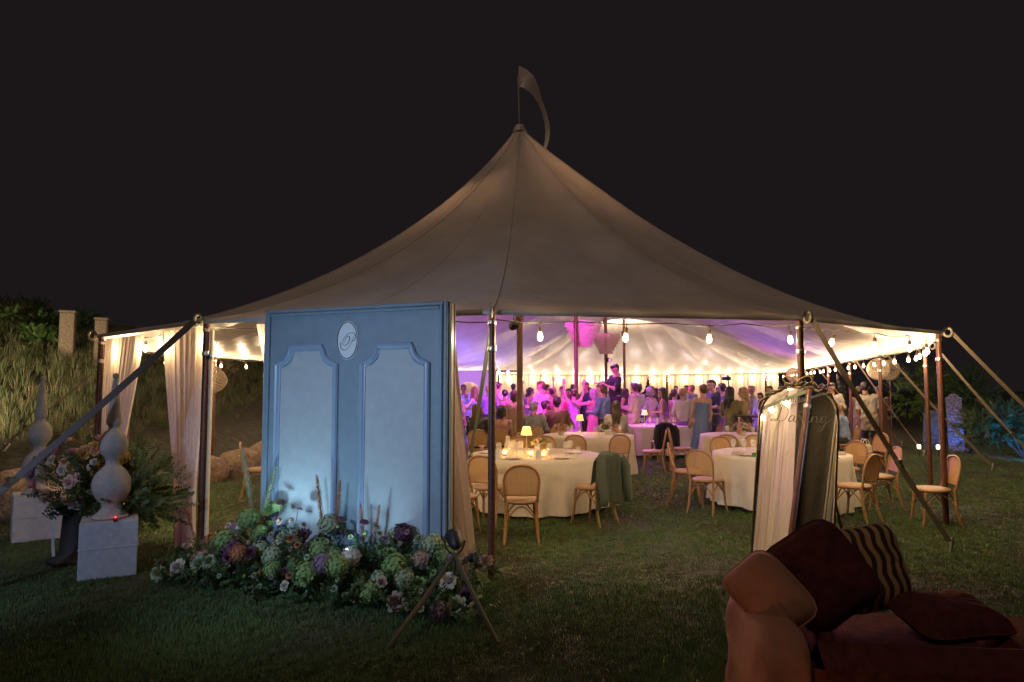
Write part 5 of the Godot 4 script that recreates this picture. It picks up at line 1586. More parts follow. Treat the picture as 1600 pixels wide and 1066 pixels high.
	person("person in a purple dress with hair pinned up, right of the navy shirt", 5.46, -17.6, Vector3(-0.8, 0, -0.6), {"h": 1.8, "arms": ["bent", "bent"], "skin": Color(0.52, 0.32, 0.23), "hair": ["bun", Color(0.045, 0.024, 0.013)], "sway": 0.03, "twist": 0.32, "step": 0.08, "look": -0.2, "lean": 0.1, "nod": -0.05, "wear": {"dress": Color(0.3, 0.14, 0.45), "hem": 0.15, "full": 0.25, "cut": 0.12, "sleeved": true}})
	person("person with a dark ponytail in an olive dress talking to the long haired blond", 4.92, -15.4, Vector3(0.8, 0, -0.6), {"h": 1.7, "arms": ["bent", "table"], "skin": Color(0.36, 0.2, 0.125), "hair": ["long", Color(0.012, 0.009, 0.008)], "sway": -0.03, "twist": 0.32, "step": 0.1, "look": -0.19, "lean": 0.01, "nod": 0.11, "wear": {"dress": Color(0.17, 0.15, 0.07), "hem": 0.35, "full": 0.24, "cut": 0.12, "sleeved": true}})
	person("person with very long blond hair at the tall table", 5.31, -15.6, Vector3(-0.8, 0, -0.6), {"h": 1.69, "arms": ["bent", "table"], "skin": Color(0.52, 0.32, 0.23), "hair": ["long", Color(0.3, 0.19, 0.09)], "sway": 0.07, "twist": 0.13, "step": 0.12, "look": 0.23, "lean": 0.09, "nod": 0.1, "wear": {"dress": Color(0.36, 0.26, 0.13), "hem": 0.35, "full": 0.24, "cut": 0.12, "sleeved": true}})
	person("person in a white shirt by the far right drapes left of the mirror bow", 9.11, -24, Vector3(-1, 0, -0.1), {"h": 1.74, "arms": ["bent", "bent"], "skin": Color(0.52, 0.32, 0.23), "hair": ["short", Color(0.012, 0.009, 0.008)], "sway": -0.03, "twist": -0.05, "step": -0.0, "look": 0.03, "lean": 0.1, "nod": -0.02, "wear": {"top": Color(0.62, 0.6, 0.57), "legs": Color(0.04, 0.04, 0.045), "sleeves": "long"}})
	person("short person in an olive top by the far right drapes", 7.96, -22, Vector3(-1, 0, -0.1), {"h": 1.52, "arms": ["table", "bent"], "skin": Color(0.36, 0.2, 0.125), "hair": ["short", Color(0.012, 0.009, 0.008)], "sway": -0.09, "twist": 0.16, "step": -0.06, "look": -0.08, "lean": -0.01, "nod": 0.19, "wear": {"top": Color(0.17, 0.15, 0.07), "legs": Color(0.04, 0.04, 0.045), "sleeves": "long"}})
	person("person in a blue shirt behind the mirror ribbon", 8.93, -20.5, Vector3(0.8, 0, -0.6), {"h": 1.74, "arms": ["bent", "down"], "skin": Color(0.52, 0.32, 0.23), "hair": ["short", Color(0.09, 0.045, 0.02)], "sway": -0.05, "twist": -0.15, "step": 0.09, "look": 0.0, "lean": 0.01, "nod": 0.21, "wear": {"top": Color(0.13, 0.2, 0.42), "legs": Color(0.04, 0.04, 0.045), "sleeves": "long"}})
	person("person in a backless peach dress with dark hair pinned up", 8.42, -18.6, Vector3(0.8, 0, -0.6), {"h": 1.78, "arms": ["down", "bent"], "skin": Color(0.52, 0.32, 0.23), "hair": ["bun", Color(0.012, 0.009, 0.008)], "sway": -0.02, "twist": -0.1, "step": 0.13, "look": 0.29, "lean": 0.08, "nod": -0.03, "wear": {"dress": Color(0.5, 0.27, 0.24), "hem": 0.3, "full": 0.25, "cut": -0.03}})
	person("guest in a pale shirt and dark trousers right of the mirror", 8.48, -18, Vector3(-0.8, 0, 0.6), {"h": 1.8, "arms": ["bent", "down"], "skin": Color(0.36, 0.2, 0.125), "hair": ["short", Color(0.012, 0.009, 0.008)], "sway": 0.06, "twist": 0.07, "step": 0.09, "look": -0.13, "lean": 0.09, "nod": 0.17, "wear": {"top": Color(0.5, 0.45, 0.36), "legs": Color(0.012, 0.012, 0.014), "sleeves": "long"}})
	person("person in a pale shirt raising a dark sleeved arm behind the right side poles", 9.86, -20.2, Vector3(-0.8, 0, -0.6), {"h": 1.8, "arms": ["up", "down"], "skin": Color(0.36, 0.2, 0.125), "hair": ["short", Color(0.012, 0.009, 0.008)], "sway": -0.02, "twist": 0.11, "step": 0.08, "look": 0.49, "lean": 0.11, "nod": 0.17, "wear": {"top": Color(0.012, 0.012, 0.014), "jacket": true, "shirt": Color(0.62, 0.6, 0.57), "legs": Color(0.012, 0.012, 0.014)}})
	person("server in a white shirt and beige apron with back turned by the side poles", 8.75, -16.8, Vector3(0.25, 0, -1), {"h": 1.82, "arms": ["down", "bent"], "skin": Color(0.36, 0.2, 0.125), "hair": ["short", Color(0.012, 0.009, 0.008)], "lean": 0.1, "sway": -0.07, "twist": 0.08, "step": 0.05, "look": -0.41, "nod": 0.2, "wear": {"top": Color(0.5, 0.45, 0.36), "legs": Color(0.012, 0.012, 0.014), "sleeves": "short", "apron": Color(0.45, 0.36, 0.25)}})
	person("person in a long grey skirt and pink top beside the server", 8.87, -17.6, Vector3(0.25, 0, -1), {"h": 1.72, "arms": ["down", "down"], "skin": Color(0.36, 0.2, 0.125), "hair": ["bun", Color(0.045, 0.024, 0.013)], "sway": 0.08, "twist": 0.3, "step": -0.11, "look": 0.11, "lean": 0.1, "nod": 0.12, "wear": {"dress": Color(0.36, 0.3, 0.42), "hem": 0.1, "full": 0.2, "cut": 0.1}})
	person("person in a brown dress half hidden by the pole beside the server", 9.59, -17.8, Vector3(0.25, 0, -1), {"h": 1.72, "arms": ["down", "bent"], "skin": Color(0.36, 0.2, 0.125), "hair": ["short", Color(0.012, 0.009, 0.008)], "sway": -0.04, "twist": -0.32, "step": 0.12, "look": 0.36, "lean": 0.07, "nod": 0.02, "wear": {"dress": Color(0.12, 0.06, 0.035), "hem": 0.1, "full": 0.22, "cut": 0.12, "sleeved": true}})
	person("seated guest with a dark bob and rose top in front of the magenta dress", -0.27, -14.2, Vector3(0.25, 0, -1), {"h": 1.66, "arms": ["table", "table"], "skin": Color(0.36, 0.2, 0.125), "hair": ["bob", Color(0.012, 0.009, 0.008)], "sit": true, "group": "seated guests", "sway": 0.07, "twist": 0.22, "step": 0.06, "look": 0.1, "lean": 0.02, "nod": -0.01, "wear": {"top": Color(0.5, 0.27, 0.24), "legs": Color(0.04, 0.04, 0.045), "sleeves": "long"}})
	person("seated guest with grey hair and grey jacket behind the near table", 0.49, -15, Vector3(0.25, 0, -1), {"h": 1.74, "arms": ["table", "table"], "skin": Color(0.52, 0.32, 0.23), "hair": ["short", Color(0.3, 0.28, 0.26)], "sit": true, "group": "seated guests", "sway": -0.03, "twist": -0.12, "step": 0.01, "look": -0.39, "lean": 0.08, "nod": 0.01, "wear": {"top": Color(0.22, 0.22, 0.24), "jacket": true, "legs": Color(0.04, 0.04, 0.045)}})
	person("seated dark haired guest turned sideways next to the grey jacket", 0.74, -16.2, Vector3(0.8, 0, -0.6), {"h": 1.74, "arms": ["table", "bent"], "skin": Color(0.36, 0.2, 0.125), "hair": ["short", Color(0.012, 0.009, 0.008)], "sit": true, "group": "seated guests", "lean": 0.15, "sway": -0.07, "twist": -0.17, "step": -0.03, "look": -0.07, "nod": -0.08, "wear": {"top": Color(0.12, 0.06, 0.035), "legs": Color(0.04, 0.04, 0.045), "sleeves": "long"}})
	person("seated guest in a mauve brown jacket with black hair", 1.05, -15.4, Vector3(0.25, 0, -1), {"h": 1.86, "arms": ["table", "table"], "skin": Color(0.52, 0.32, 0.23), "hair": ["short", Color(0.012, 0.009, 0.008)], "sit": true, "group": "seated guests", "sway": -0.06, "twist": -0.14, "step": -0.09, "look": 0.25, "lean": -0.01, "nod": -0.1, "wear": {"top": Color(0.12, 0.06, 0.035), "jacket": true, "legs": Color(0.04, 0.04, 0.045)}})
	person("seated guest in a white lace top with long brown hair", 2.27, -15, Vector3(0.25, 0, -1), {"h": 1.74, "arms": ["table", "table"], "skin": Color(0.52, 0.32, 0.23), "hair": ["long", Color(0.045, 0.024, 0.013)], "sit": true, "group": "seated guests", "sway": 0.01, "twist": 0.17, "step": 0.09, "look": 0.06, "lean": 0.02, "nod": 0.21, "wear": {"top": Color(0.62, 0.6, 0.57), "legs": Color(0.5, 0.45, 0.36), "sleeves": "long"}})
	person("seated bald guest in a light blue shirt behind the mirror", 7.36, -15.2, Vector3(-0.8, 0, -0.6), {"h": 1.7, "arms": ["table", "table"], "skin": Color(0.36, 0.2, 0.125), "hair": ["bald", Color(0.012, 0.009, 0.008)], "sit": true, "group": "seated guests", "lean": 0.14, "sway": 0.05, "twist": -0.01, "step": 0.02, "look": 0.44, "nod": 0.22, "wear": {"top": Color(0.25, 0.36, 0.55), "legs": Color(0.04, 0.04, 0.045), "sleeves": "long"}})
	person("seated guest in a floral dark top left of the dark front pole", -0.68, -14, Vector3(0.25, 0, -1), {"h": 1.7, "arms": ["table", "table"], "skin": Color(0.36, 0.2, 0.125), "hair": ["long", Color(0.16, 0.06, 0.025)], "sit": true, "group": "seated guests", "sway": -0.07, "twist": -0.12, "step": -0.03, "look": -0.33, "lean": 0.08, "nod": -0.1, "wear": {"top": Color(0.04, 0.04, 0.045), "legs": Color(0.04, 0.04, 0.045), "sleeves": "long"}})
	person("tall guest in a white shirt far back left of the first centre pole", 0, -24.5, Vector3(0.25, 0, -1), {"h": 1.82, "arms": ["bent", "bent"], "skin": Color(0.52, 0.32, 0.23), "hair": ["short", Color(0.012, 0.009, 0.008)], "sway": 0.04, "twist": 0.06, "step": 0.03, "look": -0.09, "lean": 0.11, "nod": 0.09, "wear": {"top": Color(0.62, 0.6, 0.57), "legs": Color(0.04, 0.04, 0.045), "sleeves": "long"}})
	person("guest in a plum dress far back between the first two centre poles", 0.56, -25, Vector3(-0.1, 0, 1), {"h": 1.66, "arms": ["side", "up"], "skin": Color(0.52, 0.32, 0.23), "hair": ["long", Color(0.012, 0.009, 0.008)], "sway": -0.08, "twist": 0.3, "step": 0.05, "look": 0.48, "lean": 0.04, "nod": 0.02, "wear": {"dress": Color(0.3, 0.14, 0.45), "hem": 0.4, "full": 0.24, "cut": 0.08}})
	person("guest in a grey suit far back behind the pink shirt", 1.22, -24.2, Vector3(0.8, 0, -0.6), {"h": 1.8, "arms": ["bent", "down"], "skin": Color(0.52, 0.32, 0.23), "hair": ["short", Color(0.012, 0.009, 0.008)], "sway": -0.04, "twist": 0.02, "step": -0.05, "look": 0.18, "lean": 0.04, "nod": -0.07, "wear": {"top": Color(0.22, 0.22, 0.24), "jacket": true, "shirt": Color(0.62, 0.6, 0.57), "legs": Color(0.22, 0.22, 0.24)}})
	person("guest in a yellow dress far back beside the waving arm", 1.61, -25.4, Vector3(-0.8, 0, 0.6), {"h": 1.67, "arms": ["bent", "down"], "skin": Color(0.52, 0.32, 0.23), "hair": ["bun", Color(0.045, 0.024, 0.013)], "sway": 0.05, "twist": -0.0, "step": 0.13, "look": 0.03, "lean": 0.11, "nod": -0.01, "wear": {"dress": Color(0.36, 0.26, 0.13), "hem": 0.4, "full": 0.24, "cut": 0.08}})
	person("guest in a dark shirt far back left of the purple lit pole", 2.09, -24, Vector3(0.25, 0, -1), {"h": 1.8, "arms": ["down", "bent"], "skin": Color(0.52, 0.32, 0.23), "hair": ["short", Color(0.012, 0.009, 0.008)], "sway": 0.05, "twist": 0.02, "step": 0.07, "look": 0.32, "lean": 0.07, "nod": -0.07, "wear": {"top": Color(0.04, 0.04, 0.045), "legs": Color(0.04, 0.04, 0.045), "sleeves": "long"}})
	person("guest in a silver dress far back right of the purple lit pole", 2.78, -24.6, Vector3(-0.1, 0, 1), {"h": 1.68, "arms": ["down", "bent"], "skin": Color(0.52, 0.32, 0.23), "hair": ["long", Color(0.045, 0.024, 0.013)], "sway": -0.03, "twist": -0.33, "step": -0.04, "look": 0.44, "lean": 0.02, "nod": 0.14, "wear": {"dress": Color(0.22, 0.22, 0.24), "hem": 0.2, "full": 0.24, "cut": 0.08}})
	person("guest in a white shirt far back behind the rose dress", 2.95, -23.2, Vector3(-0.8, 0, -0.6), {"h": 1.77, "arms": ["down", "bent"], "skin": Color(0.52, 0.32, 0.23), "hair": ["short", Color(0.09, 0.045, 0.02)], "sway": 0.03, "twist": -0.25, "step": 0.05, "look": -0.42, "lean": -0.0, "nod": 0.09, "wear": {"top": Color(0.62, 0.6, 0.57), "legs": Color(0.04, 0.04, 0.045), "sleeves": "long"}})
	person("guest in a green dress far back right of the tallest person", 4, -25, Vector3(0.25, 0, -1), {"h": 1.66, "arms": ["bent", "down"], "skin": Color(0.52, 0.32, 0.23), "hair": ["long", Color(0.045, 0.024, 0.013)], "sway": -0.0, "twist": 0.33, "step": -0.02, "look": 0.13, "lean": 0.11, "nod": -0.08, "wear": {"dress": Color(0.03, 0.2, 0.26), "hem": 0.4, "full": 0.24, "cut": 0.08}})
	person("guest in a dark suit far back behind the cream suit", 4.51, -24.6, Vector3(-0.1, 0, 1), {"h": 1.83, "arms": ["up", "bent"], "skin": Color(0.36, 0.2, 0.125), "hair": ["short", Color(0.09, 0.045, 0.02)], "sway": -0.08, "twist": -0.32, "step": 0.03, "look": 0.16, "lean": 0.12, "nod": 0.01, "wear": {"top": Color(0.012, 0.012, 0.014), "jacket": true, "shirt": Color(0.62, 0.6, 0.57), "legs": Color(0.012, 0.012, 0.014)}})
	person("guest in a red dress far back right of the farthest lamp", 5.16, -24.4, Vector3(-0.8, 0, 0.6), {"h": 1.66, "arms": ["down", "bent"], "skin": Color(0.36, 0.2, 0.125), "hair": ["bob", Color(0.09, 0.045, 0.02)], "sway": 0.06, "twist": 0.11, "step": -0.01, "look": -0.33, "lean": 0.01, "nod": 0.02, "wear": {"dress": Color(0.42, 0.05, 0.06), "hem": 0.4, "full": 0.24, "cut": 0.08}})
	person("guest in a pale blue shirt far back left of the blue gown", 5.95, -22.5, Vector3(-0.8, 0, -0.6), {"h": 1.76, "arms": ["bent", "down"], "skin": Color(0.52, 0.32, 0.23), "hair": ["short", Color(0.3, 0.19, 0.09)], "sway": -0.01, "twist": -0.09, "step": 0.09, "look": -0.13, "lean": 0.06, "nod": -0.11, "wear": {"top": Color(0.25, 0.36, 0.55), "legs": Color(0.04, 0.04, 0.045), "sleeves": "long"}})
	person("guest in a black dress far back right of the blue gown", 6.54, -22.8, Vector3(0.8, 0, 0.6), {"h": 1.66, "arms": ["down", "bent"], "skin": Color(0.52, 0.32, 0.23), "hair": ["bun", Color(0.045, 0.024, 0.013)], "sway": -0.04, "twist": 0.15, "step": 0.11, "look": -0.19, "lean": -0.03, "nod": -0.03, "wear": {"dress": Color(0.012, 0.012, 0.014), "hem": 0.4, "full": 0.24, "cut": 0.08}})
	person("guest in a white blouse far back beside the tall camera", 6.55, -21.5, Vector3(-1, 0, -0.1), {"h": 1.7, "arms": ["down", "bent"], "skin": Color(0.52, 0.32, 0.23), "hair": ["short", Color(0.012, 0.009, 0.008)], "sway": -0.07, "twist": -0.09, "step": 0.02, "look": -0.2, "lean": 0.07, "nod": 0.17, "wear": {"top": Color(0.62, 0.6, 0.57), "legs": Color(0.04, 0.04, 0.045), "sleeves": "long"}})
	person("guest in a grey shirt far back right of the long haired blond", 7.07, -20, Vector3(-0.8, 0, -0.6), {"h": 1.74, "arms": ["down", "bent"], "skin": Color(0.36, 0.2, 0.125), "hair": ["short", Color(0.3, 0.19, 0.09)], "sway": 0.03, "twist": 0.17, "step": 0.02, "look": -0.24, "lean": 0.1, "nod": -0.01, "wear": {"top": Color(0.22, 0.22, 0.24), "legs": Color(0.04, 0.04, 0.045), "sleeves": "long"}})
	person("drummer in a blue shirt at the far left of the stage", -1.91, -22.5, Vector3(-0.1, 0, 1), {"h": 1.7, "arms": ["bent", "bent"], "skin": Color(0.36, 0.2, 0.125), "hair": ["short", Color(0.045, 0.024, 0.013)], "sway": -0.07, "twist": -0.04, "step": 0.04, "look": -0.0, "lean": 0.07, "nod": 0.01, "wear": {"top": Color(0.13, 0.2, 0.42), "legs": Color(0.04, 0.04, 0.045), "sleeves": "long"}})
	person("guest in a violet shirt left of the white shirt", -0.69, -20.5, Vector3(0.25, 0, -1), {"h": 1.74, "arms": ["bent", "bent"], "skin": Color(0.36, 0.2, 0.125), "hair": ["short", Color(0.3, 0.19, 0.09)], "sway": -0.04, "twist": 0.17, "step": -0.04, "look": 0.1, "lean": 0.04, "nod": 0.05, "wear": {"top": Color(0.3, 0.14, 0.45), "legs": Color(0.04, 0.04, 0.045), "sleeves": "long"}})

# ---------------------------------------------------------------- the place
func toward(from: Vector3, to: Vector3) -> float: return atan2(to.x - from.x, to.z - from.z)
func setting_up() -> void:
	# lawn: fine sheet near, large sheet to the horizon
	var g := MB.new()
	g.sheet(60, 60, func(u: float, v: float) -> Vector3:
		var x := (u - 0.5) * 2.0
		var z := (v - 0.5) * 2.0
		x = signf(x) * pow(absf(x), 2.2) * 300.0; z = signf(z) * pow(absf(z), 2.2) * 300.0
		return Vector3(x, -0.006 + 0.012 * sin(x * 0.7) * sin(z * 0.9), z - 8.0))
	setting(build(g, "ground", M.dirt), "dark mown lawn round the tent")
	var h := MB.new()
	h.sheet(70, 70, func(u: float, v: float) -> Vector3:
		var x := -4.0 - 30.0 * u
		var z := -8.0 - 34.0 * v
		return Vector3(x, hill_height(x, z) - 0.03, z))
	setting(build(h, "hill", M.bank), "planted bank rising beyond the left side of the tent")
	# grass
	var patch := FastNoiseLite.new(); patch.seed = 12; patch.frequency = 0.55; patch.fractal_octaves = 3
	var near := blades(11, 0.036, 0.05, 0.0022, 0.8, 4)
	tufts("grass", "short mown grass of the lawn", near, M.grass_tuft, 210000, func() -> Array:
		var d := 1.9 + 18.5 * pow(rng.randf(), 1.4)
		var x := rf(-1.0, 1.0) * (d + 2.2)
		var p := Vector3(x, -0.006, -d)
		var wear := patch.get_noise_2d(p.x, p.z * 0.7)
		var k := 0.7 + 0.45 * rng.randf() + 0.55 * wear
		var c := Color(0.065 * k + 0.02 * rng.randf(), 0.13 * k, 0.034 * k).lerp(Color(0.085, 0.09, 0.03), clampf(-wear * 1.3 - 0.1, 0.0, 0.5))
		return [Transform3D(Basis(Vector3.UP, rf(0, 6)) * Basis(Vector3.RIGHT, wear * 0.9).scaled(Vector3(1, rf(0.6, 1.2) * (1.0 + 0.6 * wear), 1)), p), c])
	var tall := blades(16, 0.62, 0.16, 0.006, 0.9, 8)
	tufts("meadow_grass", "long dry grass on the lit bank", tall, M.grass_tuft, 10000, func() -> Array:
		var x := rf(-20.0, -7.8); var z := rf(-25.0, -10.0)
		var y := hill_height(x, z)
		for k in 6:
			if y > 0.7: break
			x = rf(-20.0, -8.5); z = rf(-25.0, -11.0); y = hill_height(x, z)
		var dry := rng.randf()
		var c := Color(0.22, 0.18, 0.11).lerp(Color(0.06, 0.1, 0.035), pow(dry, 0.6))
		return [Transform3D(Basis(Vector3.UP, rf(0, 6)).scaled(Vector3.ONE * rf(0.25, 0.75)), Vector3(x, y - 0.05, z)), c])

func tables_and_chairs() -> void:
	var T1 := Vector3(0.33, 0, -9.9); var T2 := Vector3(1.55, 0, -13.9); var T3 := Vector3(3.67, 0, -17.5); var T4 := Vector3(4.74, 0, -13.9); var T5 := Vector3(3.93, 0, -10.1)
	round_table("candlelit round table nearest the blue panel", T1.x, T1.z, 0.95, 1)
	round_table("round table with the peach flowers, behind the nearest one", T2.x, T2.z, 0.9, 2, 0.02)
	round_table("round table farthest back, below the dancers in white", T3.x, T3.z, 0.9, 3)
	round_table("round table with pale flowers left of the mirror top", T4.x, T4.z, 0.9, 4)
	round_table("round table half hidden by the tall mirror", T5.x, T5.z, 0.95, 5, 0.04)
	var list := [
		["cane back chair seen from behind in front of the candlelit table", Vector3(0.10, 0, -7.75), T1, 0.12], ["cane back chair left of the dark front pole", Vector3(-0.62, 0, -8.0), T1, 0.0], ["cane back chair just behind the dark front pole", Vector3(-0.28, 0, -8.75), T1, 0.1],
		["cane back chair under the green jacket", Vector3(1.02, 0, -8.75), T1, 0.25], ["cane back chair behind the candles on the nearest table", Vector3(0.15, 0, -11.5), T1, 0.0], ["cane back chair right of the lamp on the nearest table", Vector3(0.56, 0, -11.7), T1, 0.1],
		["cane back chair at the left front of the peach flower table", Vector3(1.18, 0, -12.45), T2, 0.0], ["cane back chair at the right front of the peach flower table", Vector3(1.87, 0, -12.5), T2, 0.0], ["cane back chair in side view right of the peach flower table", Vector3(2.78, 0, -13.6), T2, 0.0],
		["cane back chair under the black jacket", Vector3(3.45, 0, -15.95), T3, 0.35], ["cane back chair leaning in side view left of the pale flower table", Vector3(3.5, 0, -14.2), T4, 0.1], ["cane back chair in front of the blue gown", Vector3(4.95, 0, -17.3), T3, 0.0],
		["cane back chair behind the pale flower table", Vector3(4.86, 0, -15.5), T4, 0.0], ["glossy cane back chair in front of the pale flower table", Vector3(3.98, 0, -12.55), T4, 0.0], ["cane back chair across the table half hidden by the mirror", Vector3(3.62, 0, -11.55), T5, 0.0],
		["cane back chair left edge of the mirror, between two tables", Vector3(4.3, 0, -11.95), T5, 0.2], ["cane back chair alone on the grass left of the mirror table", Vector3(2.68, 0, -9.45), T5, 0.35], ["cane back chair just behind the lone one left of the mirror table", Vector3(2.62, 0, -10.35), T5, -0.1],
		["cane back chair directly right of the mirror", Vector3(4.38, 0, -8.85), T5, 0.3], ["cane back chair in side view right of the mirror, second from it", Vector3(5.2, 0, -9.8), T5, 0.1], ["cane back chair farthest right on the open grass", Vector3(5.2, 0, -8.55), T5 + Vector3(-1.5, 0, 1.2), 0.0],
		["yellow lit cane back chair behind the right edge of the mirror", Vector3(5.18, 0, -10.7), T5, 0.0], ["cane back chair carrying the wicker handbag", Vector3(6.6, 0, -12.7), Vector3(4.0, 0, -12.2), 0.0],
		["cane back chair of the bald guest", Vector3(7.37, 0, -15.2), Vector3(6.5, 0, -16.0), 0.0], ["cane back chair of the guest in the dark floral top", Vector3(-0.66, 0, -14.0), Vector3(-0.4, 0, -16), 0.0], ["cane back chair of the guest with the dark bob", Vector3(-0.26, 0, -14.2), Vector3(-0.1, 0, -16), 0.0],
		["cane back chair turned aside left of the centre pole", Vector3(-0.13, 0, -12.9), Vector3(-1.5, 0, -13.2), 0.0], ["cane back chair of the guest in the grey jacket", Vector3(0.49, 0, -15.0), Vector3(0.6, 0, -17), 0.0], ["cane back chair of the guest turned sideways", Vector3(0.74, 0, -16.2), Vector3(1.8, 0, -17), 0.0],
		["cane back chair of the guest in the mauve brown jacket", Vector3(1.05, 0, -15.4), Vector3(1.2, 0, -17), 0.0], ["cane back chair of the guest in the white lace top", Vector3(2.27, 0, -15.0), Vector3(2.5, 0, -17), 0.0], ["cane back chair left of the blue panel beyond the curtain", Vector3(-3.9, 0, -10.6), Vector3(-2.2, 0, -11.2), 0.0]]
	for q in list:
		var c := bentwood_chair(q[0], q[1], toward(q[1], q[2]) + q[3])
		c.scale = Vector3.ONE * 0.97
	jacket("sage green jacket hung over the chair right of the candlelit table", Vector3(1.02, 0, -8.75), toward(Vector3(1.02, 0, -8.75), T1) + 0.25, M.green_cloth, 0.62)
	jacket("black jacket hung over the chair at the farthest table", Vector3(3.45, 0, -15.95), toward(Vector3(3.45, 0, -15.95), T3) + 0.35, M.black_cloth, 0.6)
	lamp("yellow pleated table lamp on the candlelit table", 0.21, -10.0, 0.16)
	lamp("yellow pleated table lamp on the peach flower table", 1.42, -14.4, 0.14)
	lamp("yellow pleated table lamp on the farthest table", 3.34, -17.3, 0.12)
	# things on the candlelit table
	for q in [[-0.1, -9.55], [0.26, -9.42], [0.42, -9.35]]: votive("glass votive candle burning on the candlelit table", q[0], q[1], 0.06, "votive candles on the candlelit table")
	for q in [[-0.3, -9.6], [-0.02, -9.5], [0.06, -9.35], [0.12, -9.6], [0.34, -9.25], [0.5, -9.2], [0.75, -9.55], [0.82, -9.7], [-0.18, -9.35], [0.02, -9.75]]: glassware("wine_glass", "stemmed wine glass on the candlelit table", q[0], q[1], "wine glasses on the candlelit table")
	for q in [[-0.25, -9.35], [0.18, -9.25], [0.46, -9.45], [0.88, -9.5], [0.95, -9.85]]: glassware("tumbler", "water tumbler on the candlelit table", q[0], q[1], "tumblers on the candlelit table")
	for q in [[0.66, -9.2], [0.9, -9.95], [-0.35, -9.95], [0.0, -9.15]]: glassware("plate", "stoneware plate on the candlelit table", q[0], q[1], "plates on the candlelit table")
	for q in [[-0.2, -9.2], [0.5, -10.2]]: glassware("card", "pale menu card on the candlelit table", q[0], q[1], "menu cards on the candlelit table")
	glassware("card", "grey blue menu card standing beside the candles", 0.36, -9.17, "menu cards on the candlelit table")
	var pt := thing("water_carafe", "clear water carafe among the candles", "carafe", Vector3(-0.06, TOP, -9.85))
	var pb := MB.new()
	pb.lathe([Vector2(0, 0), Vector2(0.055, 0), Vector2(0.06, 0.03), Vector2(0.052, 0.14), Vector2(0.03, 0.19), Vector2(0.03, 0.23), Vector2(0.04, 0.255), Vector2(0.037, 0.255), Vector2(0.027, 0.23), Vector2(0.027, 0.19), Vector2(0.048, 0.14), Vector2(0.056, 0.03), Vector2(0, 0.01)], 16)
	build(pb, "carafe_body", M.glass, pt)
	var ck := thing("cocktail_glass", "cocktail glass with pink drink left of the dark front pole", "glass", Vector3(-0.42, TOP, -9.5))
	var cb := MB.new()
	cb.lathe([Vector2(0, 0), Vector2(0.035, 0.001), Vector2(0.004, 0.008), Vector2(0.004, 0.09), Vector2(0.05, 0.15), Vector2(0.048, 0.15), Vector2(0, 0.094)], 14)
	build(cb, "bowl_and_stem", M.glass, ck)
	var db := MB.new()
	db.lathe([Vector2(0, 0.098), Vector2(0.034, 0.135), Vector2(0, 0.135)], 14)
	build(db, "drink", M.pink_drink, ck)
	centrepiece("peach and yellow flowers around the lamp on the candlelit table", 0.4, -10.05, 0.1, [PEACH, YELLOW, WHITE, BLUSH], 12)
	centrepiece("peach flowers with dried leaves at the left of the second table", 0.98, -13.75, 0.15, [PEACH, RUSTY, BLUSH], 15)
	centrepiece("cream and rust flowers at the right of the second table", 1.95, -14.0, 0.15, [WHITE, PEACH, RUSTY, YELLOW], 15)
	centrepiece("pale blush flowers on the table left of the mirror", 4.55, -13.55, 0.2, [BLUSH, WHITE, PEACH], 24)
	centrepiece("small white flowers on the farthest table", 3.75, -17.2, 0.1, [WHITE, BLUSH], 9)
	# second, far and mirror tables
	for q in [[1.1, -13.4], [1.6, -13.2], [2.1, -13.4], [1.3, -13.25], [1.9, -13.2], [1.72, -13.5], [1.2, -13.7], [2.2, -13.9]]: glassware("wine_glass", "stemmed wine glass on the peach flower table", q[0], q[1], "wine glasses on the peach flower table")
	for q in [[1.3, -13.4], [2.15, -13.8]]: glassware("plate", "stoneware plate on the peach flower table", q[0], q[1], "plates on the peach flower table")
	for q in [[3.2, -16.9], [3.55, -16.85], [3.7, -16.95], [3.85, -16.8], [4.0, -17.0], [4.1, -17.2], [3.45, -17.2], [3.6, -17.05]]: glassware("wine_glass", "stemmed wine glass on the farthest table", q[0], q[1], "wine glasses on the farthest table")
	votive("glass votive candle burning on the farthest table", 3.82, -16.88, 0.028)
	for q in [[4.2, -13.4], [4.85, -13.2], [4.6, -13.15], [4.9, -13.35]]: glassware("wine_glass", "stemmed wine glass on the pale flower table", q[0], q[1], "wine glasses on the pale flower table")
	votive("glass votive candle burning beside the mirror's left edge", 3.5, -9.55, 0.03)
	votive("glass votive candle on the mirror table behind the mirror", 4.3, -9.8, 0.028)
	for q in [[3.35, -9.95], [3.45, -9.85], [3.6, -9.8], [3.2, -9.95], [3.75, -9.6], [4.5, -9.6], [4.6, -9.95]]: glassware("wine_glass", "stemmed wine glass on the mirror table", q[0], q[1], "wine glasses on the mirror table")
	for q in [[3.28, -9.6], [3.62, -9.38], [4.35, -9.4]]: glassware("plate", "stoneware plate on the mirror table", q[0], q[1], "plates on the mirror table")
	glassware("napkin", "folded linen napkin on a plate of the mirror table", 3.2, -9.72, "")
	glassware("napkin", "folded linen napkin seen right of the mirror", 4.62, -9.75, "")
	var lime := MB.new(); lime.lathe([Vector2(0, 0), Vector2(0.03, 0), Vector2(0.034, 0.05), Vector2(0.03, 0.052), Vector2(0, 0.04)], 12)
	tag(build(lime, "candle_cup", M.green_glass, null, Transform3D(Basis.IDENTITY, Vector3(3.33, TOP, -9.48))), "small green glass cup beside the napkin", "cup")
	var hb := thing("handbag", "small wicker handbag standing on a chair seat", "bag", Vector3(6.5, 0.482, -12.68), 0.3)
	var b := MB.new()
	b.cham(Vector3(0.26, 0.17, 0.12), 0.03, Vector3(0, 0.088, 0))
	build(b, "bag_body", M.wicker, hb)
	var hd := MB.new()
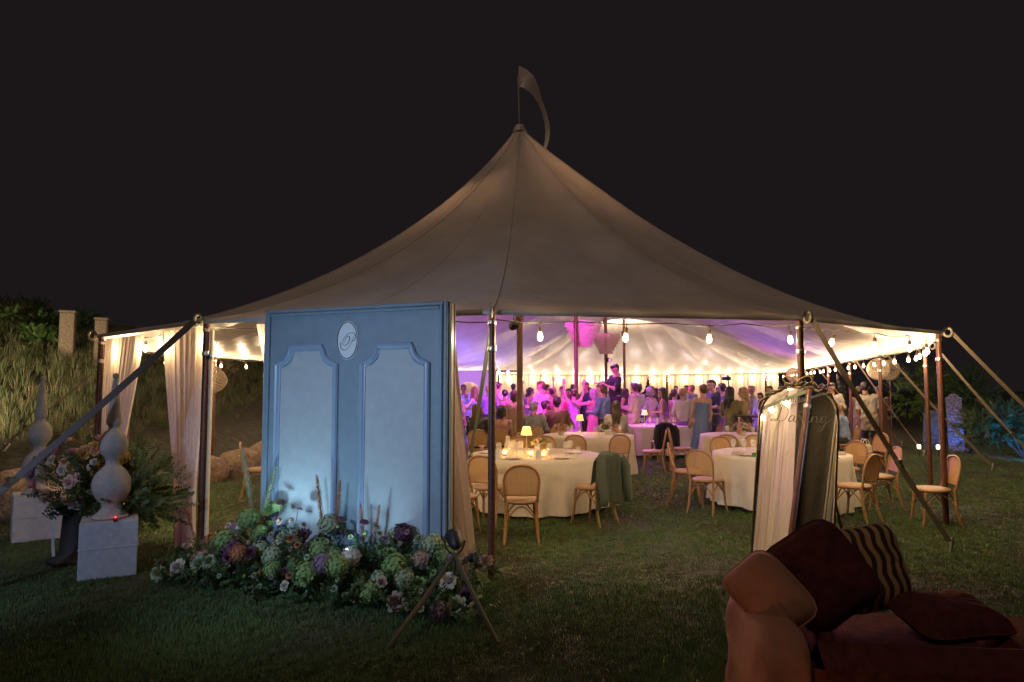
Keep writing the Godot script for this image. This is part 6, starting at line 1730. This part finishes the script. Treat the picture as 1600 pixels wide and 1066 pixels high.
	for z in [-0.03, 0.03]: hd.tube(arc(12, func(u: float) -> Vector3: return Vector3(0.075 * cos(u * PI), 0.165 + 0.11 * sin(u * PI), z)), 0.008, 6)
	build(hd, "handle", M.pole_white, hb)
	var ct := thing("cocktail_table", "tall black cocktail table before the long haired guests", "table", Vector3(5.25, 0, -15.1))
	var tb := MB.new(); tb.lathe([Vector2(0, 1.06), Vector2(0.38, 1.06), Vector2(0.4, 1.075), Vector2(0.38, 1.09), Vector2(0, 1.09)], 28)
	build(tb, "tabletop", M.black, ct)
	var sb := MB.new(); sb.lathe([Vector2(0, 0), Vector2(0.25, 0), Vector2(0.24, 0.02), Vector2(0.035, 0.05), Vector2(0.03, 1.06)], 20)
	build(sb, "column", M.black, ct)

func stage() -> void:
	var ss := thing("step_stool", "dark step stool under the tallest person in black", "stool", Vector3(2.72, 0, -18.2), 0.4)
	var s0 := MB.new(); s0.cham(Vector3(0.5, 0.04, 0.42), 0.008, Vector3(0, 0.42, 0))
	build(s0, "step", M.black, ss)
	for sx in [-1.0, 1.0]:
		for sz in [-1.0, 1.0]:
			var s1 := MB.new(); s1.tube([Vector3(sx * 0.2, 0.41, sz * 0.16), Vector3(sx * 0.24, 0, sz * 0.2)], 0.015, 6)
			build(s1, "leg", M.black, ss)
	for q in [["black camera in the hands of the tallest person", Vector3(2.40, 1.79, -17.97), atan2(-0.8, 0.6)], ["black video camera held high on a pole behind the olive dress", Vector3(5.42, 1.93, -17.15), -1.2]]:
		var cm := thing("camera_body", q[0], "camera", q[1], q[2], "cameras above the crowd")
		var c0 := MB.new(); c0.cham(Vector3(0.15, 0.1, 0.08), 0.012); c0.cham(Vector3(0.06, 0.04, 0.06), 0.01, Vector3(0, 0.065, 0))
		build(c0, "body", M.black, cm)
		var c1 := MB.new(); c1.tube([Vector3(0, 0, 0.04), Vector3(0, 0, 0.16)], [0.04, 0.045], 14)
		build(c1, "lens", M.black, cm)
		if q[1].x > 4.0:
			var c2 := MB.new(); c2.tube([Vector3(0, -0.05, 0), Vector3(0.02, -0.16, 0.0), Vector3(0.06, -0.6, 0.05)], 0.014, 6)
			build(c2, "handle_pole", M.black, cm)
	var t := thing("stage_backdrop", "pale backdrop panel with a round arch behind the singer", "backdrop", Vector3(-1.75, 0, -23.6), 0.35)
	var out := PackedVector2Array([Vector2(-1.0, 0), Vector2(-1.0, 2.3), Vector2(1.0, 2.3), Vector2(1.0, 0)])
	var hole := PackedVector2Array()
	hole.append(Vector2(0.72, 0.002))
	for k in 17:
		var a := PI * k / 16
		hole.append(Vector2(0.27 + 0.45 * cos(a), 1.45 + 0.45 * sin(a)))
	hole.append(Vector2(-0.18, 0.002))
	var ring := PackedVector2Array([Vector2(-1, 0), Vector2(-1, 2.3), Vector2(1, 2.3), Vector2(1, 0)])
	for q in hole: ring.append(q)
	var idx := Geometry2D.triangulate_polygon(ring)
	for z in [0.03, -0.03]:
		var b := MB.new()
		for q in ring: b.p(Vector3(q.x, q.y, z))
		for k in range(0, idx.size(), 3): b.tri(idx[k], idx[k + 1], idx[k + 2])
		build(b, "board", M.plinth, t)
	var rv := MB.new()
	for k in hole.size() - 1: rv.face(Vector3(hole[k].x, hole[k].y, -0.03), Vector3(hole[k + 1].x, hole[k + 1].y, -0.03), Vector3(hole[k + 1].x, hole[k + 1].y, 0.03), Vector3(hole[k].x, hole[k].y, 0.03))
	build(rv, "arch_reveal", M.plinth, t)
	# lighting bar with three heads, and a few par cans clamped to the poles
	var bar := thing("stage_light_bar", "stage lighting bar with three bright heads left of the first centre pole", "stage light")
	var bb := MB.new()
	bb.tube([Vector3(-1.3, 2.32, -25.5), Vector3(0.3, 2.32, -25.5)], 0.03, 8)
	build(bb, "crossbar", M.black, bar)
	var st := MB.new()
	st.tube([Vector3(-0.5, 0, -25.5), Vector3(-0.5, 2.32, -25.5)], 0.03, 8)
	for k in 3: st.tube([Vector3(-0.5, 0.6, -25.5), Vector3(-0.5 + 0.6 * cos(k * 2.1), 0, -25.5 + 0.6 * sin(k * 2.1))], 0.02, 6)
	build(st, "tripod", M.black, bar)
	var specs := [[Vector3(-0.85, 2.26, -25.4), Vector3(1.2, 0.9, -17.5), Color(1.0, 0.35, 0.25), 10.0, "red"], [Vector3(-0.5, 2.26, -25.4), Vector3(3.0, 1.0, -19.0), Color(0.75, 0.8, 1.0), 8.0, "white"], [Vector3(-0.15, 2.26, -25.4), Vector3(2.5, 1.0, -18.0), Color(0.6, 0.15, 1.0), 14.0, "blue"]]
	for q in specs: par(bar, q[0], q[1], q[2], q[3], 30.0, true)
	var wash := [
		["par can high on the first centre pole", L(0, 0, 3.7) + Vector3(-0.14, 0, -0.1), Vector3(0.9, 1.0, -19.5), Color(0.95, 0.1, 1.0), 75.0, 34.0],
		["par can high on the second centre pole", L(BAY, 0, 4.4) + Vector3(-0.14, 0, 0.05), Vector3(-0.4, 1.0, -20.0), Color(0.95, 0.1, 1.0), 30.0, 40.0],
		["par can on the second centre pole turned to the right", L(BAY, 0, 4.5) + Vector3(0.12, 0, 0.08), Vector3(3.6, 1.2, -18.0), Color(0.72, 0.15, 1.0), 26.0, 40.0],
		["par can on the third centre pole", L(BAY * 2, 0, 4.8) + Vector3(-0.1, 0, 0.1), Vector3(1.8, 1.1, -19.0), Color(0.95, 0.1, 1.0), 34.0, 38.0],
		["par can on the third centre pole turned to the tables", L(BAY * 2, 0, 4.9) + Vector3(0.05, 0, 0.14), Vector3(4.2, 1.0, -18.0), Color(0.55, 0.2, 1.0), 30.0, 34.0],
		["blue par can on the first centre pole aimed at the stage", L(0, 0, 2.9) + Vector3(-0.13, 0, -0.04), Vector3(-1.5, 1.3, -21.5), Color(0.35, 0.5, 1.0), 60.0, 20.0],
		["magenta par can on the third centre pole aimed at the right side", L(BAY * 2, 0, 2.7) + Vector3(0.13, 0, 0.06), Vector3(9.2, 1.3, -19.0), Color(1.0, 0.1, 0.7), 50.0, 18.0]]
	var ups := []         # battery uplights on the grass along the drapes and sides
	for k in 7:
		var th := (k - 3.0) * PI / 7
		ups.append([L(18.3 + 5.7 * cos(th), 5.7 * sin(th), 0.22), Color(1.0, 0.9, 0.84), 1.0, "warm battery uplight on the grass before the back drapes, number %s from the left" % ["one", "two", "three", "four", "five", "six", "seven"][k]])
	for k in 3: ups.append([L([7.5, 11.5, 15.5][k], -5.4, 0.22), Color(0.62, 0.5, 1.0), 2.2, "violet battery uplight along the left side of the tent, %s the band" % ["well in front of", "beside", "behind"][k]])
	for k in 2: ups.append([L([4.5, 8.0][k], 5.2, 0.22), Color(0.68, 0.42, 1.0), 1.1, "violet battery uplight along the right side, %s the mirror" % ["close behind", "farther behind"][k]])
	for q in ups:
		var f := thing("battery_uplight", q[3], "light", Vector3.ZERO, 0.0, "battery uplights along the tent sides")
		var inward := (L(9.15, 0, 0) - Vector3(q[0].x, 0, q[0].z)).normalized()
		par(f, q[0], q[0] + Vector3(0, 1, 0) + inward * 0.25, q[1], q[2] * M.up_power, 72.0, false)
	for i in 4:          # warm uplights strapped to the centre poles, lighting the peaks
		var f := thing("pole_uplight", "warm uplight strapped to the %s centre pole" % ["first", "second", "third", "fourth"][i], "light", Vector3.ZERO, 0.0, "uplights on the centre poles")
		par(f, L(BAY * i, 0, 3.2 if i == 0 else 4.25) + Vector3(0.0, 0, -0.16), L(BAY * i, 0, 6.3) + Vector3(0.0, 0, -0.3), Color(1.0, 0.85, 0.7), M.peak_power, 88.0, false)
	for q in wash:
		var f := thing("par_can", q[0], "stage light", Vector3.ZERO, 0.0, "par cans clamped to the centre poles")
		par(f, q[1], q[2], q[3], q[4] * M.wash, q[5], false)
func par(parent: Node, at: Vector3, to: Vector3, c: Color, e: float, angle: float, bright: bool) -> void:
	var d := (to - at).normalized()
	var b := MB.new()
	b.tube([at - d * 0.22, at - d * 0.16, at, at + d * 0.02], [0.05, 0.085, 0.09, 0.09], 14, false)
	b.tube([at - d * 0.21, at - d * 0.22], [0.05, 0.001], 14, false)
	b.box(Vector3(0.02, 0.14, 0.02), at - d * 0.1 + Vector3(0, 0.11, 0))
	var h := build(b, "housing", M.black, parent)
	var l := MB.new()
	l.tube([at - d * 0.012, at - d * 0.004], 0.082, 14)
	build(l, "lamp_lens", glow(c.lerp(Color.WHITE, 0.5), 6.0 if bright else 0.8), h)
	spot(parent, at + d * 0.03, to, c, e, angle, 0.08, 1.0)

func surroundings() -> void:
	finial("white turned finial on a plain plinth nearest the blue panel", Vector3(-3.72, 0, -6.42), 0.50)
	finial("white turned finial farther left behind the guy straps", Vector3(-5.42, 0, -7.9), 0.66)
	# small red tealight on the near plinth
	var tl := thing("tealight", "tiny red tealight beside the near finial", "candle", Vector3(-3.57, 0.501, -6.24))
	var b := MB.new(); b.lathe([Vector2(0, 0), Vector2(0.02, 0), Vector2(0.022, 0.03), Vector2(0.0, 0.03)], 10)
	build(b, "cup", M.red_glass, tl)
	var f := MB.new(); f.ball(Vector3.ONE * 0.009, Vector3(0, 0.036, 0), 8, 5)
	omni(build(f, "flame", M.red_glow, tl), Vector3(0, 0.036, 0), Color(1.0, 0.12, 0.06), 0.0012, 0.008, "flame_light")
	boulder("rounded boulder nearest the pole left of the blue panel", Vector3(-5.55, 0.16, -12.6), Vector3(0.33, 0.3, 0.3), 3)
	boulder("rounded boulder in the middle of the three beyond the curtain", Vector3(-5.2, 0.2, -13.2), Vector3(0.42, 0.32, 0.34), 7)
	boulder("rounded boulder beside the lone chair beyond the curtain", Vector3(-4.95, 0.24, -14.0), Vector3(0.5, 0.38, 0.4), 12)
	boulder("broad boulder behind the farther finial", Vector3(-6.6, 0.2, -9.3), Vector3(0.75, 0.42, 0.5), 21)
	for q in [["pale square gate post nearer the tent", Vector3(-10.5, 0, -17.4), 0.27], ["pale square gate post at the end of the lit bank", Vector3(-11.1, 0, -17.0), 0.32]]:
		var y := hill_height(q[1].x, q[1].z)
		var t := thing("gate_post", q[0], "post", Vector3(q[1].x, y - 0.1, q[1].z), 0.4, "pale gate posts on the bank")
		var pb := MB.new(); pb.cham(Vector3(q[2], 1.2, q[2]), 0.015, Vector3(0, 0.6, 0))
		build(pb, "shaft", M.post, t)
		var cp := MB.new(); cp.cham(Vector3(q[2] + 0.05, 0.06, q[2] + 0.05), 0.015, Vector3(0, 1.232, 0))
		build(cp, "cap", M.post, t)
	lantern("wicker lantern on a slender pole left of the blue panel", Vector3(-5.0, 0, -11.2), 1.75, Vector3(0.1, 0, 0), 0.19, 0.32)
	lantern("wicker lantern on the right nearer the server", Vector3(8.35, 0, -15.6), 2.0, Vector3(0.02, 0, 0), 0.24, 0.3)
	lantern("wicker lantern close behind a side pole on the right", Vector3(8.78, 0, -15.9), 2.0, Vector3(0, 0, 0.02), 0.22, 0.3)
	lantern("wicker lantern far back beside the tent pole above the mirror bow", Vector3(8.75, 0, -21.3), 2.0, Vector3(0, 0, 0.02), 0.2, 0.3)
	# shrubs on the bank and beyond
	var shrubs := [[-13.9, -18.6, 0.8, 0.75, "green shrub in the middle of the lit bank"], [-12.7, -18.2, 0.7, 0.6, "small green shrub beside the gate posts"], [-15.3, -18.3, 0.9, 0.8, "large green shrub at the left of the lit bank"], [-11.9, -17.0, 0.6, 0.4, "low shrub below the gate posts"], [-14.0, -16.6, 0.6, 0.45, "low shrub at the foot of the lit bank"],
		[-13.0, -16.9, 0.7, 0.5, "low shrub left of the gate posts near the grass"], [-15.4, -16.8, 0.8, 0.6, "dry shrub at the left foot of the lit bank"], [-13.2, -20.2, 0.9, 0.8, "shrub on the crest of the bank above the gate posts"], [-14.8, -20.6, 1.0, 0.8, "shrub on the crest in the middle of the bank"], [-16.4, -20.6, 1.0, 0.9, "shrub on the crest at the left edge"], [-10.2, -19.4, 0.9, 0.8, "dim shrub right of the gate posts"], [-8.9, -20.2, 0.9, 0.8, "dim shrub behind the left corner of the tent"]]
	for q in shrubs:
		bush(q[4], Vector3(q[0], hill_height(q[0], q[1]) - 0.05, q[1]), Vector3(q[2], q[3] * 0.55, q[2]), 300, M.shrub if rng.randf() < 0.6 else M.shrub_dry, 0.2, "bank_shrub", "shrubs on the bank")
	bush("dark bush with blue lit leaves beyond the right guy straps", Vector3(12.2, 0, -16.4), Vector3(1.5, 0.75, 1.0), 700, M.shrub, 0.19)
	bush("dark bush at the right edge of the lawn", Vector3(13.6, 0, -14.6), Vector3(1.4, 0.7, 1.0), 600, M.shrub, 0.19)
	bush("tall dark bush behind the pale board", Vector3(13.2, 0, -20.5), Vector3(2.2, 1.6, 1.2), 700, M.shrub, 0.24)
	# pale board lit by a small blue flood
	for q in [["low grey board beyond the side poles, left of the lilac one", Vector3(11.55, 0, -18.9), 0.46, 1.05, 0.12, M.blotch], ["taller lilac blotched board lit blue beyond the side poles", Vector3(11.95, 0, -18.5), 0.36, 1.5, -0.05, M.blotch_light]]:
		var t := thing("pale_board", q[0], "board", q[1], -0.5, "pale boards leaning beyond the tent")
		var pts := PackedVector2Array([Vector2(-q[2] * 0.5, 0), Vector2(q[2] * 0.5, 0)])
		for k in 13:
			var a := PI * k / 12
			var ww: float = q[2] * (0.5 + 0.05 * sin(a * 7.0))
			pts.append(Vector2(signf(cos(a)) * pow(absf(cos(a)), 0.5) * ww + q[4] * q[3] * 0.3, q[3] * (0.86 + 0.14 * pow(sin(a), 0.6) + 0.03 * sin(a * 5.0))))
		var idx := Geometry2D.triangulate_polygon(pts)
		var pb := MB.new()
		for z in [0.03, -0.03]:
			var first := pb.v.size()
			for w in pts: pb.p(Vector3(w.x, w.y, z))
			for k in range(0, idx.size(), 3): pb.tri(first + idx[k], first + idx[k + 1], first + idx[k + 2])
		for k in pts.size():
			var w := pts[k]; var w2 := pts[(k + 1) % pts.size()]
			pb.face(Vector3(w.x, w.y, -0.03), Vector3(w2.x, w2.y, -0.03), Vector3(w2.x, w2.y, 0.03), Vector3(w.x, w.y, 0.03))
		build(pb, "board_face", q[5], t)
	for q in [["small blue floodlight at the foot of the pale board", Vector3(11.75, 0.12, -17.75), Vector3(11.8, 0.9, -18.7), Color(0.2, 0.5, 1.0), 0.8, 50.0], ["small blue floodlight in front of the dark bush", Vector3(11.6, 0.1, -15.1), Vector3(12.3, 0.9, -16.5), Color(0.05, 0.5, 1.0), 9.0, 50.0]]:
		var fl := thing("floodlight", q[0], "light", Vector3.ZERO, 0.0, "blue garden floodlights")
		par_small(fl, q[1], q[2], q[3], q[4], q[5])
	for q in [["bright path light nearer the server's feet", Vector3(10.05, 0, -17.0)], ["bright path light closer to the pale board", Vector3(10.46, 0, -16.9)]]:
		var pl := thing("path_light", q[0], "light", q[1], 0.0, "path lights on the grass")
		var sb := MB.new(); sb.tube([Vector3.ZERO, Vector3(0, 0.2, 0)], 0.012, 6)
		build(sb, "spike", M.black, pl)
		var lb := MB.new(); lb.lathe([Vector2(0, 0.2), Vector2(0.035, 0.2), Vector2(0.04, 0.29), Vector2(0, 0.3)], 10)
		omni(build(lb, "lamp_head", M.path_glow, pl), Vector3(0, 0.25, 0), Color(1.0, 0.9, 0.7), 0.05, 0.03, "lamp_light")
	# floodlights on the bank and out on the lawn, outside the picture to the left
	var bf := thing("floodlight", "warm garden floodlight washing the planted bank from beyond the left edge", "light")
	par_small(bf, Vector3(-9.6, 1.2, -9.4), Vector3(-13.2, 2.5, -18.2), Color(1.0, 0.9, 0.72), M.bank_power, 32.0)
	var gf := thing("floodlight", "cool garden floodlight on a pole aimed at the blue panel from beyond the left edge", "light")
	par_small(gf, Vector3(-3.6, 2.5, -1.2), Vector3(-1.45, 1.2, -6.15), Color(0.72, 0.84, 1.0), M.cool_power, 25.0)
	var gg := thing("floodlight", "cool garden floodlight on a pole aimed at the finials from beyond the left edge", "light")
	par_small(gg, Vector3(-4.2, 2.3, -1.6), Vector3(-4.5, 0.4, -6.8), Color(0.72, 0.8, 1.0), M.cool_power * 0.42, 24.0)
	# candle lantern on the grass beside the sofa, below the picture's lower edge
	var cl := thing("candle_lantern", "glass candle lantern on the grass left of the sofa arm", "lantern", Vector3(0.45, 0, -2.35))
	var cf := MB.new()
	for sx in [-1.0, 1.0]:
		for sz in [-1.0, 1.0]: cf.box(Vector3(0.012, 0.3, 0.012), Vector3(sx * 0.09, 0.17, sz * 0.09))
	cf.box(Vector3(0.2, 0.02, 0.2), Vector3(0, 0.012, 0)); cf.box(Vector3(0.2, 0.015, 0.2), Vector3(0, 0.328, 0))
	build(cf, "frame", M.black, cl)
	var cw := MB.new(); cw.lathe([Vector2(0, 0.022), Vector2(0.035, 0.022), Vector2(0.035, 0.15), Vector2(0, 0.152)], 14)
	build(cw, "candle", M.wax, cl)
	var ff := MB.new(); ff.lathe([Vector2(0, 0.16), Vector2(0.01, 0.172), Vector2(0.008, 0.19), Vector2(0, 0.21)], 8)
	omni(build(ff, "flame", M.flame, cl), Vector3(0, 0.18, 0), Color(1.0, 0.68, 0.45), 0.17, 0.015, "flame_light")
	# low tripod in front of the flowers
	var tp := thing("floor_spotlight", "dark spotlight on splayed tan legs at the right end of the flowers", "light stand")
	var apex := Vector3(-0.43, 0.46, -5.2)
	for e in [Vector3(-0.82, 0, -4.55), Vector3(-0.09, 0, -4.68), Vector3(-0.45, 0, -5.55)]:
		var lb := MB.new(); lb.tube([apex, apex.lerp(e, 0.5) - Vector3(0, 0.02, 0), e], [0.014, 0.02, 0.013], 6)
		build(lb, "leg", M.strap_worn, tp)
	var hd := Vector3(-0.3, 0.55, -0.8).normalized()
	var hb := MB.new()
	hb.tube([apex + Vector3(0, 0.11, 0) - hd * 0.09, apex + Vector3(0, 0.11, 0) - hd * 0.06, apex + Vector3(0, 0.11, 0) + hd * 0.03, apex + Vector3(0, 0.11, 0) + hd * 0.05], [0.02, 0.05, 0.062, 0.062], 14)
	build(hb, "head", M.black, tp)
	var yb := MB.new()
	yb.tube(arc(12, func(u: float) -> Vector3: return apex + Vector3(0.075 * cos(PI + u * PI), 0.1 + 0.1 * sin(PI + u * PI), 0)), 0.007, 6)
	build(yb, "yoke", M.black, tp)
	var wp := thing("pale_pipe", "pale slender pipe standing against the pole left of the blue panel", "pipe", L(rim()[3].x, rim()[3].y) + Vector3(0.075, 0, -0.02))
	var wb := MB.new(); wb.tube([Vector3.ZERO, Vector3(0.0, 2.3, 0)], 0.021, 8)
	build(wb, "shaft", M.pole_white, wp)
	var wc := MB.new(); wc.tube([Vector3(0, 2.0, 0), Vector3(0, 2.06, 0)], 0.027, 8)
	build(wc, "collar", M.bracket, wp)
func par_small(parent: Node, at: Vector3, to: Vector3, c: Color, e: float, angle: float) -> void:
	var d := (to - at).normalized()
	var b := MB.new()
	b.tube([at - d * 0.12, at - d * 0.1, at + d * 0.012], [0.03, 0.06, 0.065], 12, false)
	b.tube([at - d * 0.115, at - d * 0.12], [0.03, 0.001], 12, false)
	b.tube([at - d * 0.06, Vector3(at.x, 0, at.z) - d * Vector3(0.06, 0, 0.06)], 0.012, 6)
	var h := build(b, "housing", M.black, parent)
	var l := MB.new()
	l.tube([at - d * 0.012, at - d * 0.004], 0.058, 12)
	build(l, "lamp_lens", glow(c, 3.0), h)
	spot(parent, at + d * 0.03, to, c, e, angle, 0.05, 1.0)

func more_materials() -> void:
	M.raw_ply = mat(Color(0.06, 0.062, 0.042), 0.95, noise(95, 0.03, 0.75, 1.0), 1.0)
	M.strap_worn = mat(Color(0.13, 0.1, 0.055), 0.85, weave(4, 0.55), 6.0)
	M.stripe_edge = mat(Color(0.4, 0.32, 0.22), 0.85)
	M.wax = mat(Color(0.75, 0.65, 0.5), 0.5)
	M.gilt_paint = mat(Color(0.3, 0.27, 0.2), 0.3)
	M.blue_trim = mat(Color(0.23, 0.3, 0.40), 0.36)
	M.cool_lens = glow(Color(0.7, 0.88, 1.0), 3.0)
	M.bronze = metal(Color(0.28, 0.2, 0.12), 0.3)
	M.ribbon = mat(Color(0.42, 0.28, 0.05), 0.45)
	M.ribbon_dark = mat(Color(0.12, 0.1, 0.05), 0.5)
	M.script = mat(Color(0.16, 0.14, 0.11), 0.6)
	M.capiz = through(mat(Color(0.6, 0.42, 0.4), 0.35), Color(0.5, 0.35, 0.33))
	M.cloth_tex = noise(91, 0.04, 0.7, 1.0)
	M.grass_tuft = mat(Color(1, 1, 1), 0.75)
	M.grass_tuft.vertex_color_use_as_albedo = true
	M.green_cloth = mat(Color(0.1, 0.13, 0.095), 0.9, weave(4, 0.6), 12.0)
	M.black_cloth = mat(Color(0.012, 0.012, 0.016), 0.9, weave(4, 0.6), 12.0)
	M.pink_drink = mat(Color(0.6, 0.05, 0.12), 0.2)
	M.green_glass = mat(Color(0.03, 0.2, 0.08), 0.15)
	M.red_glass = mat(Color(0.3, 0.02, 0.02), 0.3)
	M.red_glow = glow(Color(1.0, 0.1, 0.08), 6.0)
	M.post = mat(Color(0.2, 0.15, 0.11), 0.8, noise(92, 0.03, 0.7, 1.0), 2.0)
	M.shrub = through(mat(Color(0.05, 0.1, 0.025), 0.6), Color(0.05, 0.1, 0.02))
	M.shrub_dry = through(mat(Color(0.17, 0.135, 0.075), 0.7), Color(0.08, 0.06, 0.03))
	M.stem_brown = mat(Color(0.08, 0.05, 0.03), 0.8)
	M.blotch = mat(Color(0.2, 0.21, 0.22), 0.6, noise(93, 0.02, 0.5, 1.0, 3), 1.2)
	M.blotch_light = mat(Color(0.5, 0.42, 0.5), 0.6, noise(94, 0.03, 0.35, 1.0, 3), 1.5)
	M.path_glow = glow(Color(1.0, 0.92, 0.75), 8.0)
	var im := Image.create(256, 64, false, Image.FORMAT_RGB8)
	for y in 64:
		for x in 256:
			var k := 0.5 + 0.5 * sin(TAU * (x + 5.0 * sin(y * 0.3)) / 256.0 * 8.0)
			var c := Color(0.30, 0.20, 0.12).lerp(Color(0.85, 0.75, 0.62), smoothstep(0.35, 0.65, k))
			im.set_pixel(x, y, c)
	M.stripe.albedo_texture = ImageTexture.create_from_image(im)

func _ready() -> void:
	# camera
	var cam := Camera3D.new()
	cam.name = "camera"
	add_child(cam)
	cam.position = Vector3(0, 1.7, 0)
	cam.rotation.x = 0.0683
	cam.fov = 53.08
	cam.near = 0.05; cam.far = 800.0
	cam.current = true
	# night sky
	var e := Environment.new()
	e.background_mode = Environment.BG_SKY
	var sky := Sky.new()
	var sm := ProceduralSkyMaterial.new()
	sm.sky_top_color = Color(0.104, 0.089, 0.096); sm.sky_horizon_color = Color(0.107, 0.091, 0.095)
	sm.ground_bottom_color = Color(0.104, 0.089, 0.09); sm.ground_horizon_color = Color(0.107, 0.091, 0.095)
	sm.sky_energy_multiplier = 1.0; sm.ground_energy_multiplier = 1.0
	sky.sky_material = sm
	e.sky = sky
	e.tonemap_mode = Environment.TONE_MAPPER_LINEAR
	e.tonemap_exposure = 1.0
	e.sdfgi_enabled = true; e.ssao_enabled = true; e.ssil_enabled = true
	var we := WorldEnvironment.new()
	we.name = "environment"
	we.environment = e
	add_child(we)
	var moon := DirectionalLight3D.new()
	moon.name = "moon"
	add_child(moon)
	moon.rotation_degrees = Vector3(-58, -28, 0)
	moon.light_energy = 0.09; moon.light_color = Color(1.0, 0.87, 0.76); moon.light_angular_distance = 10.0; moon.shadow_enabled = true
	# strengths of the lamps
	M.bulb_power = 0.68
	M.peak_power = 95.0
	M.up_power = 5.2
	M.uplight = 0.36
	M.wash = 1.25
	M.bank_power = 95.0
	M.cool_power = 19.0
	rng.seed = 2024
	materials()
	more_materials()
	setting_up()
	tent()
	bulbs()
	curtains()
	blue_panel()
	mirror()
	flower_meshes()
	surroundings()
	stage()
	chandelier("tiered shell chandelier behind the second centre pole", Vector3(2.05, 3.58, -19.6), 1.05, 1)
	chandelier("tiered shell chandelier farther back around the third centre pole", Vector3(3.4, 3.62, -24.6), 1.05, 2)
	sofa()
	tables_and_chairs()
	flower_bank()
	entrance_flowers()
	templates()
	people()
	if chair0: chair0.free()
